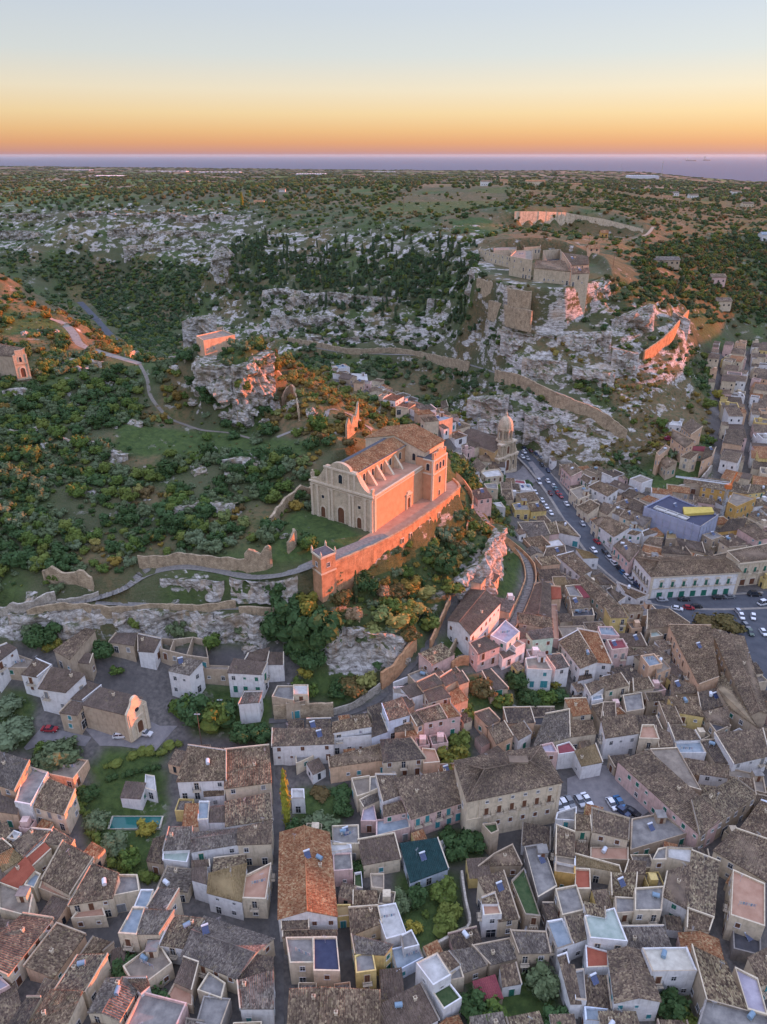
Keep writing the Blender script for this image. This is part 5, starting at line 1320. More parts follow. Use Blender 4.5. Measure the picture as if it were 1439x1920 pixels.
for k, (pts_, dr, am) in enumerate((([(128, 400, 690), (180, 396, 688), (240, 402, 682), (300, 398, 678), (360, 405, 668), (410, 402, 664), (470, 408, 655)], 26, 4.5), ([(200, 430, 655), (250, 427, 652), (300, 434, 648), (350, 431, 642), (400, 438, 636), (440, 440, 630)], 24, 4.5), ([(230, 462, 632), (280, 459, 628), (340, 466, 620), (400, 464, 612), (440, 470, 604)], 18, 4),
        ([(-20, 434, 960), (40, 432, 955), (80, 438, 940)], 30, 5), ([(-20, 402, 1010), (50, 400, 1008), (110, 404, 1000)], 18, 5), ([(125, 438, 652), (152, 446, 646)], 20, 4), ([(500, 440, 556), (560, 446, 545), (620, 444, 528), (690, 450, 510), (760, 450, 492), (820, 456, 470), (885, 460, 440)], 16, 4),
        ([(520, 486, 512), (580, 482, 500), (640, 490, 485), (700, 486, 470), (760, 494, 452), (830, 498, 430)], 13, 3.6), ([(490, 545, 470), (530, 541, 464), (570, 550, 450), (620, 548, 440), (680, 556, 425), (750, 558, 412)], 17, 4), ([(505, 592, 430), (550, 596, 422), (600, 592, 415), (650, 600, 407), (720, 596, 402), (790, 602, 395)], 16, 4), ([(575, 630, 398), (640, 634, 394), (700, 630, 388), (780, 640, 378)], 12, 3.2),
        ([(340, 604, 396), (370, 594, 396), (405, 592, 395)], 24, 3.5), ([(940, 620, 306), (990, 628, 305), (1040, 630, 303)], 14, 3), ([(1045, 632, 301), (1090, 626, 300), (1150, 622, 299)], 13, 3), ([(1150, 602, 311), (1190, 585, 312), (1232, 572, 313)], 15, 3), ([(980, 672, 290), (1020, 678, 289), (1065, 680, 288)], 13, 3), ([(1075, 690, 284), (1115, 696, 283), (1155, 700, 282)], 13, 3), ([(1150, 655, 291), (1200, 665, 289)], 12, 3), ([(876, 752, 281), (910, 746, 280), (955, 745, 278)], 15, 3), ([(985, 778, 270), (1025, 780, 269), (1065, 776, 268)], 16, 3), ([(1070, 795, 261), (1110, 800, 261), (1152, 815, 260)], 15, 3), ([(895, 790, 270), (930, 794, 269), (965, 800, 268)], 11, 3), ([(1262, 585, 331), (1295, 602, 328)], 13, 3), ([(640, 575, 430), (690, 570, 428), (740, 580, 420)], 12, 3), ([(800, 560, 398), (860, 566, 380), (900, 580, 362)], 14, 3.2))):
    cl('rock_face', [at_y(u_, v_, y_) for u_, v_, y_ in pts_], dr, (0, -1), am, 1.9 if pts_[0][2] > 350 else 1.5, seed=10 + k, capw=7)
for k, (pp_, dr) in enumerate((([(20, 1172), (80, 1168), (140, 1160), (200, 1158)], 6), ([(215, 1172), (280, 1160), (340, 1166), (400, 1172)], 7), ([(405, 1178), (450, 1172), (500, 1178), (545, 1172)], 8), ([(300, 1100), (360, 1098), (420, 1104)], 4.5), ([(430, 1100), (500, 1104), (560, 1096)], 5), ([(330, 968), (380, 955), (440, 962)], 6), ([(120, 832), (180, 840), (240, 862)], 4), ([(420, 880), (455, 872), (480, 885)], 6), ([(100, 690), (150, 682), (190, 690)], 5), ([(10, 742), (50, 735), (60, 750)], 4))):
    cl('rock_face', [(q[0], q[1] - 1.0, q[2] + dr * .55) for q in (hit(u_, v_) for u_, v_ in pp_)], dr * 1.35, (0, -1), 1.7, .9, seed=60 + k, capw=3)
# quarry cut
qc = MB()
for a_, b_ in zip([at_y(965, 398, 519), at_y(1010, 398, 529), at_y(1060, 400, 544), at_y(1080, 404, 547), at_y(1130, 412, 529), at_y(1205, 431, 499)], [at_y(1010, 398, 529), at_y(1060, 400, 544), at_y(1080, 404, 547), at_y(1130, 412, 529), at_y(1205, 431, 499)]):
    a_, b_ = Vector(a_), Vector(b_); a_.y -= 1.5; b_.y -= 1.5; n = max(1, int((b_ - a_).length / 5))
    for k in range(n):
        p, q = a_.lerp(b_, k / n), a_.lerp(b_, (k + 1) / n); o1 = random.uniform(0, 1.4); p = p + Vector((0, -o1, 1)); q = q + Vector((0, -o1, 1)); zb_ = -15
        qc.quad(p + Vector((0, 0, zb_)), q + Vector((0, 0, zb_)), q, p, 0, [(0, 0), (5, 0), (5, 13), (0, 13)]); qc.quad(q + Vector((0, 0, zb_)), q + Vector((0, 2, zb_)), q + Vector((0, 2, 0)), q); qc.quad(p, q, q + Vector((0, 4, -.4)), p + Vector((0, 4, -.4)))
        qc.quad(p + Vector((0, 2, zb_)), p + Vector((0, 0, zb_)), p, p + Vector((0, 2, 0)))
set_kind(qc.build('quarry_face', M['ashlar']), 'structure')
TC = lambda tile, *pts: [hit(*tp(tile, x, y)) for x, y in pts]
TILES['C3'] = (0, 1000, 2.998); TILES['C4'] = (480, 1000, 2.998); TILES['Q'] = (840, 380, 2.998); TILES['R'] = (320, 560, 2.998); TILES['T'] = (540, 760, 3.426); TILES['U'] = (800, 660, 2.252)
SW = strip_wall
SW('retaining_wall', TC('C3', (785, 190), (900, 190), (1050, 172), (1200, 195), (1390, 207)), 4.0, .6, 'masonry', label='long pale retaining wall above the curving gatehouse path', ragged=.35)
SW('retaining_wall', TC('C3', (160, 475), (350, 435), (650, 456), (900, 442), (1150, 445), (1330, 420)), 2.9, .6, 'masonry', label='long low stone wall above the cave houses', ragged=.35)
SW('retaining_wall', TC('C3', (1350, 480), (1439, 480), (1590, 490)), 4.4, .9, 'masonry', label='stained plastered wall beside the dark trees under the cliff', ragged=.1)
SW('ruined_wall', TC('C3', (255, 268), (380, 278), (460, 285), (530, 308)), 4.6, 1.0, 'masonry', label='broken ochre wall fragment in the scrub above the terraces', ragged=1.0)
SW('ruined_wall', TC('C3', (0, 465), (90, 455), (200, 430), (320, 380)), 3.4, .9, 'rubble', label='rough white rubble wall with a leaning pillar', ragged=.9)
SW('ruined_wall', TC('C3', (330, 400), (480, 372), (560, 350)), 1.6, .7, 'rubble', label='low rubble wall beside the stepped path', ragged=.6)
SW('ruined_wall', TC('C3', (1385, 205), (1440, 200), (1500, 190), (1530, 170)), 7.0, 1.2, 'masonry', label='tall ruined stump of wall catching orange sun', ragged=1.6)
SW('ruined_wall', TC('T', (0, 950), (30, 925), (55, 890), (40, 850)), 4.5, .9, 'masonry', label='sunlit ruined arch wall at the edge of the church lawn', ragged=1.3)
SW('boundary_wall', TC('E', (72, 1008), (185, 930), (290, 800), (385, 645)), 6.0, .9, 'render_orange', label='tall sunlit orange wall climbing beside the lane under the hill', ragged=.5)
SW('boundary_wall', TC('E', (515, 645), (560, 550), (640, 370), (690, 255)), 3.2, .7, 'render_orange', label='narrow sunlit wall rising towards the cliff houses', ragged=.3)
SW('boundary_wall', TC('E', (430, 888), (600, 855), (690, 725), (750, 625)), 3.0, .6, 'masonry', label='curved garden wall below the white house under the cliff', ragged=.2)
SW('boundary_wall', TC('E', (705, 850), (780, 800), (860, 800)), 3.4, .5, 'render_orange', label='short bright orange wall behind the stepped roofs', ragged=.1)
SW('boundary_wall', TC('E', (180, 1010), (380, 935), (560, 905)), 2.2, .5, 'wall_w', label='white coping wall along the top of the stepped roofs', ragged=.05)
SW('retaining_wall', off(TC('U', (288, 122), (400, 150), (480, 190), (600, 245), (730, 300), (840, 380)), (0, 0, 0)), 7.0, 1.0, 'masonry', below=4, label='long curving stone wall carrying the road along the gorge', ragged=.3)
SW('boundary_wall', TC('Q', (1098, 888), (1200, 815), (1280, 730), (1345, 650)), 6.0, 1.0, 'render_orange', below=3, label='sunlit orange ramp wall climbing to the castle ridge', ragged=.2)
SW('orchard_wall', TC('A2', (580, 110), (605, 300), (640, 500), (560, 560), (310, 700)), 3.0, .7, 'rubble', label='curved rubble wall round the walled orchard', ragged=.05)
SW('retaining_wall', [hit(*p) for p in ((515, 1348), (575, 1345), (626, 1343))], 5.0, .8, 'masonry', label='ochre retaining wall under the round-fronted terrace', ragged=.1)
SW('boundary_wall', [hit(*p) for p in ((626, 1341), (660, 1330), (690, 1310), (713, 1292))], 2.4, .6, 'rubble', label='low white curved wall along the lane below the cypress cliff', ragged=.1)
SW('retaining_wall', TC('L', (705, 605), (800, 580), (900, 548), (1000, 432)), 4.0, .9, 'rubble', label='stone wall holding up the green terraced garden', ragged=.3)
SW('retaining_wall', TC('L', (430, 590), (520, 580), (600, 610), (700, 625)), 2.4, .8, 'rubble', label='rough low wall left of the green terraced garden', ragged=.6)
SW('boundary_wall', [hit(*p) for p in ((855, 897), (872, 915), (886, 940), (884, 965), (875, 1000))], 3.0, .6, 'render_orange', label='curving lane wall at the foot of the big church', ragged=.15)
for sgn, nm in ((-1, 'uphill'), (1, 'downhill')):
    w, wd = PATHS['stair_lane']; pts = []
    for i in range(3, len(w) - 3, 6):
        t = w[i + 3] - w[i - 3]; t.z = 0; t.normalize(); pts.append(w[i] + Vector((-t.y, t.x, 0)) * sgn * 2.0)
    SW('lane_wall', pts, 1.5, .5, 'render_orange', label=f'{nm} parapet wall of the stepped lane round the cliff', ragged=.15)
ribbon('stepped_lane', 'stair_lane', 'stonepath', .08)
for key, nm, n_ in (('stepped_path', 'step', 42), ('stair_lane', 'step', 60)):
    w, wd = PATHS[key]; par = next(o for o in bpy.data.objects if o.name == 'stepped_lane') if key == 'stair_lane' else None
    if par is None: par = ribbon('stepped_path', key, 'stonepath', .08)
    st = MB(); st.box(-.22, .22, -wd / 2, wd / 2, -.1, .14); sme = st.mesh('step', M['path'])
    for k in range(n_):
        i = int((k + .5) / n_ * (len(w) - 1)); t = w[min(i + 1, len(w) - 1)] - w[max(0, i - 1)]; link('step', sme, par, w[i] + Vector((0, 0, .1)), math.atan2(t.y, t.x))
fw = [hit(u, v) for u, v in ((592, 925), (560, 935), (540, 950), (512, 985), (498, 1000))]
SW('ruined_wall', fw, 3.6, 1.1, 'masonry', label='broken wall running from the church facade along the lawn', ragged=1.0)
SW('ruined_wall', TC('R', (630, 600), (690, 560), (725, 690)), 5.5, .8, 'masonry', label='leaning ruined gable wall on the ridge path', ragged=1.8)
SW('ruined_wall', [hit(*p) for p in ((650, 822), (668, 805), (672, 790))], 7, .9, 'masonry', label='pointed sunlit wall stump behind the church', ragged=2.4)
SW('retaining_wall', [hit(*p) for p in ((235, 668), (262, 666), (280, 670))], 2.2, .7, 'rubble', label='low white wall where the hill paths meet', ragged=.4)
SW('retaining_wall', [hit(*p) for p in ((318, 678), (348, 680))], 3, .7, 'rubble', label='pale wall fragment left of the crag', ragged=.4)
SW('retaining_wall', [hit(*p) for p in ((540, 642), (600, 652), (660, 664), (740, 662), (800, 672), (880, 690))], 4, 1, 'masonry', below=3, label='long terrace wall across the foot of the wooded cliff', ragged=.4)
SW('retaining_wall', [at_real(u, v, CZ0 * S - 3) for u, v in ((896, 524), (925, 534), (930, 533), (960, 546), (997, 551))], 1.2, 1.6, 'masonry', below=10, seg=4, label='upper ochre bastion wall under the castle ruins', ragged=.7)
SW('retaining_wall', [at_real(u, v, CZ0 * S - 13) for u, v in ((918, 566), (955, 578), (998, 588))], 1.2, 1.4, 'masonry', below=11, seg=4, label='lower ochre bastion wall among the trees under the castle', ragged=.5)

# ---- hilltop church
mk_simple('plaster_salmon', (.50, .27, .15), (.58, .34, .20), .5); mk_simple('slate', (.07, .07, .08), (.12, .12, .13), 1)
A0w = Vector(at_real(701.4, 998, MZ * S)); Cw = Vector(at_real(791, 935, MZ * S)); e1 = (Cw - A0w).normalized(); e2 = Vector((-e1.y, e1.x, 0))
church = empty('church', A0w, math.atan2(e1.y, e1.x)); tag(church, 'large sunlit hilltop church with buttressed nave and carved pale facade', 'church')
# local axes: x along the nave (away), y across to the left
def cb(name, mat, boxes, par=None):
    mb = MB()
    for b_ in boxes: mb.box(*b_)
    return mb.build(name, M[mat], par or church)
cb('aisle_wall', 'plaster_salmon', [(.6, 30.5, 0, 8, -1, 12.2), (.6, 30.5, 17, 24.8, -1, 12.2)])
cb('aisle_parapet', 'stone_trim', [(.7, 30, -.15, .35, 12.2, 12.75), (.6, 30.5, -.25, -.0, 11.4, 11.8)])
cb('aisle_roof', 'floor_t', [(.7, 30.4, .4, 8, 12.2, 12.32), (.7, 30.4, 17, 24.4, 12.2, 12.32)])
mb = MB()
mb.prism([(.7, 8), (31.5, 8), (31.5, 17), (.7, 17)], -1, 18.3); mb.build('nave_wall', M['plaster_salmon'], church)
cb('nave_cornice', 'stone_trim', [(.7, 31.2, 7.7, 8.0, 17.6, 18.1), (.7, 31.2, 17, 17.3, 17.6, 18.1)])
mb = MB()
roof_slope(mb, (0.9, 7.6, 18.3), (31.4, 7.6, 18.3), (31.4, 12.5, 20.3), (.9, 12.5, 20.3)); roof_slope(mb, (31.4, 17.4, 18.3), (.9, 17.4, 18.3), (.9, 12.5, 20.3), (31.4, 12.5, 20.3)); rim(mb, [(0.9, 7.6, 18.3), (31.4, 7.6, 18.3), (31.4, 12.5, 20.3), (.9, 12.5, 20.3)])
mb.face([(.95, 8, 18.2), (.95, 12.5, 20.2), (.95, 17, 18.2)][::-1]); nr_ = mb.build('nave_roof', M['roof_o'], church)
cb('roof_edge', 'slate', [(1, 31.2, 7.35, 7.75, 18.3, 18.45), (1, 31.2, 13.0, 16.8, 19.0, 19.2)])
for x in (3.6, 8.6, 13.6, 18.8, 24.6):
    mb = MB(); a_ = [(x, 8), (x, 4.6)]
    mb.v = [(x - .45, 8.0, 12.3), (x - .45, 4.4, 12.3), (x - .45, 4.9, 13.0), (x - .45, 8.0, 17.0), (x + .45, 8.0, 12.3), (x + .45, 4.4, 12.3), (x + .45, 4.9, 13.0), (x + .45, 8.0, 17.0)]
    mb.f = [(0, 1, 2, 3), (7, 6, 5, 4), (1, 5, 6, 2), (2, 6, 7, 3)]; mb.mi = [0] * 4; mb.build('buttress', M['wall_c'], church)
def arch_mesh(name, w, h, mats, d=.12, frame=.28, n=8):
    mb = MB(); r = w / 2; pts = [(-r, 0), (r, 0)] + [(r * math.cos(PI * k / n), h - r + r * math.sin(PI * k / n)) for k in range(n + 1)]
    R_ = r + frame; out = [(-R_, 0), (R_, 0)] + [(R_ * math.cos(PI * k / n), h - r + R_ * math.sin(PI * k / n)) for k in range(n + 1)]
    mb.face([(x, -.05, z) for x, z in pts], 0)
    for i in range(1, len(pts)):
        j = (i + 1) % len(pts)
        if j == 0: mb.quad((pts[i][0], -d, pts[i][1]), (pts[0][0], -d, pts[0][1]), (out[0][0], -d, out[0][1]), (out[i][0], -d, out[i][1]), 1); mb.quad((out[i][0], -d, out[i][1]), (out[0][0], -d, out[0][1]), (out[0][0], 0, out[0][1]), (out[i][0], 0, out[i][1]), 1); continue
        mb.quad((pts[i][0], -d, pts[i][1]), (pts[j][0], -d, pts[j][1]), (out[j][0], -d, out[j][1]), (out[i][0], -d, out[i][1]), 1)
        mb.quad((out[i][0], -d, out[i][1]), (out[j][0], -d, out[j][1]), (out[j][0], 0, out[j][1]), (out[i][0], 0, out[i][1]), 1)
        mb.quad((pts[i][0], 0, pts[i][1]), (pts[j][0], 0, pts[j][1]), (pts[j][0], -d, pts[j][1]), (pts[i][0], -d, pts[i][1]), 1)
    return mb.mesh(name, mats)
AW = arch_mesh('arched_window', 1.3, 2.6, [M['glass'], M['stone_trim']]); AD = arch_mesh('arched_door', 2.6, 5.6, [M['shutter_brown'], M['stone_trim']], .3, .5); AS = arch_mesh('arched_door', 1.8, 3.9, [M['shutter_brown'], M['stone_trim']], .25, .4)
for x in (6.1, 11.1, 16.2, 21.7, 28): link('arched_window', AW, church, (x, 8, 14.0), 0)
link('arched_window', AW, church, (31.3, 4.2, 13.4), -PI / 2)
for x in (21.0,):
    cb('side_portal', 'stone_trim', [(x - 1.5, x - 1.0, -.4, 0, 0, 5.2), (x + 1.0, x + 1.5, -.4, 0, 0, 5.2), (x - 1.8, x + 1.8, -.6, 0, 5.2, 5.8), (x - .9, x + .9, -.35, 0, 5.8, 6.6)]); link('arched_door', AS, church, (x, -.02, .3), 0)
cb('corner_pilaster', 'stone_trim', [(.2, 1.2, -.3, .2, 0, 12.2)])
# facade (thick wall with curved upper part)
mb = MB(); outl = [(0, 0), (0, 12.8)]
outl += [(0.2, 14.2)] + [(1 + 5 * k / 6, 13.6 + 4.9 * (k / 6) ** 2) for k in range(7)] + [(6.4, 19.4), (8.4, 19.4)] + [(12.5 - 4.0 * math.cos(PI * k / 10), 19.4 + 2.1 * math.sin(PI * k / 10)) for k in range(11)] + [(16.6, 19.4), (18.6, 19.4)] + [(24 - 5 * k / 6, 13.6 + 4.9 * (k / 6) ** 2) for k in range(6, -1, -1)] + [(24.8, 14.2), (25, 12.8), (25, 0)]
fr = [(-.5, y, z) for y, z in outl]; bk = [(.7, y, z) for y, z in outl]
from mathutils.geometry import tessellate_polygon
tri = tessellate_polygon([[Vector((y, z, 0)) for y, z in outl]])
for t in tri: mb.face([fr[k] for k in t]); mb.face([bk[k] for k in t][::-1])
for i in range(len(outl)): j = (i + 1) % len(outl); mb.quad(fr[i], fr[j], bk[j], bk[i])
fac = mb.build('facade', M['ashlar'], church); bm = bmesh.new(); bm.from_mesh(fac.data); bmesh.ops.remove_doubles(bm, verts=bm.verts, dist=.001); bmesh.ops.recalc_face_normals(bm, faces=bm.faces); bm.to_mesh(fac.data); bm.free()
cb('cornice', 'stone_trim', [(-1.0, -.5, -.4, 25.4, 12.3, 12.9), (-.85, -.5, 5.8, 19.2, 18.6, 19.2), (-.8, -.5, -.2, 25.2, 11.5, 11.75)], fac)
for y in (.5, 2.9, 7.6, 8.9, 16.1, 17.4, 22.1, 24.5): cb('pilaster', 'stone_trim', [(-.85, -.5, y - .42, y + .42, 0, 11.5), (-.95, -.5, y - .55, y + .55, 0, .9), (-.95, -.5, y - .55, y + .55, 10.9, 11.5)], fac)
for y in (7.0, 9.2, 15.8, 18.0): cb('pilaster', 'stone_trim', [(-.75, -.5, y - .38, y + .38, 12.9, 18.6)], fac)
link('arched_door', AD, fac, (-.52, 12.5, .2), -PI / 2); link('arched_door', AS, fac, (-.52, 5.2, .2), -PI / 2); link('arched_door', AS, fac, (-.52, 20.0, .2), -PI / 2); link('arched_window', AW, fac, (-.52, 12.5, 14.4), -PI / 2, (1.2, 1.2, 1.2))
for y in (5.2, 20.0): cb('square_window', 'glass', [(-.56, -.5, y - .55, y + .55, 7.2, 8.3)], fac); cb('window_surround', 'stone_trim', [(-.62, -.5, y - .75, y - .55, 7.0, 8.5), (-.62, -.5, y + .55, y + .75, 7.0, 8.5), (-.62, -.5, y - .55, y + .55, 8.3, 8.5), (-.62, -.5, y - .55, y + .55, 7.0, 7.2)], fac)
cb('finial', 'ashlar', [(-.5, .7, 24.2, 25, 14.2, 15.4), (-.2, .4, 24.4, 24.8, 15.4, 16.2)], fac); cb('finial', 'ashlar', [(-.5, .7, 0, .8, 14.2, 15.2)], fac)
# crossing block with gable towards the facade
mb = MB(); mb.box(31.5, 45, 0, 25, -1, 17.4); mb.face([(31.5, 0, 17.4), (31.5, 12.5, 20.9), (31.5, 25, 17.4)][::-1]); mb.face([(45, 0, 17.4), (45, 12.5, 20.9), (45, 25, 17.4)]); mb.build('transept_wall', M['wall_c'], church)
mb = MB(); roof_slope(mb, (31.1, -.4, 17.5), (45.3, -.4, 17.5), (45.3, 12.5, 21.2), (31.1, 12.5, 21.2)); roof_slope(mb, (45.3, 25.4, 17.5), (31.1, 25.4, 17.5), (31.1, 12.5, 21.2), (45.3, 12.5, 21.2)); rim(mb, [(31.1, -.4, 17.5), (45.3, -.4, 17.5), (45.3, 12.5, 21.2), (31.1, 12.5, 21.2)]); rim(mb, [(45.3, 25.4, 17.5), (31.1, 25.4, 17.5), (31.1, 12.5, 21.2), (45.3, 12.5, 21.2)]); mb.build('transept_roof', M['roof_o'], church)
for y0, y1, z0, z1 in ((0, 12.5, 16.6, 20.1), (25, 12.5, 16.6, 20.1)):
    mb = MB(); mb.v = [(31.3, y0, z0), (31.3, y1, z1), (31.3, y1, z1 + .5), (31.3, y0, z0 + .5), (31.5, y0, z0), (31.5, y1, z1), (31.5, y1, z1 + .5), (31.5, y0, z0 + .5)]; mb.f = [(0, 1, 2, 3), (3, 2, 6, 7), (0, 4, 5, 1)]; mb.mi = [0] * 3; mb.build('gable_moulding', M['stone_trim'], church)
# tower block on the right
tw = cb('tower', 'plaster_salmon', [(30.6, 39.6, -4.2, 3, -1, 15.2)])
cb('tower_cornice', 'stone_trim', [(30.3, 39.9, -4.5, 0, 9.8, 10.3), (30.3, 39.9, -4.5, 0, 14.9, 15.3)], tw); cb('tower_roof', 'slate', [(30.8, 39.4, -3.4, 2.8, 15.3, 15.5)], tw)
for x, y in ((30.6, -4.2), (39.6, -4.2)): cb('tower_pilaster', 'stone_trim', [(x - .4, x + .4, y - .15, y + .6, 0, 14.9)], tw)
cb('bell_gable', 'plaster_salmon', [(30.9, 39.3, -4.1, -3.2, 15.3, 16.6), (32.2, 38.0, -4.1, -3.2, 16.6, 17.6), (34, 36.2, -4.1, -3.2, 17.6, 18.5), (30.9, 31.5, -4.1, -3.2, 16.6, 17.8), (38.7, 39.3, -4.1, -3.2, 16.6, 17.8)], tw)
for x in (32.8, 35.1, 37.4): link('arched_window', AW, tw, (x, -4.22, 11.0), 0)
link('arched_window', AW, tw, (35.1, -4.22, 5.6), 0); link('arched_window', AW, tw, (30.58, -2.0, 11.2), -PI / 2); link('arched_window', AW, tw, (35.1, -4.22, .6), 0, (.8, 1, .8)); link('arched_window', AW, church, (31.48, 4.3, 7.0), -PI / 2, (.6, 1, .6))
# church terrace and its retaining wall
def sheet(name, poly, mat, lift=.1, kind='structure', grid=3.0, zc=None):
    from mathutils.geometry import delaunay_2d_cdt
    P_ = [Vector((p[0], p[1])) for p in poly]; B_ = []
    for i, p in enumerate(P_):
        q = P_[(i + 1) % len(P_)]; n = max(1, int((q - p).length / grid)); B_ += [p.lerp(q, k / n) for k in range(n)]
    xs, ys = [p.x for p in P_], [p.y for p in P_]; I_ = []
    X, Y_ = np.meshgrid(np.arange(min(xs), max(xs), grid), np.arange(min(ys), max(ys), grid)); ins = inpoly(X, Y_, [(p.x, p.y) for p in P_])
    I_ = [Vector((a, b_)) for a, b_ in zip(X[ins], Y_[ins])]
    vo, _, fo, _, _, _ = delaunay_2d_cdt(B_ + I_, [], [list(range(len(B_)))], 1, .001)
    z = hgrid([v.x for v in vo], [v.y for v in vo]) if zc is None else [zc] * len(vo)
    me = bpy.data.meshes.new(name); me.from_pydata([(v.x, v.y, float(zz) + lift) for v, zz in zip(vo, z)], [], fo); me.materials.append(M[mat]); o = bpy.data.objects.new(name, me); col.objects.link(o)
    return set_kind(o, kind)
TZ = MZ * S
tl = [at_real(u, v, TZ) for u, v in ((627, 1058), (668, 1040), (705, 1024), (740, 1006), (775, 984), (805, 963), (835, 941), (857, 922), (861, 912), (850, 900))]
tin = [tuple(A0w + e1 * a_ + e2 * b_) for a_, b_ in ((46, -1), (40, 0), (20, .5), (0, .5), (-6, 1))]
sheet('terrace_paving', tl + tin + [at_real(640, 1046, TZ)], 'roof_f' if False else 'floor_t', .12, grid=4, zc=TZ)
sheet('terrace_path', [at_real(u, v, TZ) for u, v in ((627, 1060), (668, 1042), (703, 1026), (736, 1009), (718, 1001), (690, 1008), (640, 1028), (606, 1042), (560, 1062), (555, 1070), (600, 1062))], 'stonepath', .17, grid=4, zc=TZ)
rw = SW('retaining_wall', [(p[0], p[1], TZ) for p in tl], .9, .9, 'render_orange', below=12.5, label='tall sunlit orange retaining wall with small windows below the church', ragged=.08)
sm = MB(); sm.box(-.45, .45, -.12, .3, 0, 1.5, 0); sm.box(-.65, -.45, -.22, .2, -.2, 1.7, 1); sm.box(.45, .65, -.22, .2, -.2, 1.7, 1); sm.box(-.45, .45, -.22, .2, 1.5, 1.7, 1); sm = sm.mesh('wall_window', [M['glass'], M['stone_trim']])
for x, y in ((1065, 632), (1022, 662), (965, 707), (903, 760), (842, 800), (778, 850), (727, 890)):
    u, v = tp('T', x, y); best = None
    for a_, b_ in zip(tl, tl[1:]):
        for k in range(20):
            q = Vector(a_).lerp(Vector(b_), k / 20); pu, _ = pix(q.x, q.y, q.z - 4)
            if best is None or abs(pu - u) < best[0]: best = (abs(pu - u), q, (Vector(b_) - Vector(a_)).normalized())
    q, d_ = best[1], best[2]; n_ = Vector((d_.y, -d_.x, 0)); o = link('wall_window', sm, None, q + n_ * .62 + Vector((0, 0, -3.6)), math.atan2(d_.y, d_.x)); o.parent = rw; o.location = o.location - rw.location
# gatehouse
g4 = [Vector(at_real(u, v, 49.4)) for u, v in ((585, 1034), (602, 1047), (629, 1036), (611, 1024))]; gc = sum(g4, Vector()) / 4; gq = [(p.x - gc.x, p.y - gc.y) for p in g4]
gate = empty('gatehouse', (gc.x, gc.y, 40)); tag(gate, 'square sunlit gatehouse with corner pinnacles at the end of the church terrace', 'gatehouse')
mb = MB(); mb.prism(gq, -6, 9.2); mb.build('wall', M['render_orange'], gate)
sc_ = lambda k: [(x * k, y * k) for x, y in gq]
mb = MB(); mb.prism(sc_(1.07), 3.6, 4.1); mb.prism(sc_(1.08), 9.0, 9.6); mb.build('cornice', M['stone_trim'], gate); mb = MB(); mb.prism(sc_(.94), 9.6, 9.75); mb.build('roof', M['slate'], gate)
for x, y in sc_(.98): mb = MB(); mb.box(x - .3, x + .3, y - .3, y + .3, 9.6, 10.6); mb.cyl((x, y), .32, 10.6, 11.6, 6, 0, .03); mb.build('pinnacle', M['stone_trim'], gate)
d_ = (Vector(gq[1]) - Vector(gq[0])); m_ = (Vector(gq[0]) + Vector(gq[1])) / 2; mb = MB(); o = link('window', FR['win'], gate, (m_.x, m_.y, 5.6), math.atan2(d_.y, d_.x)); link('pane', PN[('win', 'glass')], o)
d_ = (Vector(gq[2]) - Vector(gq[1])); m_ = (Vector(gq[2]) + Vector(gq[1])) / 2; o = link('window', FR['win'], gate, (m_.x, m_.y, 5.6), math.atan2(d_.y, d_.x)); link('pane', PN[('win', 'glass')], o)

# ---- domed bell-tower church in the square
bp = Vector(at_real(950, 884, 2.0)); ax = Vector((-.66, .75, 0)).normalized(); ang = math.atan2(ax.y, ax.x)     # local x runs back along the nave
cath = empty('church', bp, ang); tag(cath, 'cream church with columned three-tier facade and ribbed dome in the square', 'church')
def cc_(name, mat, boxes, par=None):
    mb = MB()
    for b_ in boxes: mb.box(*b_)
    return mb.build(name, M[mat], par or cath)
cc_('nave_wall', 'wall_lp', [(2, 50, -8.5, 8.5, -3, 13)]); mb = MB()
mb.v = [(2, -8.5, 13), (2, 8.5, 13), (2, 0, 16), (50, -8.5, 13), (50, 8.5, 13), (50, 0, 16)]; mb.f = [(0, 1, 2), (5, 4, 3)]; mb.mi = [0, 0]; mb.build('gable_wall', M['wall_lp'], cath)
mb = MB(); roof_slope(mb, (2, 9, 13), (2, -9, 13), (2, -9, 13), (2, 9, 13)) if False else None
roof_slope(mb, (36.5, 9, 13.1), (2, 9, 13.1), (2, 0, 16.3), (36.5, 0, 16.3)); roof_slope(mb, (2, -9, 13.1), (36.5, -9, 13.1), (36.5, 0, 16.3), (2, 0, 16.3)); mb.build('nave_roof', M['roof_f'], cath)
cc_('choir_wall', 'wall_lp', [(37, 50.1, -8.8, 8.8, -3, 15.2)]); mb = MB(); roof_slope(mb, (50.4, 9.2, 15.2), (36.6, 9.2, 15.2), (36.6, 0, 18.2), (50.4, 0, 18.2)); roof_slope(mb, (36.6, -9.2, 15.2), (50.4, -9.2, 15.2), (50.4, 0, 18.2), (36.6, 0, 18.2)); mb.face([(36.9, 8.8, 15.1), (36.9, 0, 18), (36.9, -8.8, 15.1)]); mb.build('choir_roof', M['roof_f'], cath)
cc_('cornice', 'stone_trim', [(2, 36.9, 8.5, 8.8, 12.3, 12.8), (37, 50, 8.8, 9.1, 14.5, 15)])
ch_ = cc_('side_chapel', 'wall_lp', [(17, 27, 8.5, 17, -3, 8.5)]); mb = MB(); roof_slope(mb, (27.3, 17.3, 8.5), (16.7, 17.3, 8.5), (16.7, 8.5, 11), (27.3, 8.5, 11)); mb.build('roof', M['roof_f'], ch_); mb = MB(); mb.face([(17, 17, 8.4), (17, 8.5, 10.9), (17, 8.5, 8.4)]); mb.face([(27, 17, 8.4), (27, 8.5, 8.4), (27, 8.5, 10.9)]); mb.build('gable', M['wall_lp'], ch_)
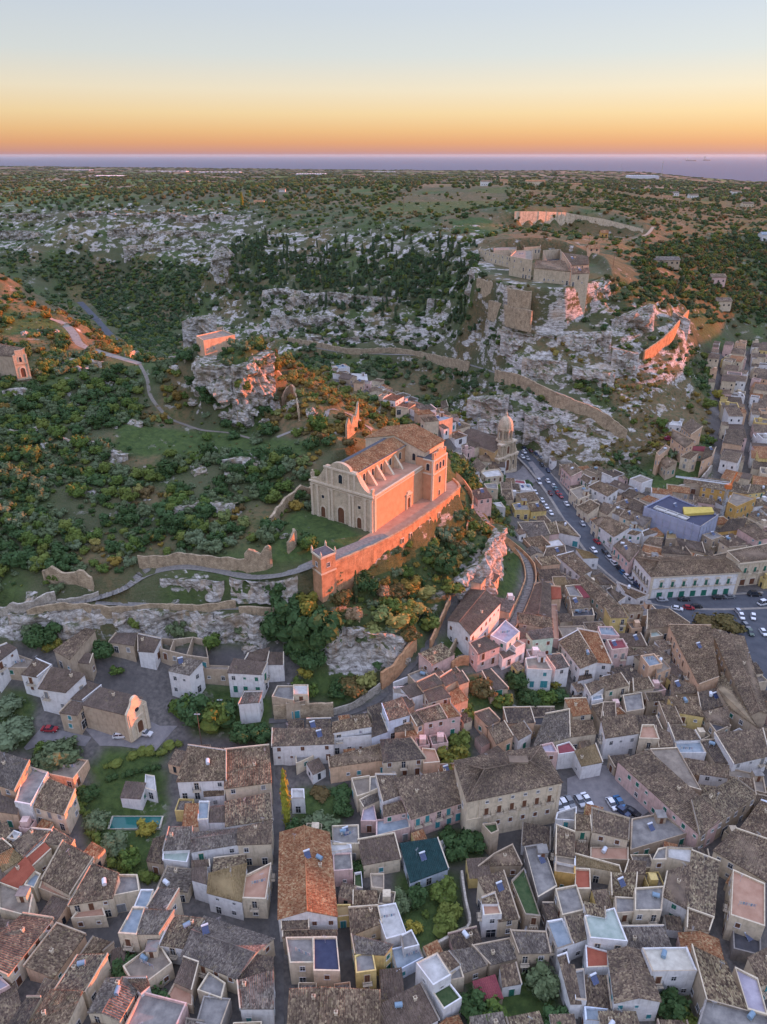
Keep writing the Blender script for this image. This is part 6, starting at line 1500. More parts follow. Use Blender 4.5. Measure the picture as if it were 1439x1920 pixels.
for x, y, z, r_ in ((8, 8.52, 8, 1), (14, 8.52, 3.4, 1), (30, 8.52, 4, 1), (41, 8.82, 8, 1.2), (46, 8.82, 3, 1.2), (22, 17.02, 3.2, 1)): link('arched_window', AW, cath, (x, y, z), PI, (r_, 1, r_))
f_ = cc_('facade', 'ashlar', [(0, 2.4, -8, 8, -3, 9.4), (.2, 2.4, -6, 6, 9.4, 16.6)])
cc_('cornice', 'stone_trim', [(-.7, 2.6, -8.5, 8.5, 8.7, 9.5), (-.5, 2.6, -6.5, 6.5, 15.9, 16.7), (-.4, 2.4, -8.2, 8.2, -3, .6)], f_)
for y in (-7.3, -5.9, -3.6, -2.4, 2.4, 3.6, 5.9, 7.3):
    mb = MB(); mb.cyl((-.25, y), .42, .6, 8.0, 10, 0, .36); mb.box(-.8, .2, y - .52, y + .52, 8.0, 8.7); mb.box(-.8, .2, y - .55, y + .55, .2, .7); mb.build('column', M['ashlar'], f_, True)
for y in (-5.2, -3.4, -2.2, 2.2, 3.4, 5.2):
    mb = MB(); mb.cyl((0, y), .36, 9.6, 15.3, 10, 0, .3); mb.box(-.5, .3, y - .45, y + .45, 15.3, 15.9); mb.build('column', M['ashlar'], f_, True)
for y in (-7.2, 7.2): mb = MB(); mb.box(.3, 1.7, y - .6, y + .6, 9.5, 11); mb.cyl((1, y), .55, 11, 13.2, 8, 0, .1); mb.build('statue_pedestal', M['ashlar'], f_)
link('arched_door', AD, f_, (-.02, 0, .6), -PI / 2, (1.1, 1, 1.1)); link('arched_window', AD, f_, (.18, 0, 10.3), -PI / 2, (.75, 1, .75))
for y in (-4.75, 4.75): link('niche', AW, f_, (-.02, y, 3), -PI / 2)
# drum and dome
dr_ = MB(); dr_.cyl((3, 0), 4.6, 16.6, 17.6, 8); dr_.cyl((3, 0), 2.6, 17.6, 23.4, 8); dr_.cyl((3, 0), 4.1, 23.4, 24.2, 16); dr = dr_.build('belfry', M['ashlar'], cath)
for k in range(8):
    a_ = 2 * PI * (k + .5) / 8; mb = MB(); mb.cyl((3 + 3.7 * math.cos(a_), 3.7 * math.sin(a_)), .42, 17.6, 22.8, 8, 0, .36); mb.box(3 + 3.7 * math.cos(a_) - .5, 3 + 3.7 * math.cos(a_) + .5, 3.7 * math.sin(a_) - .5, 3.7 * math.sin(a_) + .5, 22.8, 23.4); mb.build('column', M['ashlar'], dr, True)
    a2 = 2 * PI * k / 8; mb = MB(); o = link('bell_opening', AW, dr, (3 + 2.45 * math.cos(a2), 2.45 * math.sin(a2), 18.6), a2 + PI / 2, (.8, 1, 1.3))
mb = MB(); prof = [(3.7, 24.2), (3.75, 25.4), (3.45, 27.0), (2.8, 28.5), (1.9, 29.7), (.9, 30.4), (.6, 30.8), (.65, 31.8), (.4, 32.2), (.12, 33.0), (.08, 34)]; N_ = 32
for (r0, z0), (r1, z1) in zip(prof, prof[1:]):
    for k in range(N_):
        s0 = 1 + (.05 if k % 4 == 0 else 0); s1 = 1 + (.05 if (k + 1) % 4 == 0 else 0); a0_, a1_ = 2 * PI * k / N_, 2 * PI * (k + 1) / N_
        mb.quad((3 + r0 * s0 * math.cos(a0_), r0 * s0 * math.sin(a0_), z0), (3 + r0 * s1 * math.cos(a1_), r0 * s1 * math.sin(a1_), z0), (3 + r1 * s1 * math.cos(a1_), r1 * s1 * math.sin(a1_), z1), (3 + r1 * s0 * math.cos(a0_), r1 * s0 * math.sin(a0_), z1))
mb.build('dome', M['ashlar'], cath)
sheet('square', TC('K', (570, 590), (700, 600), (780, 520), (870, 490), (990, 625), (880, 700), (700, 700), (600, 660)), 'plaza', .16)
sheet('square', [hit(*p) for p in ((1222, 1118), (1300, 1115), (1445, 1108), (1520, 1300), (1440, 1300), (1395, 1230), (1385, 1200), (1270, 1190), (1235, 1150))], 'asphalt', .14)
sheet('car_park', TC('B3', (-60, 480), (200, 380), (340, 400), (560, 720), (480, 780), (300, 760), (-60, 720)), 'plaza', .14)
sheet('car_park', TC('B3', (-330, 560), (-60, 480), (-60, 720), (-330, 740)), 'plaza', .15) if False else None
sheet('car_park', TC('C0', (760, 1130), (1180, 1190), (1310, 1050), (1439, 1110), (1600, 1110), (1400, 1340), (900, 1290)), 'plaza', .14)
sheet('car_park', TC('B0', (320, 90), (690, 170), (640, 240), (400, 200), (200, 270), (180, 250)), 'plaza', .14)

# ---- palaces: body by house(), openings by hand
def bays(info, side, n, rows, x0=.06, x1=.94):
    P2 = [v * (1 - min(.35, v.length * .05) / max(v.length, .1)) for v in info['q']]; a_, b_ = P2[side], P2[(side + 1) % 4]; d_ = b_ - a_; L = d_.length; d_.normalize(); nr_ = Vector((d_.y, -d_.x, 0)); rz = math.atan2(d_.y, d_.x)
    for k in range(n):
        s = lerp(x0, x1, (k + .5) / n) * L
        for z, kind, st, bal in rows:
            p = a_ + d_ * s + Vector((0, 0, z)); o = link('window', FR[kind], info['root'], p, rz); link('shutter' if 'sh' in st else 'pane', PN[(kind, st)], o)
            if bal: link('balcony', BALC, info['root'], p + Vector((0, 0, -.05)), rz)
            if bal == 2:
                mb = MB(); mb.box(-1.0, 1.0, -.35, 0, 2.75, 2.95); mb.box(-.6, .6, -.3, 0, 2.95, 3.25); o2 = mb.build('window_pediment', M['stone_trim'], info['root']); o2.location = p; o2.rotation_euler = (0, 0, rz)
    return a_, d_, L, nr_, rz
pal = house('I', [(340, 930), (1165, 885), (1040, 735), (185, 750)], 12.4, 'h', 'w', 'n', 0, label='long white palace with seven ornate balconies and green ground-floor shutters', name='palace', cat='palace')
a_, d_, L, nr_, rz = bays(pal, 0, 7, [(.5, 'gate', 'shutter_green', 0), (5.4, 'tall', 'shutter_green', 2)])
for s in (.012, .985): mb = MB(); mb.box(-.5, .5, -.2, .1, 0, pal['h'] - .4); o = mb.build('corner_quoin', M['stone_trim'], pal['root']); o.location = a_ + d_ * L * s; o.rotation_euler = (0, 0, rz)
mb = MB(); mb.box(.3, L - .3, -.18, 0, 4.7, 4.95); mb.box(.1, L - .1, -.3, 0, pal['h'] - .7, pal['h'] - .3); o = mb.build('cornice', M['stone_trim'], pal['root']); o.location = a_; o.rotation_euler = (0, 0, rz)
bays(pal, 3, 5, [(.3, 'door', 'shutter_brown', 0), (5.4, 'tall', 'glass', 1)])
pr = house('I', [(1180, 790), (1600, 745), (1540, 600), (1065, 690)], 13.5, 's', 'c', 'n', 0, label='carved ochre palace with pilastered front beside the white palace', name='palace', cat='palace')
a_, d_, L, nr_, rz = bays(pr, 0, 4, [(.5, 'gate', 'shutter_brown', 0), (6.2, 'tall', 'shutter_green', 1)])
mb = MB()
for k in range(5): mb.box(L * (k / 4) * .98 - .4, L * (k / 4) * .98 + .4, -.25, 0, 0, 10.4)
mb.box(0, L, -.4, 0, 5.2, 5.7); mb.box(0, L, -.45, 0, 10.4, 11.0); o = mb.build('pilaster_order', M['stone_trim'], pr['root']); o.location = a_; o.rotation_euler = (0, 0, rz)
pz_ = house('B2', [(640, 640), (1318, 503), (1165, 242), (548, 348)], 16.0, 'h', 'c', 'n', 0, label='big weathered stone palazzo with a row of brown balcony doors', name='palazzo', cat='palazzo')
a_, d_, L, nr_, rz = bays(pz_, 0, 6, [(3.4, 'win', 'shutter_brown', 0), (7.6, 'tall', 'shutter_brown', 1), (11.6, 'small', 'glass', 0)], .14, .95)
mb = MB(); mb.box(0, L, -.16, 0, 6.9, 7.1); mb.box(L * .125, L * .125 + .3, -.14, 0, 0, 12.4); mb.box(L - .8, L, -.14, .02, 0, 12.6); o = mb.build('string_course', M['stone_trim'], pz_['root']); o.location = a_; o.rotation_euler = (0, 0, rz)
mb = MB(); mb.box(-2.2, 2.2, -.9, .9, 0, 1.8, 0); mb.box(-2.4, 2.4, -1.1, 1.1, 1.8, 2.0, 1); o = mb.build('dormer', [M['wall_c'], M['roof_n']], pz_['root']); o.location = (3, 1.5, pz_['h'] + .8)
bays(pz_, 3, 2, [(7.6, 'win', 'glass', 0)])
tp_ = house('P', [(905, 1548), (921, 1566), (935, 1560), (931, 1545)], 8, 'f', 's', 'e', 0, label='stone corner turret with a planted balcony below the big palazzo', name='turret', cat='turret')
# hillside chapel with curved gable
chp = house('C0', [(750, 915), (1130, 1005), (1270, 850), (905, 765)], 9.2, 's', 's', 'f', 0, label='small stone chapel with curved gable front between two parking areas', name='chapel', cat='chapel')
q_ = chp['q']; d_ = (q_[2] - q_[1]); Lc = d_.length; rz = math.atan2(d_.y, d_.x); ol = [(-.3, -1.2), (-.3, 8.2)] + [(Lc * .08, 9.2), (Lc * .2, 9.9), (Lc * .3, 11.0)] + [(Lc * (.5 - .2 * math.cos(PI * k / 8)), 11.2 + 1.1 * math.sin(PI * k / 8)) for k in range(9)] + [(Lc * .7, 11.0), (Lc * .8, 9.9), (Lc * .92, 9.2), (Lc + .3, 8.2), (Lc + .3, -1.2)]
mb = MB(); tri = tessellate_polygon([[Vector((x, z, 0)) for x, z in ol]])
for t in tri: mb.face([(ol[k][0], -.6, ol[k][1]) for k in t]); mb.face([(ol[k][0], .25, ol[k][1]) for k in t])
for i in range(len(ol)): j = (i + 1) % len(ol); mb.quad((ol[i][0], -.6, ol[i][1]), (ol[j][0], -.6, ol[j][1]), (ol[j][0], .25, ol[j][1]), (ol[i][0], .25, ol[i][1]))
fc = mb.build('facade', M['wall_c'], chp['root']); fc.location = q_[1]; fc.rotation_euler = (0, 0, rz); bm = bmesh.new(); bm.from_mesh(fc.data); bmesh.ops.remove_doubles(bm, verts=bm.verts, dist=.001); bmesh.ops.recalc_face_normals(bm, faces=bm.faces); bm.to_mesh(fc.data); bm.free()
link('arched_door', AS, fc, (Lc / 2, -.62, .2)); mb = MB(); mb.box(Lc * .25, Lc * .75, -.95, -.6, 5.4, 5.8); mb.box(.1, .9, -.8, -.6, -1, 8); mb.box(Lc - .9, Lc - .1, -.8, -.6, -1, 8); mb.build('cornice', M['stone_trim'], fc); mb = MB(); mb.tube((Lc / 2, -.66, 8), (Lc / 2, -.55, 8), .65, 12); mb.build('round_window', M['glass'], fc)
# chapel on the left hill
ch2 = house('P', [(-45, 664), (22, 667), (44, 653), (0, 645)], 11, 's', 's', 'n', 0, label='ochre chapel with arched doorway on the left hillside', name='chapel', cat='chapel')
q_ = ch2['q']; d_ = q_[2] - q_[1]; rz = math.atan2(d_.y, d_.x); mb = MB(); Lc = d_.length; mb.box(0, Lc, -.5, .1, -1, 9.6); mb.box(Lc * .2, Lc * .8, -.5, .1, 9.6, 11.5); mb.box(0, Lc, -.8, -.5, 5.6, 6.0); mb.box(0, .6, -.7, -.5, -1, 9.6); mb.box(Lc - .6, Lc, -.7, -.5, -1, 9.6); fc = mb.build('facade', M['ashlar'], ch2['root']); fc.location = q_[1]; fc.rotation_euler = (0, 0, rz); link('arched_door', AS, fc, (Lc / 2, -.52, .2)); link('arched_window', AW, fc, (Lc / 2, -.52, 6.6), 0, (.8, 1, .8))
# scaffolded building and crane
mk_simple('sheeting', (.30, .33, .44), (.40, .43, .54), .25, .7); M['wall_x'] = M['sheeting']; M['roof_x'] = M['floor_a']; M['floor_x'] = M['floor_a']
scf = house('I', [(780, 455), (945, 355), (500, 165), (270, 275)][0:0] or [(270, 275), (780, 455), (945, 345), (500, 165)], 13, 'f', 'x', 'x', 0, label='large building wrapped in grey-blue scaffold sheeting with an open roof', name='building_site', cat='building site')
q_ = scf['q']; H_ = scf['h']
mb = MB()
for s, t in ((.12, .12), (.32, .12), (.52, .12)):
    p = q_[0] * (1 - s) * (1 - t) + q_[1] * s * (1 - t) + q_[2] * s * t + q_[3] * (1 - s) * t; d_ = (q_[1] - q_[0]).normalized(); n_ = Vector((-d_.y, d_.x, 0))
    mb.face([p + Vector((0, 0, H_ + .1)), p + d_ * 5 + Vector((0, 0, H_ + .1)), p + d_ * 5 + n_ * 3.2 + Vector((0, 0, H_ + .1)), p + n_ * 3.2 + Vector((0, 0, H_ + .1))])
    for a_, b_ in ((p, p + d_ * 5), (p + d_ * 5, p + d_ * 5 + n_ * 3.2), (p, p + n_ * 3.2), (p + n_ * 3.2, p + n_ * 3.2 + d_ * 5)): mb.tube(a_ + Vector((0, 0, H_ + .5)), b_ + Vector((0, 0, H_ + .5)), .25, 4)
mb.build('roof_opening', M['floor_w'], scf['root'])
mb = MB(); p = q_[0] * .1 + q_[1] * .2 + q_[2] * .5 + q_[3] * .2; mb.prism([(p.x - 7, p.y - 3), (p.x + 7, p.y - 1), (p.x + 8, p.y + 4), (p.x - 5, p.y + 4)], H_, H_ + 1.2); mk_simple('insulation', (.50, .38, .08), (.6, .46, .12), .6); mb.build('yellow_deck', M['insulation'], scf['root'])
mb = MB(); n4 = q_
for i in range(4):
    a_, b_ = q_[i], q_[(i + 1) % 4]; n = int((b_ - a_).length / 3)
    for k in range(n + 1): p = a_.lerp(b_, k / n) * 1.015; mb.tube((p.x, p.y, -1), (p.x, p.y, H_ + 1.4), .07, 4)
    for z in (3, 6, 9, 12): mb.tube((a_.x * 1.015, a_.y * 1.015, z), (b_.x * 1.015, b_.y * 1.015, z), .05, 4)
mb.build('scaffold_poles', M['metal'], scf['root'])
mk_simple('crane_orange', (.6, .16, .04), (.66, .2, .06), 1, .5); mk_simple('crane_grey', (.35, .4, .42), (.45, .5, .52), 1, .5)
cp_ = hit(*tp('I', 975, 430)); cr = empty('tower_crane', cp_); tag(cr, 'small grey tower crane with orange jib joint beside the wrapped building', 'crane')
mb = MB(); 
for x, y in ((-.5, -.5), (.5, -.5), (.5, .5), (-.5, .5)): mb.tube((x, y, 0), (x, y, 19), .1, 4)
for k in range(13): mb.tube((-.5, -.5, k * 1.5), (.5, -.5, k * 1.5 + 1.5), .05, 4); mb.tube((.5, -.5, k * 1.5), (.5, .5, k * 1.5 + 1.5), .05, 4)
mb.build('mast', M['crane_grey'], cr); mb = MB(); mb.box(-1.2, 1.2, -1.2, 1.2, 18.5, 20.5); mb.tube((1, 0, 20), (3, 1, 26), .35, 5); mb.build('slewing_unit', M['crane_orange'], cr); mb = MB(); mb.tube((0, 0, 20.5), (-22, 6, 21.5), .3, 4); mb.tube((0, 0, 21.5), (-22, 6, 22), .12, 4); mb.build('jib', M['tank_white'], cr)
# castle ruins
M['wall_k'] = M['ashlar']
for pts, h, ty, rf, lb in (([(695, 352), (792, 345), (785, 300), (648, 282)], 8, 's', 'n', 'gabled stone house at the right end of the castle ruins'), ([(490, 365), (685, 385), (655, 330), (500, 325)], 7, 's', 'n', 'long ochre range in the middle of the castle ruins'), ([(355, 305), (472, 325), (470, 272), (385, 275)], 10, 'f', 'n', 'square roofless castle tower above the white cliff'), ([(180, 262), (350, 300), (352, 255), (205, 232)], 6, 'u', 'n', 'roofless enclosure at the left of the castle'), ([(262, 272), (382, 268), (380, 240), (265, 235)], 7, 'f', 'n', 'flat-topped stone block at the back of the castle'), ([(560, 325), (660, 320), (630, 262), (540, 270)], 6, 'u', 'n', 'roofless hall with bare walls inside the castle'), ([(700, 400), (795, 395), (790, 365), (695, 370)], 6, 's', 'n', 'low lean-to in front of the castle gable'), ([(432, 250), (520, 245), (515, 228), (430, 232)], 4, 'u', 'n', 'ruined outer wall behind the castle')):
    house('Q', pts, h * 1.35, ty, 'k', rf, .5, 'glass', label=lb, name='castle_building', cat='castle ruin', ground=CZ0 * S if pts[0][1] > 290 else None)
sheet('castle_lawn', TC('Q', (700, 425), (790, 455), (860, 420), (820, 390), (700, 405)), 'floor_e', .5)
# ruin on the crag
house('R', [(190, 238), (355, 208), (292, 182), (150, 214)], 6.0, 'f', 't', 'n', .9, 'glass', label='roofless sunlit stone house on top of the crag', name='ruined_building', cat='ruin')
house('R', [(95, 195), (150, 212), (296, 178), (290, 158)], 5, 'u', 't', 'n', .4, 'glass', label='low back ruin with dome-like heap on the crag', name='ruined_building', cat='ruin')
# ------------------------------------------------------------------ remaining small roofs between the houses, and the dense quarter below the castle
fr_ = random.Random(5)
CELL = .9; OX, OY = -150.0, 40.0; NXc, NYc = int(560 / CELL), int(620 / CELL)
occg = np.zeros((NYc, NXc), bool)
cxx, cyy = np.meshgrid(OX + (np.arange(NXc) + .5) * CELL, OY + (np.arange(NYc) + .5) * CELL)
def mark(poly, val=True):
    xs, ys = [p[0] for p in poly], [p[1] for p in poly]; i0, i1 = max(0, int((min(xs) - OX) / CELL) - 1), int((max(xs) - OX) / CELL) + 2; j0, j1 = max(0, int((min(ys) - OY) / CELL) - 1), int((max(ys) - OY) / CELL) + 2
    sl = (slice(j0, j1), slice(i0, i1)); occg[sl] |= inpoly(cxx[sl], cyy[sl], poly)
def frac(poly):
    xs, ys = [p[0] for p in poly], [p[1] for p in poly]; i0, i1 = max(0, int((min(xs) - OX) / CELL) - 1), int((max(xs) - OX) / CELL) + 2; j0, j1 = max(0, int((min(ys) - OY) / CELL) - 1), int((max(ys) - OY) / CELL) + 2
    sl = (slice(j0, j1), slice(i0, i1)); ins = inpoly(cxx[sl], cyy[sl], poly); return (occg[sl] & ins).sum() / max(1, ins.sum())
cz = hgrid(cxx, cyy); cu, cv = pix(cxx, cyy, cz)
ii = np.clip(np.searchsorted(gx, cxx) - 1, 0, len(gx) - 2); jj = np.clip(np.searchsorted(gy, cyy) - 1, 0, len(gy) - 2)
occg |= ~town[jj, ii] | gard[jj, ii] | (cu < -60) | (cu > 1520) | (cv > 1990)
for I_ in HOUSES: mark([(I_['c'][0] + v.x * 1.03, I_['c'][1] + v.y * 1.03) for v in I_['q']])
for key, (w, wd) in PATHS.items():
    for p in w[::2]: hw = wd / 2 + .8; mark([(p.x - hw, p.y - hw), (p.x + hw, p.y - hw), (p.x + hw, p.y + hw), (p.x - hw, p.y + hw)])
for poly in ([(1222, 1118), (1300, 1112), (1560, 1100), (1560, 1300), (1440, 1300), (1395, 1230), (1385, 1200), (1290, 1195), (1222, 1150)], [(940, 860), (985, 842), (1040, 905), (1015, 925), (960, 915)], [(1040, 1535), (1050, 1460), (1130, 1430), (1220, 1520), (1200, 1545), (1100, 1530)], [(155, 1362), (250, 1380), (280, 1345), (330, 1340), (400, 1365), (330, 1420), (150, 1400), (90, 1390)],
             [(20, 1345), (170, 1360), (180, 1410), (60, 1420)], [(905, 1520), (1010, 1500), (1040, 1540), (1000, 1560), (930, 1600), (880, 1600)], [(180, 1720), (240, 1690), (230, 1790), (160, 1800)], [(340, 1340), (500, 1380), (520, 1420), (320, 1400)], [(200, 1640), (330, 1700), (470, 1730), (500, 1770), (380, 1740), (240, 1740)],
             [(960, 980), (1010, 870), (1230, 1130), (1175, 1130)]):
    mark([hit(u, v)[:2] for u, v in poly])
mark([hit(u, v)[:2] for u, v in ((-40, 1180), (300, 1190), (545, 1200), (600, 1335), (500, 1400), (300, 1400), (150, 1420), (-40, 1440))])
STRIP = [(1322, 850), (1332, 700), (1345, 640), (1600, 620), (1600, 905), (1439, 930), (1340, 900)]
strip_c = inpoly(cu, cv, STRIP)
fw, ff, fm, fuv = MB(), MB(), MB(), None
STW, STR = MB(), {k: MB() for k in 'ndgof'}
FW_ = {k: MB() for k in 'wcpty'}
def stuff_house(cx_, cy_, a_, w_, d_, h):
    u_ = Vector((math.cos(a_), math.sin(a_), 0)); n_ = Vector((-u_.y, u_.x, 0)); c = Vector((cx_, cy_, 0)); z0 = float(hgrid(cx_, cy_))
    P = [c - u_ * w_ / 2 - n_ * d_ / 2, c + u_ * w_ / 2 - n_ * d_ / 2, c + u_ * w_ / 2 + n_ * d_ / 2, c - u_ * w_ / 2 + n_ * d_ / 2]; up = lambda p, z: Vector((p.x, p.y, z0 + z))
    wm = FW_[fr_.choice('wwccptyc')]; flat = fr_.random() < .3; rs = 0 if flat else d_ * .22
    z = [h, h, h + rs, h + rs]
    for i in range(4):
        j = (i + 1) % 4; wm.quad(up(P[i], -2), up(P[j], -2), up(P[j], z[j] + (.6 if flat else 0)), up(P[i], z[i] + (.6 if flat else 0)))
    rm = STR[fr_.choice('nndof' if not flat else 'gg')]
    if flat:
        k = .92; Q = [c + (p - c) * k for p in P]; rm.face([up(p, h) for p in Q], 0, [(0, 0), (w_, 0), (w_, d_), (0, d_)])
        for i in range(4): j = (i + 1) % 4; wm.quad(up(Q[j], h - .2), up(Q[i], h - .2), up(Q[i], h + .6), up(Q[j], h + .6)); wm.quad(up(P[i], h + .6), up(P[j], h + .6), up(Q[j], h + .6), up(Q[i], h + .6))
        if fr_.random() < .5: q = c + u_ * fr_.uniform(-1, 1) * w_ * .2; wm.box(q.x - .9, q.x + .9, q.y - .9, q.y + .9, z0 + h, z0 + h + 2.1)
    else: E = .3; roof_slope(rm, up(P[0] - n_ * E, h), up(P[1] - n_ * E, h), up(P[2], h + rs), up(P[3], h + rs), rib=.5)
    for i in range(4):
        a2, b2 = P[i], P[(i + 1) % 4]; dd_ = (b2 - a2); L = dd_.length; dd_.normalize(); nn = Vector((dd_.y, -dd_.x, 0))
        if nn.y > .3: continue
        for f in range(max(1, int(h / 3))):
            for k in range(max(1, int(L / 3))):
                if fr_.random() < .7:
                    s = (k + .5) / max(1, int(L / 3)) * L; q = a2 + dd_ * (s - .45) + nn * .04; q2 = a2 + dd_ * (s + .45) + nn * .04; zb_ = f * 3 + 1 - (.9 if f == 0 and fr_.random() < .4 else 0)
                    fm.quad(up(q, zb_), up(q2, zb_), up(q2, f * 3 + 2.3), up(q, f * 3 + 2.3))
def orient(x, y):
    b_ = None
    for I_ in HOUSES:
        d2 = (I_['c'][0] - x) ** 2 + (I_['c'][1] - y) ** 2
        if b_ is None or d2 < b_[0]: b_ = (d2, I_)
    q = b_[1]['q']; v = q[1] - q[0]; return math.atan2(v.y, v.x), b_[0], b_[1]
sp0 = Vector(hit(1345, 860)); sp1 = Vector(hit(1362, 660)); sd_ = (sp1 - sp0); sa = math.atan2(sd_.y, sd_.x) - PI / 2
# two long straight streets through the dense quarter stay clear
for (u0, v0, u1, v1) in ((1338, 905, 1352, 640), (1398, 905, 1402, 640), (1462, 905, 1455, 640)):
    a_, b_ = Vector(hit(u0, v0)), Vector(hit(u1, v1)); d_ = (b_ - a_); d_.z = 0; n_ = Vector((-d_.y, d_.x, 0)).normalized() * 2.0; mark([(a_ - n_)[:2], (a_ + n_)[:2], (b_ + n_)[:2], (b_ - n_)[:2]])
cand = np.argwhere(strip_c & ~occg); fr_.shuffle(cl_ := [tuple(c) for c in cand[::3]]); nst = 0
for w_, d_ in ((9.5, 8.5), (8, 7), (7, 6), (5.5, 5), (4.2, 4)):
    for (j, i) in cl_:
        if occg[j, i]: continue
        x, y = cxx[j, i], cyy[j, i]; a_ = sa + fr_.uniform(-.17, .17) + .2 * math.sin(x * .03 + y * .02); u_ = Vector((math.cos(a_), math.sin(a_))); n_ = Vector((-u_.y, u_.x)); c = Vector((x, y)); ww, dd2 = w_ * fr_.uniform(.85, 1.15), d_ * fr_.uniform(.85, 1.15)
        P = [c - u_ * ww / 2 - n_ * dd2 / 2, c + u_ * ww / 2 - n_ * dd2 / 2, c + u_ * ww / 2 + n_ * dd2 / 2, c - u_ * ww / 2 + n_ * dd2 / 2]
        if frac([tuple(p) for p in P]) > .07: continue
        mark([tuple(p) for p in P]); stuff_house(x, y, a_, ww, dd2, fr_.uniform(3.5, 10.5)); nst += 1
cand = np.argwhere(~strip_c & ~occg); fr_.shuffle(cl_ := [tuple(c) for c in cand[::4]]); nf = 0
for w_, d_ in ((9, 7), (7, 6), (5.5, 5), (4.2, 4), (3.2, 3)):
    for (j, i) in cl_:
        if occg[j, i]: continue
        x, y = cxx[j, i], cyy[j, i]; a_, d2, near = orient(x, y)
        if d2 > 26 ** 2: 
            if cyy[j, i] < 330: continue
        a_ += fr_.uniform(-.08, .08); u_ = Vector((math.cos(a_), math.sin(a_))); n_ = Vector((-u_.y, u_.x)); c = Vector((x, y)); ww, dd2 = w_ * fr_.uniform(.85, 1.15), d_ * fr_.uniform(.85, 1.15); gap = 1.0
        P = [c + u_ * sx * (ww / 2 + .5) + n_ * sy * (dd2 / 2 + .5) for sx, sy in ((-1, -1), (1, -1), (1, 1), (-1, 1))]
        if frac([tuple(p) for p in P]) > .10: continue
        P = [c + u_ * sx * ww / 2 + n_ * sy * dd2 / 2 for sx, sy in ((-1, -1), (1, -1), (1, 1), (-1, 1))]
        mark([tuple(c + (p - c) * 1.12) for p in P]); zg = float(hgrid(x, y)); h = fr_.uniform(2.6, 3.8) if w_ < 6 else fr_.uniform(3.2, 5.4); u_c, v_c = pix(x, y, zg + h)
        if u_c < -30 or u_c > 1470 or v_c > 1980: continue
        ord_ = sorted(range(4), key=lambda k: P[k].x ** 2 + P[k].y ** 2)[0]; P = P[ord_:] + P[:ord_]
        if nf < 175:
            pp = [tuple(float(t) for t in pix(p.x, p.y, zg + h * .84)) for p in P]; ty = fr_.choice('sssssfG'); info = house('P', pp, h, ty, fr_.choice('wcscpstc'), fr_.choice('nnddgofk') if ty != 'f' else fr_.choice('ggnntdwb'), .6, ground=zg, name='outbuilding', cat='outbuilding'); nf += 1
        else: stuff_house(x, y, a_, ww, dd2, h)
print('fill', nst, nf)
q_root = empty('dense_quarter', (0, 0, 0)); tag(q_root, 'tightly packed houses of the quarter below the castle ridge', kind='stuff')
for k, mbx in FW_.items():
    if mbx.f: tag(mbx.build('wall', M['wall_' + k], q_root), kind='stuff')
for k, mbx in STR.items():
    if mbx.f: tag(mbx.build('roof', M['roof_' + k], q_root), kind='stuff')
tag(fm.build('window', M['glass'], q_root), kind='stuff')
ribbonless = 1
# ------------------------------------------------------------------ vegetation
def mk_leaf(name, c1, c2, c3=None):
    b = NB(name); p = b.pos(); r = b.rand()
    n = b.noise(p, 1.3, 3); c = b.mix(b.mr(n, .35, .65), c1, c2)
    c = b.mix(b.mr(r, .25, 1, 0, .75), c, c3 or tuple(x * 1.35 for x in c2)); c = b.mix(1.0, c, (1.5, 1.5, 1.35), 'MULTIPLY')
    b.b.inputs['Specular IOR Level'].default_value = .15
    M[name] = b.color(c, .8); return M[name]
mk_leaf('leaf_olive', (.050, .068, .034), (.092, .118, .062), (.10, .13, .08)); mk_leaf('leaf_dark', (.020, .040, .014), (.042, .072, .026), (.040, .075, .03))
mk_leaf('leaf_green', (.035, .060, .015), (.075, .110, .025), (.11, .12, .03)); mk_leaf('leaf_rust', (.085, .062, .018), (.17, .11, .03), (.18, .13, .03))
mk_leaf('leaf_pine', (.020, .036, .020), (.040, .062, .030), (.045, .062, .03)); mk_leaf('leaf_yellow', (.09, .10, .015), (.16, .16, .025)); mk_leaf('leaf_flower', (.06, .08, .02), (.16, .13, .025))
mk_leaf('leaf_wine', (.10, .02, .03), (.20, .03, .07)); mk_leaf('leaf_dry', (.10, .075, .05), (.17, .12, .075)); mk_leaf('leaf_autumn', (.055, .05, .02), (.10, .075, .028), (.09, .06, .03))
mk_leaf('leaf_cactus', (.07, .10, .035), (.14, .16, .06), (.24, .17, .05)); mk_simple('bark', (.08, .06, .045), (.14, .11, .085), 3); mk_leaf('leaf_far', (.028, .042, .020), (.055, .072, .030), (.07, .07, .035))
def leaf_quads(mb, c, r, n, size, rs, mi=0, flat=.8):
    for _ in range(n):
        d = Vector((rs.gauss(0, 1), rs.gauss(0, 1), rs.gauss(.15, 1))).normalized(); k = rs.uniform(.82, 1.08)
        p = Vector(c) + Vector((d.x * r[0], d.y * r[1], d.z * r[2])) * k
        nn = (d + Vector((rs.uniform(-1, 1), rs.uniform(-1, 1), rs.uniform(-.6, 1))) * .75).normalized(); u = nn.orthogonal().normalized(); u = (Matrix.Rotation(rs.uniform(0, 6.28), 3, nn) @ u); w = nn.cross(u); s = size * rs.uniform(.6, 1.3)
        mb.face([p - u * s, p + w * s * .6 - u * s * .1, p + u * s, p - w * s * .7 + u * s * .1], mi)
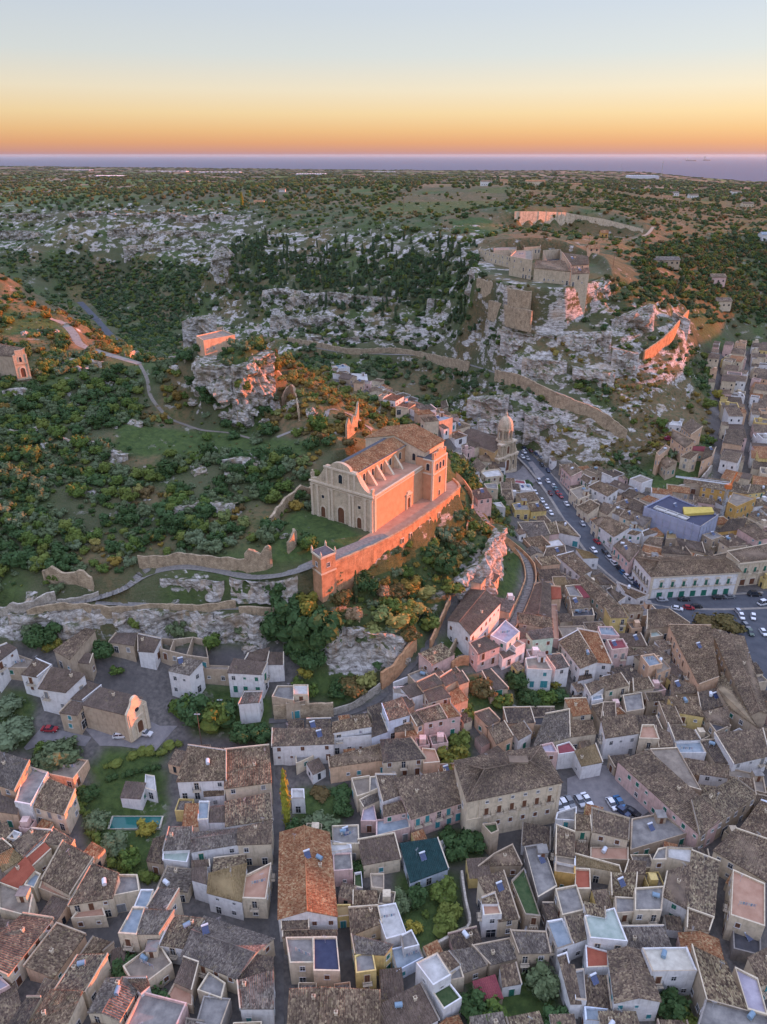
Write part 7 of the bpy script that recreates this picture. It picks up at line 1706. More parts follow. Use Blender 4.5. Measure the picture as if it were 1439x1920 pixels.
def blob(mb, c, r, rs, mi=0, seg=7, rings=4):
    P_ = []
    for j in range(rings + 1):
        th = PI * j / rings
        for i in range(seg):
            ph = 2 * PI * i / seg + j * .3; k = rs.uniform(.8, 1.05)
            P_.append((c[0] + r[0] * math.sin(th) * math.cos(ph) * k, c[1] + r[1] * math.sin(th) * math.sin(ph) * k, c[2] + r[2] * math.cos(th) * k))
    for j in range(rings):
        for i in range(seg):
            a = j * seg + i; b_ = j * seg + (i + 1) % seg
            if j == 0: mb.face([P_[a], P_[a + seg], P_[b_ + seg]], mi)
            else: mb.face([P_[a], P_[a + seg], P_[b_ + seg], P_[b_]], mi)
def crown_mesh(seed, mat, kind='round', nb=9, nl=26, size=.24):
    rs = random.Random(seed); mb = MB()
    if kind == 'round':          # unit crown: radius 1, height about 1.5, base at z 0.25
        for k in range(nb):
            a = rs.uniform(0, 6.28); d = math.sqrt(rs.random()) * .62; z = .62 + rs.uniform(-.28, .45) * (1 - d * .6)
            r = rs.uniform(.26, .46); c = (math.cos(a) * d, math.sin(a) * d, z)
            blob(mb, c, (r * .82, r * .82, r * .66), rs); leaf_quads(mb, c, (r, r, r * .8), nl, size * .5, rs)
        blob(mb, (0, 0, .5), (.6, .6, .34), rs)
    elif kind == 'pine':
        for k in range(7):
            z = .3 + k * .25; r = .95 * (1 - k / 8.5) + .05; 
            blob(mb, (rs.uniform(-.08, .08), rs.uniform(-.08, .08), z), (r * .75, r * .75, .3), rs); leaf_quads(mb, (0, 0, z), (r, r, .28), int(nl * (1.3 - k * .12)), size * .45, rs)
    elif kind == 'cypress':
        for k in range(7):
            z = .3 + k * .42; r = .46 * math.sin(min(PI * .93, .6 + k * .36)) + .05
            blob(mb, (0, 0, z), (r * .8, r * .8, .4), rs); leaf_quads(mb, (0, 0, z), (r, r, .36), nl, size * .4, rs)
    elif kind == 'far':
        for k in range(3):
            c = (rs.uniform(-.4, .4), rs.uniform(-.4, .4), .45 + rs.uniform(-.1, .2)); r = rs.uniform(.5, .75); blob(mb, c, (r, r, r * .75), rs, 0, 6, 3); leaf_quads(mb, c, (r, r, r * .8), 12, .22, rs)
    return mb.mesh('crown', M[mat])
mb = MB(); mb.tube((0, 0, -.4), (.04, .02, .42), .075, 6, 0, .05); mb.tube((.04, .02, .35), (.32, .1, .75), .04, 5, 0, .02); mb.tube((.04, .02, .38), (-.25, .2, .8), .04, 5, 0, .02); mb.tube((.04, .02, .4), (0, -.3, .8), .035, 5, 0, .02)
TRUNK = mb.mesh('trunk', M['bark'])
SCRUB = [crown_mesh(i, m) for i, m in enumerate(['leaf_olive', 'leaf_dark', 'leaf_green', 'leaf_dark', 'leaf_green', 'leaf_olive'])]
RUST = [crown_mesh(20 + i, m) for i, m in enumerate(['leaf_rust', 'leaf_green', 'leaf_autumn', 'leaf_rust', 'leaf_cactus'])]
PINE = [crown_mesh(40 + i, m, k) for i, (m, k) in enumerate([('leaf_pine', 'pine'), ('leaf_pine', 'round'), ('leaf_dark', 'round'), ('leaf_pine', 'round'), ('leaf_dark', 'round'), ('leaf_dark', 'round'), ('leaf_pine', 'cypress'), ('leaf_green', 'round')])]
FARC = [crown_mesh(60 + i, m, 'far') for i, m in enumerate(['leaf_far', 'leaf_dark', 'leaf_green', 'leaf_far'])]
CITRUS = crown_mesh(81, 'leaf_green'); DARKC = crown_mesh(82, 'leaf_dark', 'round', 12, 34, .22); OLIVEC = crown_mesh(83, 'leaf_olive', 'round', 14, 40, .18); YELC = crown_mesh(84, 'leaf_flower'); CYPY = crown_mesh(85, 'leaf_yellow', 'cypress'); CYPD = crown_mesh(86, 'leaf_pine', 'cypress'); AUTC = crown_mesh(87, 'leaf_autumn', 'round', 14, 40, .2); CACT = crown_mesh(88, 'leaf_cactus', 'round', 10, 22, .34); WINE = crown_mesh(89, 'leaf_wine'); DRYC = crown_mesh(90, 'leaf_dry', 'round', 8, 18, .2)
def collection_of(name, meshes, trunk=True):
    c = bpy.data.collections.new(name)
    for i, me in enumerate(meshes):
        o = bpy.data.objects.new('foliage_source', me); c.objects.link(o)
    return c
def scatter(name, label, colname, meshes, pts, scales, kind='stuff'):
    if len(pts) == 0: return
    me = bpy.data.meshes.new(name); me.vertices.add(len(pts)); me.vertices.foreach_set('co', np.asarray(pts, np.float32).ravel())
    a = me.attributes.new('tree_scale', 'FLOAT_VECTOR', 'POINT'); a.data.foreach_set('vector', np.asarray(scales, np.float32).ravel())
    o = bpy.data.objects.new(name, me); col.objects.link(o); tag(o, kind=kind, label=label)
    ng = bpy.data.node_groups.new(name, 'GeometryNodeTree'); ng.interface.new_socket('Geometry', in_out='INPUT', socket_type='NodeSocketGeometry'); ng.interface.new_socket('Geometry', in_out='OUTPUT', socket_type='NodeSocketGeometry')
    n, l = ng.nodes, ng.links; gi = n.new('NodeGroupInput'); go = n.new('NodeGroupOutput')
    ip = n.new('GeometryNodeInstanceOnPoints'); ci = n.new('GeometryNodeCollectionInfo'); ci.inputs[0].default_value = collection_of(colname, meshes); ci.inputs['Separate Children'].default_value = True; ci.inputs['Reset Children'].default_value = True
    na = n.new('GeometryNodeInputNamedAttribute'); na.data_type = 'FLOAT_VECTOR'; na.inputs[0].default_value = 'tree_scale'
    rv = n.new('FunctionNodeRandomValue'); rv.data_type = 'FLOAT_VECTOR'; rv.inputs[0].default_value = (-.08, -.08, 0); rv.inputs[1].default_value = (.08, .08, 6.28)
    l.new(gi.outputs[0], ip.inputs['Points']); l.new(ci.outputs[0], ip.inputs['Instance']); ip.inputs['Pick Instance'].default_value = True; l.new(na.outputs[0], ip.inputs['Scale']); l.new(rv.outputs[0], ip.inputs['Rotation']); l.new(ip.outputs[0], go.inputs[0])
    md = o.modifiers.new('scatter', 'NODES'); md.node_group = ng; return o
vr = np.random.default_rng(11)
def jitter_pts(y0, y1, sp, xlim=.60):
    out = []
    ys = np.arange(y0, y1, sp)
    for y in ys:
        xm = xlim * y + 45; xs = np.arange(-xm, xm, sp); out.append(np.stack([xs + vr.uniform(-.5, .5, len(xs)) * sp, y + vr.uniform(-.5, .5, len(xs)) * sp], -1))
    return np.concatenate(out)
def samp(A, p):
    i = np.clip(np.searchsorted(gx, p[:, 0]) - 1, 0, len(gx) - 2); j = np.clip(np.searchsorted(gy, p[:, 1]) - 1, 0, len(gy) - 2); return A[j, i]
keep_out = np.zeros(GX.shape, bool)
for key, (w, wd) in PATHS.items():
    P_ = np.array([tuple(p) for p in w])
    for p in P_[::2]:
        i0, i1 = np.searchsorted(gx, [p[0] - wd / 2 - 2.2, p[0] + wd / 2 + 2.2]); j0, j1 = np.searchsorted(gy, [p[1] - wd / 2 - 2.2, p[1] + wd / 2 + 2.2]); keep_out[j0:j1, i0:i1] = True
hk = [(at_z(*p)[0], at_z(*p)[1]) for p in ((570, 965, 32), (590, 1050, 31), (640, 1062, 31), (868, 930, 32), (850, 830, 34), (740, 800, 36), (600, 880, 34))]
keep_out |= inpoly(GX, GY, hk)
for I_ in HOUSES:
    P_ = [(I_['c'][0] + v.x * 1.25, I_['c'][1] + v.y * 1.25) for v in I_['q']]
    i0, i1 = np.searchsorted(gx, [min(p[0] for p in P_), max(p[0] for p in P_)]); j0, j1 = np.searchsorted(gy, [min(p[1] for p in P_), max(p[1] for p in P_)])
    sl = (slice(j0, j1 + 1), slice(i0, i1 + 1)); keep_out[sl] |= inpoly(GX[sl], GY[sl], P_)
for u, v, r in ((405, 645, 17), (20, 680, 12), (1050, 500, 55), (1270, 780, 16)):
    p = hit(u, v); keep_out |= np.hypot(GX - p[0], GY - p[1]) < r
dryN = samp_dry = dryA
# near hillsides
p = jitter_pts(90, 330 * S, 3.1); d = samp(dens_veg, p); ok = (vr.random(len(p)) < d * np.where(samp(rocky, p), 2.2, 1.35)) & ~samp(keep_out, p) & ~samp(town, p)
near_forest = samp(forest, p); p = p[ok & ~near_forest]
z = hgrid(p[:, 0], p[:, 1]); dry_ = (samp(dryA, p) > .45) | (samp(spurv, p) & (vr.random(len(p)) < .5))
slp = np.abs(hgrid(p[:, 0], p[:, 1] - 1.2) - z)
r = vr.gamma(4.5, .50, len(p)).clip(.8, 4.2); r = np.where(samp(rocky, p), r * .85, r * 1.1); r = np.where(dry_, r * .75, r); r = np.where(samp(spurv, p), r * .95, r)
sel = (slp < 4)
p, z, dry_, r = p[sel], z[sel], dry_[sel], r[sel]
uu, vv_ = pix(p[:, 0], p[:, 1], z)
size = np.where((uu > -10) & (uu < 1450) & (vv_ > 0), r / np.hypot(p[:, 0], p[:, 1]), 0) * np.where(vv_ > 690, 1, .3)
order = np.argsort(-size)
TLM = [(280, 745, 'the hill path bend'), (420, 720, 'the crag'), (540, 1000, 'the church lawn'), (30, 690, 'the hillside chapel'), (340, 890, 'the large boulders'), (130, 800, 'the white rock ledges'), (360, 1040, 'the long retaining wall'), (110, 1080, 'the broken ochre wall'), (60, 920, 'the left edge boulders'), (200, 1010, 'the little rock cave'), (700, 1110, 'the slim cypress'), (880, 1050, 'the lit cliff'), (640, 780, 'the ridge path'), (60, 600, 'the green field'), (760, 1180, 'the cactus slope'), (500, 900, 'the church facade'), (230, 880, 'the hillside hollow')]
ORD = ['nearest', 'second', 'third', 'fourth', 'fifth', 'sixth', 'seventh', 'eighth', 'ninth', 'tenth', 'eleventh', 'twelfth', 'thirteenth', 'fourteenth', 'fifteenth', 'sixteenth']
tcount = {}
top = set(order[:225].tolist()); topm = np.zeros(len(p), bool); topm[order[:225]] = True
TREES = []
def tree(name, me, loc, r, hscale=1.0, label=None, cat='tree', group=None, trunk=True):
    root = empty(name, loc, random.uniform(0, 6.28)); tag(root, label, cat, group)
    link('crown', me, root, (0, 0, 0), 0, (r, r, r * hscale))
    if trunk: link('trunk', TRUNK, root, (0, 0, 0), 0, (r, r, r * hscale))
    return root
for k in order[:225]:
    rust = bool(dry_[k]); me = random.choice(RUST if rust else SCRUB)
    mn = me.materials[0].name; word = {'leaf_olive': 'grey-green olive', 'leaf_dark': 'dark evergreen carob', 'leaf_green': 'mid-green bushy', 'leaf_autumn': 'brownish-green', 'leaf_rust': 'rust-coloured', 'leaf_cactus': 'pale prickly-pear'}[mn]
    where = 'among the scrub on the rocky ridge' if rust else ('on the cliff below the hilltop church' if uu[k] > 540 else 'in the scrub on the shaded hillside')
    j = min(range(len(TLM)), key=lambda q: (TLM[q][0] - uu[k]) ** 2 + (TLM[q][1] - vv_[k]) ** 2 * 1.5); du_, dv_ = uu[k] - TLM[j][0], vv_[k] - TLM[j][1]
    dr_ = ('right of' if du_ > 0 else 'left of') if abs(du_) > abs(dv_) else ('in front of' if dv_ > 0 else 'behind')
    tcount.setdefault((('large ' if r[k] > 3.3 else '') + word, dr_, TLM[j][2]), []).append((du_ ** 2 + dv_ ** 2, tree('scrub_tree', me, (p[k, 0], p[k, 1], z[k] - .2 * r[k]), float(r[k]), random.uniform(.85, 1.25), None, 'tree', 'trees in the hillside scrub')))
for (w0, d0, l0), L_ in tcount.items():
    L_.sort(key=lambda t: t[0])
    for k, (_, t_) in enumerate(L_): t_['label'] = f'{w0} tree, {ORD[min(k, 15)]} {d0} {l0}' if len(L_) > 1 else f'{w0} tree, {d0} {l0}'
m1 = ~topm & ~dry_; m2 = ~topm & dry_
def sc3(r_, lo=.8, hi=1.2): return np.stack([r_, r_ * vr.uniform(.85, 1.15, len(r_)), r_ * vr.uniform(lo, hi, len(r_))], -1)
def pz(p_, z_, r_, k=.22): return np.stack([p_[:, 0], p_[:, 1], z_ - k * r_], -1)
scatter('scrub_foliage', 'dense olive-green scrub covering the hillsides', 'scrub_sources', SCRUB, pz(p[m1], z[m1], r[m1]), sc3(r[m1]))
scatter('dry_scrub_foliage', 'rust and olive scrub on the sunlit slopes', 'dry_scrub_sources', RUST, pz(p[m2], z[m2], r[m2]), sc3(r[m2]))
# small undergrowth between
p = jitter_pts(90, 300 * S, 2.6); ok = (vr.random(len(p)) < np.where(samp(spurv, p), .8, .33) * (samp(dens_veg, p) > .02)) & ~samp(keep_out, p) & ~samp(town & ~gard, p); p = p[ok]; z = hgrid(p[:, 0], p[:, 1]); r = vr.uniform(.3, .9, len(p))
scatter('undergrowth', 'low shrubs and weeds between the rocks', 'undergrowth_sources', [SCRUB[2], RUST[2], SCRUB[5], SCRUB[0]], pz(p, z, r, .3), sc3(r, .6, 1))
# wooded gorge
p = np.concatenate([jitter_pts(240 * S, 900 * S, 4.3)]); f_ = samp(forest, p); ok = f_ & (vr.random(len(p)) < samp(dens_veg, p) * 2.6) & ~samp(keep_out, p); p = p[ok]; z = hgrid(p[:, 0], p[:, 1]); r = vr.uniform(2.0, 4.0, len(p))
pu, pv = pix(p[:, 0], p[:, 1], z); tall = inpoly(pu, pv, [(430, 430), (960, 430), (960, 600), (900, 620), (800, 600), (640, 600), (560, 560), (430, 540)]) | inpoly(pu, pv, [(1160, 470), (1500, 430), (1500, 620), (1290, 570), (1120, 530)])
s_ = np.stack([r, r, r * vr.uniform(.8, 1.2, len(r))], -1); s1 = s_[tall] * np.array([.95, .95, .95])
s1 = np.where(vr.random(len(s1))[:, None] < .5, s1 * [1, 1, 1.25], s1)
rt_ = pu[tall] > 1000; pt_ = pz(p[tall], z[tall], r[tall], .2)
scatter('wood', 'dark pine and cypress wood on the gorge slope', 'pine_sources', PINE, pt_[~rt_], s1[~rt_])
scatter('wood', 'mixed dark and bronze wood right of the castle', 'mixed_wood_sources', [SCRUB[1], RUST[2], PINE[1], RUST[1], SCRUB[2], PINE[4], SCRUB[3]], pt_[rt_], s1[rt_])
scatter('wood', 'dense green wood filling the gorge', 'gorge_sources', [SCRUB[1], PINE[2], SCRUB[2], PINE[1], SCRUB[0]], pz(p[~tall], z[~tall], r[~tall], .25), s_[~tall])
# plateau
p = jitter_pts(330 * S, 900 * S, 6.5); ok = ~samp(forest, p) & (vr.random(len(p)) < samp(dens_veg, p) * .9) & ~samp(keep_out, p); p = p[ok]; z = hgrid(p[:, 0], p[:, 1]); r = vr.gamma(4, .62, len(p)).clip(1, 5.0)
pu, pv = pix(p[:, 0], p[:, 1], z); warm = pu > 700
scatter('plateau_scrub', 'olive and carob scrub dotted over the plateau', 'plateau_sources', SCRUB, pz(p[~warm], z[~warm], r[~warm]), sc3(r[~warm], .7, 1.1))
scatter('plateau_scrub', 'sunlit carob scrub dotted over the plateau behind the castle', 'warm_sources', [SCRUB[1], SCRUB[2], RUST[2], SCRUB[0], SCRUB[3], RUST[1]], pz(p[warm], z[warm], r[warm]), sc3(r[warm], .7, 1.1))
fp = []
for a_, b_, sp in ((900, 1500, 15), (1500, 2600, 26), (2600, 4500, 48), (4500, 9000, 90)):
    q = jitter_pts(a_ * S, b_ * S, sp); dq = samp(dens_veg, q); q = q[vr.random(len(q)) < dq * .95 + .05]; zz = hgrid(q[:, 0], q[:, 1]); rr = vr.uniform(.22, .5, len(q)) * sp
    fp.append((q, zz, rr))
q = np.concatenate([f[0] for f in fp]); zz = np.concatenate([f[1] for f in fp]); rr = np.concatenate([f[2] for f in fp])
hh_ = np.stack([rr, rr, np.minimum(rr, 7) * vr.uniform(.6, 1.1, len(rr))], -1)
scatter('far_scrub', 'far scrub and groves out to the coast', 'far_sources', FARC, np.stack([q[:, 0], q[:, 1], zz - .1], -1), hh_)
print('veg', len(q))
# ------------------------------------------------------------------ cars
def mk_paint(name, c, metal=.2):
    b = NB(name); b.b.inputs['Specular IOR Level'].default_value = .5; b.b.inputs['Metallic'].default_value = metal; b.b.inputs['Coat Weight'].default_value = .5
    M[name] = b.color(b.mix(b.mr(b.noise(b.pos(), 2, 3), .4, .6, 0, .12), c, tuple(x * .75 for x in c)), .3)
CARC = dict(white=(.72, .73, .75), silver=(.42, .43, .45), grey=(.18, .19, .2), black=(.018, .018, .02), red=(.34, .02, .03), blue=(.03, .14, .30), navy=(.02, .04, .10), teal=(.10, .22, .24), wine=(.12, .015, .02), green=(.05, .09, .06))
for k, c in CARC.items(): mk_paint('paint_' + k, c)
mk_simple('rubber', (.012, .012, .012), (.025, .025, .025), 3, .8); mk_simple('lamp_red', (.35, .01, .01), (.4, .02, .02), 3, .3); mk_simple('lamp_clear', (.7, .7, .66), (.8, .8, .76), 3, .2)
def car_parts(L=4.2, W=1.72, H=1.45, hatch=True):
    b = MB(); W2 = W / 2; N = [(-L / 2, .45, .72), (-L / 2 + .12, .25, .86), (-L * .18, .24, .93), (L * .30, .24, .95), (L / 2 - .08, .3, .92), (L / 2, .42, .8)]
    xs = N; prev = None
    for (x, zb_, zt) in xs:
        k = .9 if abs(x) > L / 2 - .15 else 1; cur = [(x, -W2 * k, zb_), (x, -W2 * k, zt - .12), (x, -W2 * k * .93, zt), (x, W2 * k * .93, zt), (x, W2 * k, zt - .12), (x, W2 * k, zb_)]
        if prev:
            for i in range(5): b.quad(prev[i], prev[i + 1], cur[i + 1], cur[i])
            b.quad(prev[5], prev[0], cur[0], cur[5])
        else: b.face(cur)
        prev = cur
    b.face(prev[::-1])
    # cabin: roof painted, sides glass
    x0, x1, x2, x3 = -L * .24, -L * .08, L * (.32 if hatch else .2), L * (.46 if hatch else .36); w0, w1 = W2 * .93, W2 * .76; zb_, zt = .92, H
    b.quad((x1, -w1, zt), (x2, -w1, zt), (x2, w1, zt), (x1, w1, zt)); b.quad((x1, -w1, zt), (x1, -w1, zt - .05), (x2, -w1, zt - .05), (x2, -w1, zt)); b.quad((x2, w1, zt), (x2, w1, zt - .05), (x1, w1, zt - .05), (x1, w1, zt))
    for s in (-1, 1):
        for xa, xb in ((x0, x1), (x3, x2), (L * .08, L * .08)): b.quad((xa - .05, s * w0, zb_), (xa + .05, s * w0, zb_), (xb + .05, s * (w1 + .01), zt), (xb - .05, s * (w1 + .01), zt))
    g = MB(); zt -= .03; a = [(x0, -w0, zb_), (x0, w0, zb_), (x1, w1, zt), (x1, -w1, zt)]; g.face(a[::-1]); c = [(x3, -w0, zb_), (x3, w0, zb_), (x2, w1, zt), (x2, -w1, zt)]; g.face(c)
    for s in (-1, 1): g.face([(x0, s * w0, zb_), (x3, s * w0, zb_), (x2, s * w1, zt), (x1, s * w1, zt)][::s])
    wh = MB(); wh.tube((0, -.1, 0), (0, .1, 0), .31, 12, 0); wh.tube((0, -.11, 0), (0, -.1, 0), .19, 8, 1); wh.tube((0, .1, 0), (0, .11, 0), .19, 8, 1)
    hl = MB(); hl.box(-.05, .03, -.17, .17, -.07, .07)
    return b, g, wh, hl, L, W2
def mk_car(L, W, H, hatch):
    b, g, wh, hl, L, W2 = car_parts(L, W, H, hatch); gm = g.mesh('windows', M['glass']); wm = wh.mesh('wheel', [M['rubber'], M['metal']]); hm = hl.mesh('headlight', M['lamp_clear']); rm = hl.mesh('tail_light', M['lamp_red'])
    bodies = {}
    for k in CARC: bm_ = b.mesh('body', M['paint_' + k]); bm_.shade_smooth() if False else None; bodies[k] = bm_
    return dict(b=bodies, g=gm, w=wm, h=hm, t=rm, L=L, W2=W2)
CARS = {'car': mk_car(4.2, 1.74, 1.48, True), 'saloon': mk_car(4.5, 1.78, 1.42, False), 'van': mk_car(5.3, 1.95, 2.15, True)}
CARN = dict(white='white', silver='silver', grey='grey', black='black', red='red', blue='bright blue', navy='navy', teal='grey-green', wine='dark red', green='dark green')
def car(u, v, du, dv, colr, label, kind='car', group='cars parked along the main street', z=None):
    p = Vector(hit(u, v)); q = Vector(hit(u + du, v + dv)); d = q - p; a = math.atan2(-d.y, -d.x); c = CARS[kind]
    r = empty('parked_van' if kind == 'van' else 'parked_car', p + Vector((0, 0, .2)), a); tag(r, label, 'van' if kind == 'van' else 'car', group)
    link('body', c['b'][colr], r); link('windows', c['g'], r)
    for sx in (-1, 1):
        for sy in (-1, 1): link('wheel', c['w'], r, (sx * c['L'] * .31, sy * (c['W2'] - .08), .31))
    for sy in (-1, 1): link('headlight', c['h'], r, (-c['L'] / 2 + .03, sy * c['W2'] * .62, .66)); link('tail_light', c['t'], r, (c['L'] / 2 - .03, sy * c['W2'] * .62, .72))
    return r
st = [('J', 570, 30, 'white', 'van', 'white delivery van at the mouth of the church square'), ('J', 655, 22, 'white', 'car', 'white car parked just past the delivery van'), ('J', 712, 72, 'white', 'car', 'white car behind the grey-green one in the middle rank'), ('J', 732, 102, 'teal', 'car', 'grey-green car in the middle rank of the street'),
      ('J', 678, 140, 'wine', 'car', 'dark red car alone on the near side of the middle rank'), ('J', 748, 138, 'red', 'car', 'red car next to another red car, further one'), ('J', 778, 167, 'red', 'car', 'red car next to another red car, nearer one'), ('J', 835, 242, 'white', 'saloon', 'white saloon crossing the wide street alone'),
      ('J', 535, 132, 'white', 'car', 'white car tucked against the white terrace house'), ('J', 600, 210, 'white', 'car', 'white car half hidden by the yellow house'), ('J', 640, 270, 'white', 'car', 'white car at the corner of the yellow house'), ('J', 682, 330, 'white', 'car', 'white car beyond the yellow house by the kerb'), ('J', 988, 434, 'silver', 'car', 'silver car alone by the far kerb of the street'),
      ('J', 1128, 608, 'red', 'saloon', 'red saloon parked by the long balcony house'), ('J', 1095, 690, 'white', 'car', 'white car by the white gabled house'), ('J', 1205, 706, 'black', 'car', 'black car, first of the kerbside row towards the palace'), ('J', 1247, 769, 'silver', 'car', 'silver car, second of the kerbside row towards the palace'), ('J', 1296, 820, 'white', 'car', 'white car, third of the kerbside row towards the palace'),
      ('J', 1340, 864, 'black', 'car', 'black car, fourth of the kerbside row towards the palace'), ('J', 1377, 910, 'blue', 'car', 'bright blue car in the kerbside row towards the palace'), ('J', 1416, 947, 'white', 'car', 'white car just after the bright blue one'), ('F', 1337, 188, 'silver', 'car', 'pale car near the palace corner end of the row'), ('F', 1400, 235, 'navy', 'car', 'navy car at the palace corner'),
      ('K', 787, 372, 'navy', 'car', 'navy car farthest up the street beside the church'), ('K', 786, 408, 'white', 'car', 'white car tight against the domed church'), ('K', 818, 470, 'silver', 'car', 'silver car in front of the domed church steps'), ('K', 852, 397, 'wine', 'car', 'dark red car under the cliff road wall'), ('K', 902, 427, 'navy', 'car', 'navy car behind the dark red car under the cliff'),
      ('K', 942, 458, 'grey', 'car', 'grey car third in line under the cliff'), ('K', 956, 527, 'black', 'car', 'black car driving beside the square'), ('K', 1017, 588, 'navy', 'car', 'navy car leaving the square'), ('K', 770, 455, 'white', 'car', 'white car half hidden by the church columns')]
for t_, x, y, c_, k_, lb in st: u, v = tp(t_, x, y); car(u, v, 14 + (v > 1000) * 6, 19, c_, lb, k_)
for t_, x, y, du, dv, c_, k_, lb in (('I', 420, 1172, 20, 0, 'silver', 'car', 'silver car parked before the left end of the white palace'), ('I', 630, 1168, 20, 0, 'black', 'saloon', 'black saloon before the palace doors'), ('I', 958, 1150, 20, 0, 'black', 'car', 'black car with lights before the right of the palace'), ('I', 1072, 1142, 20, -1, 'grey', 'saloon', 'grey saloon at the right end of the palace'),
        ('I', 565, 1258, 20, 4, 'white', 'car', 'white car beside the red car on the square'), ('I', 675, 1250, 20, 2, 'red', 'car', 'red car parked between two others on the square'), ('I', 752, 1238, 20, 0, 'black', 'car', 'black car right beside the round trees'), ('I', 1312, 1120, 20, 0, 'black', 'van', 'black van in front of the carved palace'), ('I', 1402, 1204, 20, -5, 'white', 'van', 'white people carrier at the edge of the square'),
        ('H', 1112, 62, 14, 18, 'silver', 'car', 'pale blue-silver car at the trees corner'), ('H', 1145, 110, 8, 18, 'white', 'car', 'white car squeezed between trees and road'), ('H', 1276, 115, 2, 20, 'white', 'car', 'white car standing alone in the square'), ('H', 1195, 215, 16, 16, 'grey', 'car', 'grey car behind the trees near the kerb'), ('H', 1390, 292, 12, 16, 'white', 'car', 'white car on the far right of the square'),
        ('H', 1245, 290, 10, 18, 'green', 'car', 'dark green car at the corner of the tiled roofs'), ('H', 755, 172, 20, 6, 'silver', 'car', 'silver car in front of the round trees'), ('H', 880, 285, 20, 4, 'black', 'saloon', 'black saloon behind the ridged roof'), ('H', 1010, 318, 20, 2, 'navy', 'car', 'navy car under the trees'), ('H', 1300, 668, 10, 18, 'black', 'car', 'black car in the lane beside the long roof')):
    u, v = tp(t_, x, y); car(u, v, du, dv, c_, lb, k_, 'cars round the square by the palace')
for t_, x, y, du, dv, c_, k_, lb in (('B2', 1312, 702, 10, 16, 'silver', 'car', 'silver car at the left end of the left car-park row'), ('B2', 1350, 684, 10, 16, 'white', 'car', 'white car second in the left car-park row'), ('B2', 1392, 668, 10, 16, 'grey', 'car', 'grey car in the middle of the left car-park row'), ('B3', 32, 662, 10, 16, 'silver', 'car', 'silver car next to the white estate in the left row'), ('B3', 84, 650, 12, 18, 'white', 'saloon', 'white estate car at the right end of the left row'),
        ('B3', 272, 684, 12, 18, 'white', 'car', 'white car at the left end of the right car-park row'), ('B3', 330, 672, 12, 18, 'blue', 'saloon', 'bright blue car in the right car-park row'), ('B3', 352, 738, 16, 12, 'navy', 'car', 'navy car in front of the bright blue one'), ('B3', 425, 742, 16, 10, 'black', 'saloon', 'black car at the right end of the car park')):
    u, v = tp(t_, x, y); car(u, v, du, dv, c_, lb, k_, 'cars in the car park beside the palazzo')
car(*tp('B0', 910, 170), 20, 0, 'white', 'white hatchback on the forecourt left of the chapel door', 'car', 'cars by the hillside chapel'); car(*tp('B0', 1092, 152), 20, 8, 'white', 'white hatchback parked right of the chapel door', 'car', 'cars by the hillside chapel'); car(*tp('B0', 378, 122), 20, 2, 'red', 'red car parked on the gravel by olive trees', 'saloon', 'cars by the hillside chapel')
for x, y, lb in ((60, 1188, 'blue car nearest the bottom corner alley'), (165, 1168, 'blue car in the middle of the corner alley row'), (218, 1112, 'blue car farthest up the corner alley')): car(*tp('A0', x, y), 14, -12, 'blue', lb, 'car', 'blue cars in the bottom left alley')
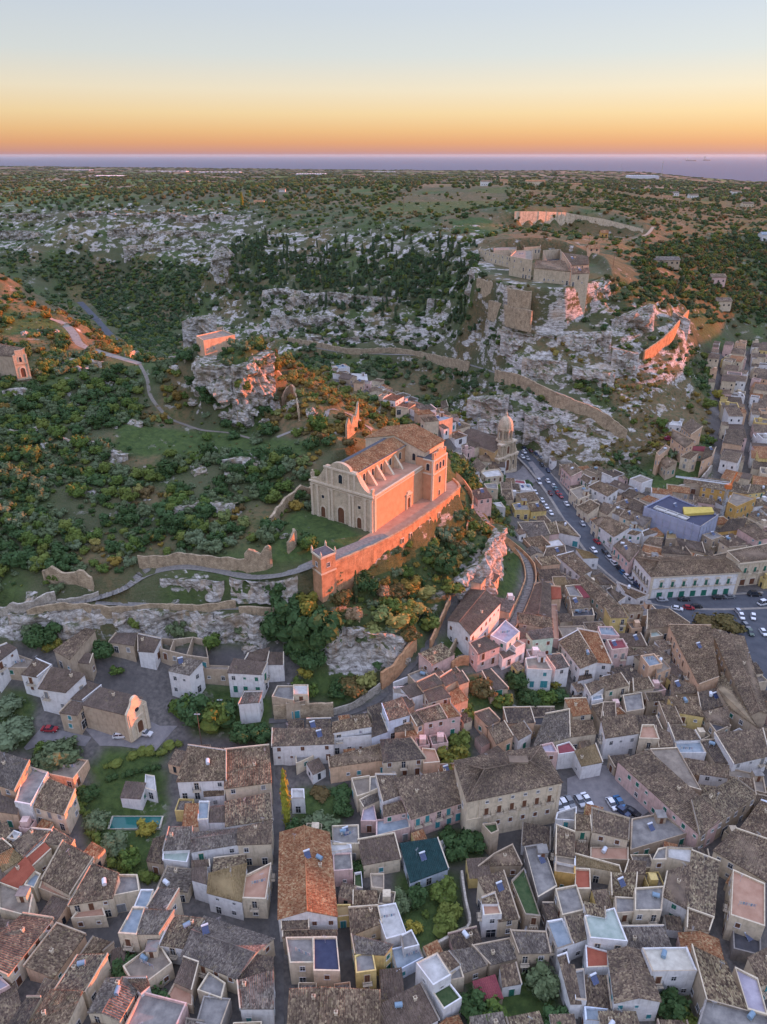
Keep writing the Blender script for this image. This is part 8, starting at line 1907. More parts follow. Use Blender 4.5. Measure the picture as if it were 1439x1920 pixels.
# ------------------------------------------------------------------ garden trees, each where it stands
GT = [(655, 800, 3.4, RUST[0], 'rust bush on the slope right behind the church, left one', 'shrub', .8), (690, 818, 3.2, RUST[3], 'orange bush touching the church transept roof', 'shrub', .8), (716, 797, 3.6, RUST[0], 'orange bush at the end of the ridge path', 'shrub', .8), (640, 785, 3.4, RUST[2], 'bronze bush beside the pointed wall stump', 'shrub', .8), (738, 818, 3.4, RUST[1], 'green-bronze bush on the crest behind the church', 'shrub', .8), (676, 782, 2.8, RUST[3], 'small rust bush on the ridge crest', 'shrub', .8), (655, 835, 3.6, RUST[2], 'bronze tree left behind the church nave', 'tree', 1), (618, 835, 3.8, SCRUB[1], 'dark tree behind the church facade', 'tree', 1), (700, 785, 3.0, RUST[1], 'bronze bush above the gorge houses', 'shrub', .8), (626, 758, 3.4, RUST[0], 'orange bush in the bend of the ridge path', 'shrub', .8),
      (540, 1552, 3.0, CYPY, 'tall yellow-green cypress beside the straight alley', 'cypress', 2.2), (557, 1560, 3.0, DARKC, 'dark rounded tree at the foot of the tall cypress', 'tree', 1.2), (602, 1560, 6.2, OLIVEC, 'broad grey-green olive tree in the courtyard garden', 'olive tree', .8), (648, 1520, 3.6, DARKC, 'round dark tree by the small blue pool canopy', 'tree', .9),
      (345, 1345, 4.9, CITRUS, 'bushy green tree below the tall white house', 'tree', 1.1), (372, 1350, 6.2, DARKC, 'dark tree by the lane under the white house', 'tree', 1.1), (398, 1372, 6.2, CITRUS, 'yellow-green tree beside the lamp post in the lane', 'tree', 1.3), (425, 1360, 5.4, DARKC, 'dark tree between the lane and the terraced house', 'tree', 1.2), (455, 1385, 4.5, DARKC, 'dark tree above the big tiled roof', 'tree', 1.1), (487, 1390, 4.2, DARKC, 'dark tree at the corner of the white row', 'tree', 1.1),
      (30, 1385, 7.5, OLIVEC, 'very large grey-green olive tree left of the red car', 'olive tree', .8), (112, 1425, 7.5, OLIVEC, 'large grey-green olive tree below the red car', 'olive tree', .8), (76, 1415, 3.0, CITRUS, 'small green tree between the two large olives', 'tree', 1.1), (15, 1330, 5, OLIVEC, 'olive tree above the big one at the left edge', 'olive tree', .8),
      (185, 1545, 4.2, OLIVEC, 'grey-green tree left of the green pool', 'olive tree', .9), (215, 1590, 4.4, OLIVEC, 'silvery tree below the green pool', 'olive tree', .9), (275, 1560, 3.2, YELC, 'small tree with yellow fruit beside the pool', 'tree', 1.0), (252, 1618, 3.8, CITRUS, 'bright green citrus tree at the bottom of the pool garden', 'tree', 1.0), (165, 1500, 3.5, DARKC, 'dark shrub at the top of the pool garden hedge', 'shrub', .9),
      (750, 1702, 3.8, OLIVEC, 'grey-green tree in the top left corner of the orchard', 'tree', 1.0), (787, 1692, 3.2, DARKC, 'dark green tree second along the top of the orchard', 'tree', 1.1), (838, 1692, 4.4, CITRUS, 'large green tree by the orchard wall', 'tree', 1.1), (842, 1730, 3.8, CITRUS, 'green tree halfway down the orchard wall', 'tree', 1.0), (828, 1752, 3.9, CITRUS, 'green tree at the bottom of the orchard', 'tree', 1.0), (776, 1745, 2.4, YELC, 'small yellow-green tree at the left of the orchard', 'tree', 1.0), (800, 1715, 1.3, CITRUS, 'tiny sapling in the middle of the orchard', 'tree', .9),
      (850, 1600, 4.6, DARKC, 'dense dark tree below the palazzo wall', 'tree', 1.1), (880, 1592, 4.4, DARKC, 'second dense dark tree below the palazzo wall', 'tree', 1.0), (835, 1575, 3.4, DARKC, 'dark bush under the pink wall', 'shrub', .9), (772, 1595, 3.0, DARKC, 'dark bush in the yard below the pink house', 'shrub', .9), (728, 1600, 2.8, DARKC, 'dark bush by the blue balcony house', 'shrub', .9),
      (900, 1900, 4.6, DARKC, 'dark tree at the left of the bright lawn', 'tree', 1.0), (930, 1912, 4.8, CITRUS, 'green tree in front of the bright lawn', 'tree', 1.0), (1018, 1858, 4.6, OLIVEC, 'feathery grey-green tree beside the stone house', 'tree', 1.2), (878, 1885, 3.4, DARKC, 'dark shrub beside the maroon canopy', 'shrub', .9), (1035, 1915, 3.6, DARKC, 'dark tree at the right corner of the lawn', 'tree', 1.0),
      (1258, 1908, 4.4, DARKC, 'dark tree in the yard under the white rendered house', 'tree', 1.0), (1285, 1915, 3.6, CITRUS, 'green tree beside the dark one under the white house', 'tree', 1.0), (245, 1825, 4.0, DARKC, 'dark tree in the small yard under the cream block', 'tree', .9), (285, 1838, 3.4, CITRUS, 'palm-green tree beside the brown yard wall', 'tree', .9), (300, 1892, 4.0, DARKC, 'dark bush in the sunken yard at the bottom', 'shrub', .8),
      (1328, 1182, 7.5, AUTC, 'large round brown-green tree in the square, left one', 'tree', .72), (1366, 1180, 7.5, AUTC, 'large round brown-green tree in the square, right one', 'tree', .72), (848, 1432, 5.2, YELC, 'yellow-tinged fruit tree behind the palazzo', 'tree', 1.1), (866, 1405, 4.4, CITRUS, 'bright green tree below the long pink wall', 'tree', 1.0), (882, 1340, 3.4, CITRUS, 'green bush at the foot of the stepped roofs', 'shrub', .9),
      (905, 1305, 5.2, AUTC, 'rust and green tree hanging over the garden below the lane', 'tree', 1.0), (935, 1325, 4.6, CITRUS, 'yellow-green tree in the terraced garden', 'tree', 1.0), (965, 1290, 4.4, DARKC, 'dark round tree beside the stone lane wall', 'tree', 1.0), (985, 1325, 4.6, DARKC, 'dark green tree under the white terrace house', 'tree', 1.0), (1020, 1325, 4.6, CITRUS, 'green tree below the white terrace house', 'tree', 1.0), (1045, 1315, 3.6, DARKC, 'dark bush right of the garden trees', 'shrub', .9), (1040, 1285, 2.6, YELC, 'small yellow-green bush by the blue plant pots', 'shrub', .9),
      (575, 1265, 3.2, YELC, 'small autumn-yellow tree at the foot of the dark cliff trees', 'tree', 1.1), (560, 1285, 2.8, CITRUS, 'green shrub beside the autumn-yellow tree', 'shrub', 1), (590, 1300, 2.8, CITRUS, 'green shrub on the small lawn', 'shrub', 1), (665, 1300, 5.6, AUTC, 'large bronze tree inside the bend of the sunlit wall', 'tree', .9), (690, 1285, 4.2, CACT, 'pale cactus thicket at the foot of the cliff', 'cactus', .9), (640, 1305, 4.4, DARKC, 'dark tree beside the bronze tree', 'tree', .9),
      (540, 1200, 8.4, DARKC, 'huge dark carob tree left of the cliff', 'tree', 1.25), (570, 1225, 8.6, DARKC, 'huge dark tree hanging down the cliff', 'tree', 1.3), (600, 1205, 7.6, DARKC, 'big dark tree against the rock face', 'tree', 1.3), (545, 1160, 7.2, SCRUB[1], 'dark tree under the gatehouse path', 'tree', 1.1), (580, 1150, 6.0, YELC, 'yellow-tinged tree just below the gatehouse', 'tree', 1.1), (520, 1120, 5.0, DARKC, 'dark tree left of the gatehouse path', 'tree', 1), (585, 1250, 5.0, DARKC, 'dark tree at the base of the cliff trees', 'tree', 1.2), (560, 1240, 5.2, DARKC, 'dark ivy-clad tree on the lower cliff', 'tree', 1.2),
      (668, 1130, 2.0, CYPD, 'slim sunlit cypress below the retaining wall', 'cypress', 1.9), (640, 1130, 4.4, AUTC, 'brown-green bush at the gatehouse foot', 'shrub', .9), (690, 1105, 5.0, DARKC, 'round dark tree leaning on the retaining wall', 'tree', 1.1), (665, 1160, 4.0, DRYC, 'leafless grey-brown tree below the slim cypress', 'tree', 1.2), (722, 1120, 3.6, DRYC, 'leafless pinkish tree in the cactus slope', 'tree', 1.4), (718, 1160, 4.4, CACT, 'cactus clump in the middle of the sunlit slope', 'cactus', .8), (745, 1175, 4.6, CACT, 'broad cactus clump above the sunlit rock', 'cactus', .8), (775, 1150, 4.8, CACT, 'cactus clump beside the grass gully', 'cactus', .8), (700, 1190, 4.2, CACT, 'cactus clump at the top of the sunlit rock', 'cactus', .8), (795, 1120, 4.6, CACT, 'cactus clump below the middle of the retaining wall', 'cactus', .8),
      (745, 1120, 4.6, AUTC, 'bronze bush under the middle of the retaining wall', 'shrub', .9), (770, 1105, 4.6, RUST[0], 'rust-coloured bush under the retaining wall windows', 'shrub', .9), (830, 1075, 6.0, DARKC, 'large dark tree on the cliff shoulder below the church', 'tree', 1.1), (845, 1110, 5.0, CITRUS, 'green tree below the dark one on the cliff shoulder', 'tree', 1), (860, 1040, 4.6, AUTC, 'bronze tree beside the lane wall', 'tree', 1), (800, 1180, 4.6, CITRUS, 'green tree at the gully mouth', 'tree', 1), (815, 1040, 4, DARKC, 'dark bush against the right part of the retaining wall', 'shrub', .9), (770, 1200, 4, AUTC, 'bronze bush over the lower rock face', 'shrub', .9),
      (598, 805, 5.0, RUST[1], 'round bronze tree beside the ridge path', 'tree', 1.1), (455, 735, 4.6, CITRUS, 'bright green bush growing in the cleft of the crag', 'shrub', 1.3), (380, 660, 4.5, DARKC, 'dark bush against the crag-top ruin', 'shrub', .9), (355, 675, 4.5, DARKC, 'dark bush on the left shoulder of the crag', 'shrub', .9), (120, 655, 4.6, SCRUB[1], 'dark tree right of the hillside chapel front', 'tree', 1.1), (52, 672, 4.6, DARKC, 'tall dark tree beside the ochre chapel', 'tree', 1.4), (85, 595, 3.6, RUST[0], 'sunlit orange bush at the field corner', 'shrub', .9), (60, 575, 3.4, RUST[0], 'sunlit orange bush above the field', 'shrub', .9), (20, 565, 3.8, RUST[3], 'sunlit bush at the left end of the field', 'shrub', .9), (215, 662, 4.6, RUST[0], 'long rust-coloured bush above the path saddle', 'shrub', .7), (235, 664, 3.8, RUST[3], 'rust bush where the two paths meet', 'shrub', .7), (140, 612, 3.4, RUST[2], 'bronze bush by the pale hill path', 'shrub', .8),
      (455, 388, 6.0, CYPY, 'bright yellow-green poplars on the plateau edge', 'tree', 1.0), (1325, 765, 6.0, CITRUS, 'big green tree above the dense quarter', 'tree', 1.0), (1345, 745, 5, YELC, 'yellow-green tree behind the first roofs of the quarter', 'tree', 1), (1240, 800, 4.6, RUST[1], 'bronze tree beside the magenta bush', 'tree', 1), (1252, 826, 2.4, WINE, 'magenta bougainvillea between the hill houses', 'shrub', 1.0), (1228, 838, 2.8, YELC, 'yellow bush left of the bougainvillea', 'shrub', 1), (985, 915, 4, DARKC, 'dark tree left of the yellow house', 'tree', 1), (1085, 1240, 3.4, CITRUS, 'small tree between the terracotta roofs', 'tree', .9), (1185, 1215, 3.6, DARKC, 'dark tree in front of the big stone gable', 'tree', 1),
      (600, 1492, 3.4, AUTC, 'bronze creeper over the courtyard wall', 'shrub', .5), (640, 1492, 3.6, DARKC, 'creeper covering the courtyard pergola', 'shrub', .5), (672, 1642, 3, DARKC, 'dark bush in the narrow red courtyard', 'shrub', 1), (480, 1300, 2.2, CITRUS, 'little tree below the terrace with green door', 'tree', 1), (195, 1230, 4.6, DARKC, 'dark round tree between the cave houses', 'tree', 1.1), (218, 1262, 2.8, CITRUS, 'small green tree on the cave house forecourt', 'tree', .9), (80, 1205, 5.6, DARKC, 'dark tree above the zigzag path', 'tree', .9), (100, 1215, 3.4, YELC, 'yellow-green tree behind the ochre house', 'tree', 1), (60, 1195, 4, SCRUB[0], 'olive tree at the zigzag path', 'tree', 1)]
for u, v, r, me_, lb, cat, hs in GT: p = hit(u, v); tree({'cypress': 'cypress_tree', 'olive tree': 'olive_tree', 'shrub': 'shrub', 'cactus': 'cactus_thicket'}.get(cat, 'garden_tree'), me_, (p[0], p[1], p[2] - .15 * r), r, hs, lb, cat, trunk=cat not in ('shrub', 'cactus'))
def hedge(pts, w, h, mat='leaf_dark', label=None):
    w_ = smooth_line([Vector(hit(u, v)) for u, v in pts], 1.0); mb = MB(); rs = random.Random(len(pts) * 7)
    for p in w_:
        k = rs.uniform(.45, 1.15); ox, oy = rs.uniform(-.5, .5) * w * .5, rs.uniform(-.5, .5) * w * .5
        blob(mb, (p.x + ox, p.y + oy, p.z + h * .35 * k), (w * .4 * k, w * .4 * k, h * .5 * k), rs); leaf_quads(mb, (p.x + ox, p.y + oy, p.z + h * .4 * k), (w * .5 * k, w * .5 * k, h * .6 * k), 34, .2, rs)
    return tag(mb.build('hedge', M[mat]), label, 'hedge')
hedge([(150, 1480), (160, 1530), (170, 1560), (200, 1600), (235, 1640), (290, 1652)], 3.4, 2.4, 'leaf_green', 'long winding hedge along the left of the pool garden')
hedge([(200, 1465), (240, 1452), (300, 1440)], 2.2, 1.8, 'leaf_dark', 'hedge below the grassy slope over the pool garden'); hedge([(205, 1440), (260, 1418), (320, 1405), (335, 1395)], 4.2, 2.4, 'leaf_green', 'wide mixed hedge on the grassy slope below the forecourt')
# pool
pw = [Vector(p) for p in pool_w]; pc = sum(pw, Vector()) / 4; pr_ = empty('swimming_pool', (pc.x, pc.y, pool_z)); tag(pr_, 'long dark green swimming pool with pale rim in the walled garden', 'pool')
b = NB('pool_water'); b.b.inputs['Specular IOR Level'].default_value = .5; b.bump(b.noise(b.pos(), 2, 3), .1, .05); b.color((.015, .13, .11), .08); M['pool_water'] = b.m
mb = MB(); mb.face([(p.x - pc.x, p.y - pc.y, .02) for p in pw]); mb.build('water', M['pool_water'], pr_); mb = MB()
for i in range(4):
    a_, b_ = pw[i] - pc, pw[(i + 1) % 4] - pc; a_.z = b_.z = 0; oa, ob = a_ * 1.07, b_ * 1.07; U_ = Vector((0, 0, .25)); mb.quad(a_ + U_, b_ + U_, ob + U_, oa + U_); mb.quad(oa - U_ * 3, ob - U_ * 3, ob + U_, oa + U_); mb.quad(b_ - U_, a_ - U_, a_ + U_, b_ + U_)
mb.build('rim', M['floor_c'], pr_)
# ------------------------------------------------------------------ rocks in the scrub
def rock_mesh(seed):
    rs = random.Random(seed); bm = bmesh.new(); bmesh.ops.create_icosphere(bm, subdivisions=3, radius=1)
    for v in bm.verts:
        q = v.co.copy(); k = 1 + mnoise.fractal(q * 1.1 + Vector((seed * 3.1, 0, 0)), .9, 2, 4) * .55; c = mnoise.cell(q * 2.2 + Vector((seed, 0, 0))) * .12; v.co = Vector((q.x, q.y * .8, q.z * .62)) * (k + c)
    me = bpy.data.meshes.new('boulder'); bm.to_mesh(me); bm.free(); me.materials.append(M['rock']); return me
RK = [rock_mesh(i) for i in range(6)]; RKL = {}
for (u, v, s, w_) in ((250, 795, 6, 'beside the bushes on the shaded slope'), (215, 800, 3, ''), (205, 715, 5, ''), (175, 735, 4, ''), (145, 755, 6, ''), (145, 780, 5, ''), (65, 808, 7, ''), (90, 838, 6, ''), (20, 808, 5, ''), (215, 858, 7, ''), (190, 850, 4, ''), (245, 935, 5, ''), (345, 960, 6, ''), (372, 878, 7, ''), (440, 880, 8, ''), (430, 875, 4, ''), (395, 845, 5, ''), (80, 895, 4, ''), (28, 905, 4, ''), (430, 965, 6, ''), (180, 1000, 4, ''), (275, 935, 3, ''), (330, 690, 5, ''), (135, 690, 6, ''), (155, 688, 5, ''), (105, 693, 5, ''), (30, 735, 5, ''), (75, 620, 4, ''), (45, 625, 4, ''), (100, 622, 4, ''), (480, 855, 4, ''), (585, 770, 6, ''), (555, 755, 5, ''), (545, 765, 4, ''), (690, 760, 4, ''), (625, 810, 4, ''), (500, 790, 5, ''), (470, 770, 6, ''), (420, 775, 5, ''), (365, 752, 6, ''), (520, 990, 5, ''), (535, 1005, 3, ''), (330, 1130, 4, ''), (430, 1180, 5, ''), (395, 1160, 4, ''), (455, 1190, 5, ''), (290, 1160, 5, ''), (230, 1160, 4, ''), (110, 1130, 4, ''), (60, 1120, 5, ''), (500, 1165, 4, ''), (475, 1210, 5, '')):
    p = hit(u, v); o = link('boulder', random.choice(RK), None, (p[0], p[1], p[2] - s * .1), random.uniform(0, 6), (s * .62, s * .5, s * random.uniform(.4, .6)))
    lit = u > 460 and v < 830; tag(o, None, 'boulder', 'boulders on the hillsides'); j = min(range(len(TLM)), key=lambda q: (TLM[q][0] - u) ** 2 + (TLM[q][1] - v) ** 2 * 1.5); a_, b_ = u - TLM[j][0], v - TLM[j][1]; dr_ = ('right of' if a_ > 0 else 'left of') if abs(a_) > abs(b_) else ('in front of' if b_ > 0 else 'behind'); RKL.setdefault((('sunlit pinkish' if lit else 'large white' if s > 5 else 'small white') + ' limestone boulder', dr_, TLM[j][2]), []).append((a_ * a_ + b_ * b_, o))
for (w0, d0, l0), L_ in RKL.items():
    L_.sort(key=lambda t: t[0])
    for k, (_, t_) in enumerate(L_): t_['label'] = f'{w0}, {ORD[min(k, 15)]} {d0} {l0}' if len(L_) > 1 else f'{w0}, {d0} {l0}'
# ------------------------------------------------------------------ far things: houses, greenhouses, masts, ships, poles
def far_house(u, v, y, w, d, h, wall, roof, label, rot=0):
    p = at_y(u, v, y); z = float(hgrid(p[0], p[1])); r = empty('country_house', (p[0], p[1], z), rot); tag(r, label, 'house'); mb = MB(); mb.box(-w / 2, w / 2, -d / 2, d / 2, -3, h); mb.face([(-w / 2, -d / 2, h), (-w / 2, 0, h + 2), (-w / 2, d / 2, h)][::-1]); mb.face([(w / 2, -d / 2, h), (w / 2, 0, h + 2), (w / 2, d / 2, h)]); mb.build('wall', M['wall_' + wall], r)
    mb = MB(); e = .5; mb.quad((-w / 2 - e, -d / 2 - e, h - .1), (w / 2 + e, -d / 2 - e, h - .1), (w / 2 + e, 0, h + 2.2), (-w / 2 - e, 0, h + 2.2), 0, [(0, 0), (w, 0), (w, 5), (0, 5)]); mb.quad((w / 2 + e, d / 2 + e, h - .1), (-w / 2 - e, d / 2 + e, h - .1), (-w / 2 - e, 0, h + 2.2), (w / 2 + e, 0, h + 2.2), 0, [(0, 0), (w, 0), (w, 5), (0, 5)]); mb.build('roof', M['roof_' + roof], r)
    n = max(2, int(w / 4))
    wm = MB(); wm.box(-.6, .6, -.08, .05, 0, 1.4); wm = wm.mesh('window', M['glass'])
    for k in range(n): link('window', wm, r, (-w / 2 + (k + .5) * w / n, -d / 2, 1.2))
for a in ((912, 344, 1020, 20, 14, 7, 'w', 'n', 'white country house among trees left of the big villa'), (1003, 346, 1000, 34, 16, 7, 'c', 'o', 'large villa with long sunlit roof on the plateau crest'), (1078, 344, 1100, 26, 12, 6, 't', 'o', 'peach farmhouse on the crest right of the villa'), (1060, 342, 1150, 16, 10, 6, 'w', 'n', 'white farmhouse behind the villa trees'), (1128, 345, 1100, 14, 10, 5, 'o', 'o', 'small sunlit orange house at the right of the crest'), (945, 342, 1100, 14, 10, 8, 't', 'o', 'tall sunlit house beside the white country house'),
        (487, 385, 780, 14, 9, 4, 't', 'o', 'small farmhouse beside the yellow-green poplars'), (530, 364, 1050, 12, 8, 4, 'w', 'n', 'white hut in the middle of the far plateau'), (1262, 372, 1000, 16, 10, 5, 'w', 'g', 'white house on the right plateau slope'), (1247, 384, 900, 14, 9, 4, 't', 'o', 'orange-roofed house on the right plateau slope'), (1298, 376, 980, 16, 10, 5, 'w', 'n', 'white house with terrace further right on the plateau'), (1380, 360, 1300, 22, 12, 6, 'w', 'n', 'white house on the rise at the right edge'), (1400, 390, 900, 18, 10, 5, 'c', 'n', 'cream house among trees near the right edge'), (1438, 458, 560, 18, 10, 6, 'w', 'b', 'white house with blue roof at the right edge'), (1330, 590, 440, 12, 9, 5, 'p', 'n', 'pink house above the dense quarter'), (1345, 610, 420, 12, 9, 5, 'c', 'n', 'cream house below the pink one above the quarter'), (1218, 353, 1500, 14, 8, 4, 'w', 'n', 'white shed on the skyline right of the crest'),
        (1245, 504, 420, 20, 9, 4, 's', 'g', 'grey stone farm building in the wooded slope'), (1190, 352, 1300, 12, 8, 5, 'w', 'b', 'white and blue hut below the crest'), (1112, 470, 395, 8, 6, 3, 't', 'o', 'small orange-lit hut behind the castle'), (1132, 443, 470, 6, 5, 4, 'o', 'o', 'tiny sunlit brick hut on the quarry floor'), (120, 340, 2400, 20, 12, 6, 'w', 'n', 'white farm at the far left of the plain'), (680, 330, 2600, 22, 12, 6, 't', 'o', 'sunlit farm in the middle of the far plain')): far_house(*a)
mk_simple('greenhouse_film', (.55, .55, .60), (.66, .66, .70), .02, .4)
for i, (u0, u1, v, y, lb) in enumerate(((262, 352, 322.5, 5200, 'long pale greenhouse on the far plain, left of two'), (362, 452, 323.5, 5000, 'long pale greenhouse on the far plain, right of two'), (555, 612, 327, 4200, 'white greenhouse roof in the middle of the far plain'), (170, 234, 335.5, 3100, 'nearest white greenhouse at the left of the plain'), (118, 172, 319, 6200, 'farthest greenhouse strip at the left'), (1178, 1232, 330, 4600, 'greenhouse strip below the mast on the right'), (700, 742, 322.5, 6000, 'thin greenhouse strip beyond the farm'))):
    a_, b_ = at_y(u0, v, y), at_y(u1, v, y); x0, x1 = a_[0], b_[0]; z = float(hgrid((x0 + x1) / 2, y * S)) + 1; zt = max(z + 4, a_[2] + 2); g_ = empty('greenhouse', ((x0 + x1) / 2, y * S, z)); tag(g_, lb, 'greenhouse'); mb = MB(); n = 12; w = (x1 - x0) / n; hh2 = zt - z
    for k in range(n): X = x0 - (x0 + x1) / 2 + k * w; mb.box(X, X + w, -60, 60, -6, hh2); mb.quad((X, -60, hh2), (X + w / 2, -60, hh2 + 3), (X + w / 2, 60, hh2 + 3), (X, 60, hh2)); mb.quad((X + w / 2, -60, hh2 + 3), (X + w, -60, hh2), (X + w, 60, hh2), (X + w / 2, 60, hh2 + 3))
    mb.build('glazing', M['greenhouse_film'], g_)
def mast(u, vb, vt, y, label, name='radio_mast'):
    p = at_y(u, vb, y); t = at_y(u, vt, y); z = float(hgrid(p[0], p[1])); h = t[2] - z; w = max(.25, h * .02); r = empty(name, (p[0], p[1], z)); tag(r, label, 'mast' if name == 'radio_mast' else 'pole'); mb = MB()
    if name == 'radio_mast':
        for sx, sy in ((-1, -1), (1, -1), (1, 1), (-1, 1)): mb.tube((sx * w * 1.6, sy * w * 1.6, 0), (sx * w * .3, sy * w * .3, h), w * .3, 4)
        for k in range(8): f = 1.6 - 1.3 * k / 8; mb.tube((-w * f, -w * f, h * k / 8), (w * f, -w * f, h * (k + 1) / 8), w * .2, 4)
    else: mb.tube((0, 0, -.5), (0, 0, h), .16, 6, 0, .1)
    mb.build('shaft', M['metal' if name == 'radio_mast' else 'bark'], r); mb = MB(); mb.box(-w * 3, w * 3, -.1, .1, h * .93, h * .95) if name != 'radio_mast' else mb.box(-w, w, -w, w, h * .9, h); mb.build('crossarm' if name != 'radio_mast' else 'antenna', M['metal'], r)
mast(1241, 324, 303, 4800, 'tall lattice mast on the right skyline'); mast(1165, 322, 308, 6000, 'thin lattice mast left of the tall one on the skyline')
for u, vb, vt, y, lb in ((757, 392, 366, 600, 'wooden pole on the grassy plateau above the wood'), (601, 408, 385, 640, 'wooden pole at the plateau edge above the cypresses'), (1104, 462, 440, 400, 'wooden pole behind the castle lawn'), (1150, 500, 470, 360, 'wooden pole in the scrub right of the castle'), (1305, 430, 408, 520, 'wooden pole by the right plateau scrub'), (1392, 392, 370, 700, 'wooden pole near the right edge of the plateau'), (416, 1340, 1310, 110, 'thin lamp pole among the lane trees'), (378, 1392, 1335, 104, 'concrete cable pole beside the forecourt lane')): mast(u, vb, vt, y, lb, 'utility_pole')
for u, v, y, L_, lb in ((1297, 296, 28000, 260, 'long low cargo ship on the horizon'), (1327, 295, 30000, 200, 'ship with tall bridge on the horizon')):
    p = at_y(u, v, y); r = empty('ship', (p[0], p[1], -128)); tag(r, lb, 'ship'); mb = MB(); mb.prism([(-L_, -30), (L_ * .8, -30), (L_, 0), (L_ * .8, 30), (-L_, 30)], -5, 45); mb.build('hull', M['iron'], r); mb = MB(); mb.box(-L_ * .9, -L_ * .5, -25, 25, 45, 120 if u < 1310 else 200); mb.build('bridge', M['floor_w'], r)
# ------------------------------------------------------------------ openings that can be seen from the air
from mathutils.bvhtree import BVHTree
bvh = BVHTree.FromPolygons(OCC_V, OCC_F, all_triangles=False)
camp = Vector((0, 0, HC)); nw = 0
for root, p, n, kind, st_, bal, _ in WINCAND:
    rp = Vector(root.location) + p; c = rp + Vector((0, 0, SIZES[kind][1] / 2)) + n * .5; d = c - camp; L = d.length; u, v = pix(c.x, c.y, c.z)
    if not (-30 < u < 1470 and v < 1960): continue
    hh2 = bvh.ray_cast(camp, d.normalized(), L - .1)
    if hh2[0] is not None: continue
    rz = math.atan2(n.x, -n.y) ; rz = math.atan2(-n.x, n.y) + PI
    far = L > 420
    o = link('door' if kind in ('door', 'gate') else 'window', FR[kind], root, p, rz); pn = link('shutter' if 'sh' in st_ else 'pane', PN[(kind, st_)], o); nw += 1
    if bal and L < 380: link('balcony', BALC, root, p + Vector((0, 0, -.05)), rz)
print('windows', nw)
# ------------------------------------------------------------------ labels of the houses: look + nearest landmark
LM = [(250, 1535, 'the green pool'), (245, 1345, 'the small gabled chapel'), (95, 1370, 'the red car'), (540, 1510, 'the yellow-green cypress'), (600, 1640, 'the long orange-roofed house'), (955, 1490, 'the big stone palazzo'), (1110, 1500, 'the busy car park'), (1300, 1090, 'the white palace'), (1345, 1160, 'the round trees in the square'), (955, 840, 'the domed church'), (1270, 965, 'the sheet-wrapped building'), (1140, 1740, 'the pale green roof terrace'), (805, 1620, 'the dark green shed roof'),
      (810, 1720, 'the walled orchard'), (980, 1890, 'the bright bottom lawn'), (700, 1845, 'the yellow house'), (455, 1660, 'the ochre-yellow roof'), (465, 1510, 'the speckled roof'), (1020, 1195, 'the mint green house'), (1150, 1215, 'the maroon-roofed pink house'), (875, 1160, 'the white house under the cliff'), (610, 1070, 'the square gatehouse'), (40, 1800, 'the pink balconies'), (690, 730, 'the gorge floor'), (1270, 820, 'the magenta bush'), (1400, 1700, 'the terracotta terrace'), (380, 1240, 'the tall white house'), (760, 1330, 'the sunlit stepped roofs'), (1085, 1000, 'the wide street with red cars'), (330, 1750, 'the blue-floored terrace'), (1240, 1890, 'the tall blank-walled house'), (1330, 1300, 'the long roof with a white ridge')]
taken = {}
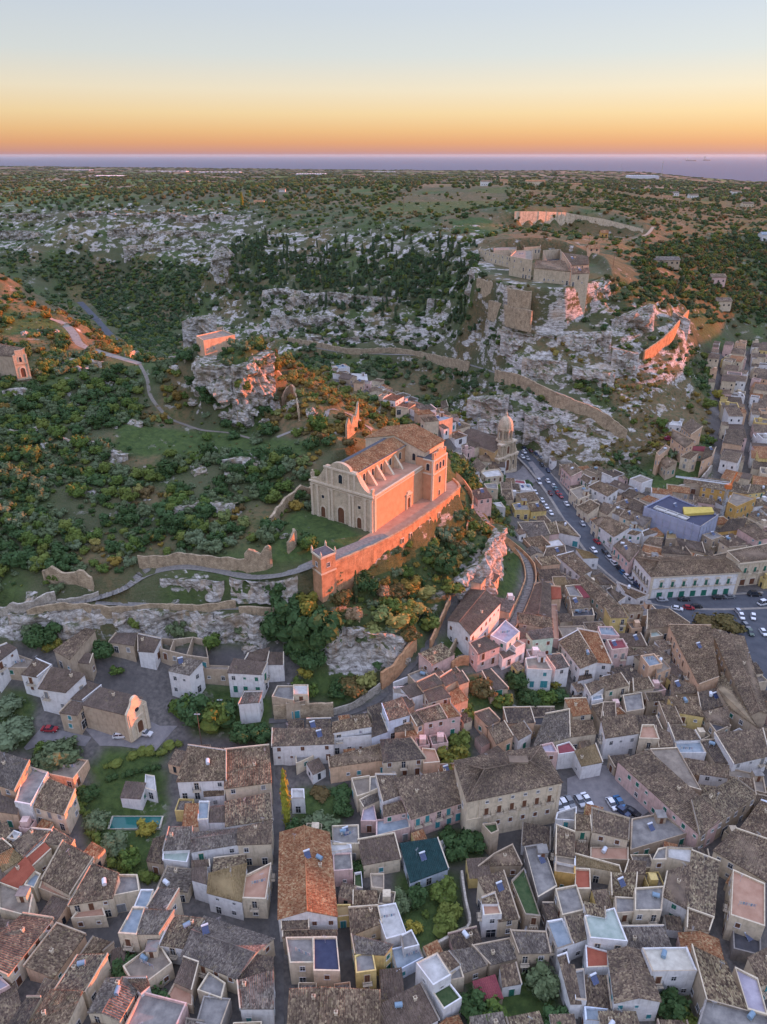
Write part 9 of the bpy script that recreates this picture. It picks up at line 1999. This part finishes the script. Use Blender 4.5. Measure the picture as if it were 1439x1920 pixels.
for I_ in HOUSES:
    r = I_['root']; tag(r, cat=I_['cat'])
    if I_['label']: r['label'] = I_['label']; continue
    k = min(range(len(LM)), key=lambda j: (LM[j][0] - I_['u']) ** 2 + (LM[j][1] - I_['v']) ** 2 * 1.3); du, dv = I_['u'] - LM[k][0], I_['v'] - LM[k][1]
    dr = ('right of' if du > 0 else 'left of') if abs(du) > abs(dv) else ('in front of' if dv > 0 else 'behind')
    if I_['nm'] == 'outbuilding': what = ('small ' if I_['area'] < 30 else 'low ') + WALLN[I_['wall']] + ' outbuilding'
    elif I_['nm'] == 'ruined_building': what = 'roofless bare stone ruin'
    else: what = ('small ' if I_['area'] < 45 else 'long ' if I_['area'] > 220 else '') + WALLN[I_['wall']] + ' house'
    rf = '' if I_['typ'] == 'u' else ' with ' + (FLOORN.get(I_['roof'], 'tiled roof') if I_['typ'] == 'f' else ROOFN.get(I_['roof'], FLOORN.get(I_['roof'], 'tiled roof')))
    taken.setdefault((what + rf, dr, LM[k][2]), []).append((du * du + dv * dv, r))
ORD = ['nearest', 'second', 'third', 'fourth', 'fifth', 'sixth', 'seventh', 'eighth', 'ninth', 'tenth']
for (a_, dr, lm), L_ in taken.items():
    L_.sort(key=lambda t: t[0])
    for k, (_, r) in enumerate(L_):
        r['label'] = f'{a_}, {dr} {lm}' if len(L_) == 1 else f'{a_}, {ORD[min(k, 9)]} {dr} {lm}'
for I_ in HOUSES:
    l_ = I_['root']['label']
    for a_, b_ in ((' roof terrace', ' terrace'), (' tiled roof', ' tiles'), ('grey-brown', 'brown'), (' with ', ', '), ('the big stone', 'the stone'), ('the small gabled', 'the gabled'), ('the round trees in the square', 'the square trees'), ('the wide street with red cars', 'the wide street'), ('the long roof with a white ridge', 'the white-ridged roof')):
        if len(l_.split()) > 16: l_ = l_.replace(a_, b_)
    I_['root']['label'] = l_
for I_ in HOUSES:
    if I_['nm'] == 'house': I_['root']['group'] = 'houses of the old town'
    elif I_['nm'] == 'outbuilding': I_['root']['group'] = 'outbuildings between the houses'
# ------------------------------------------------------------------ evening haze
hz = MB(); hz.box(-60000, 60000, -900, 90000, -135 - 8, HC + 12); hb_ = bpy.data.materials.new('haze'); hb_.use_nodes = True; n_ = hb_.node_tree.nodes; n_.clear(); o_ = n_.new('ShaderNodeOutputMaterial'); pv_ = n_.new('ShaderNodeVolumePrincipled'); pv_.inputs['Density'].default_value = .000009; pv_.inputs['Color'].default_value = (.55, .85, .98, 1); pv_.inputs['Anisotropy'].default_value = .2; hb_.node_tree.links.new(pv_.outputs[0], o_.inputs['Volume'])
ho = hz.build('haze', hb_); tag(ho, kind='stuff')
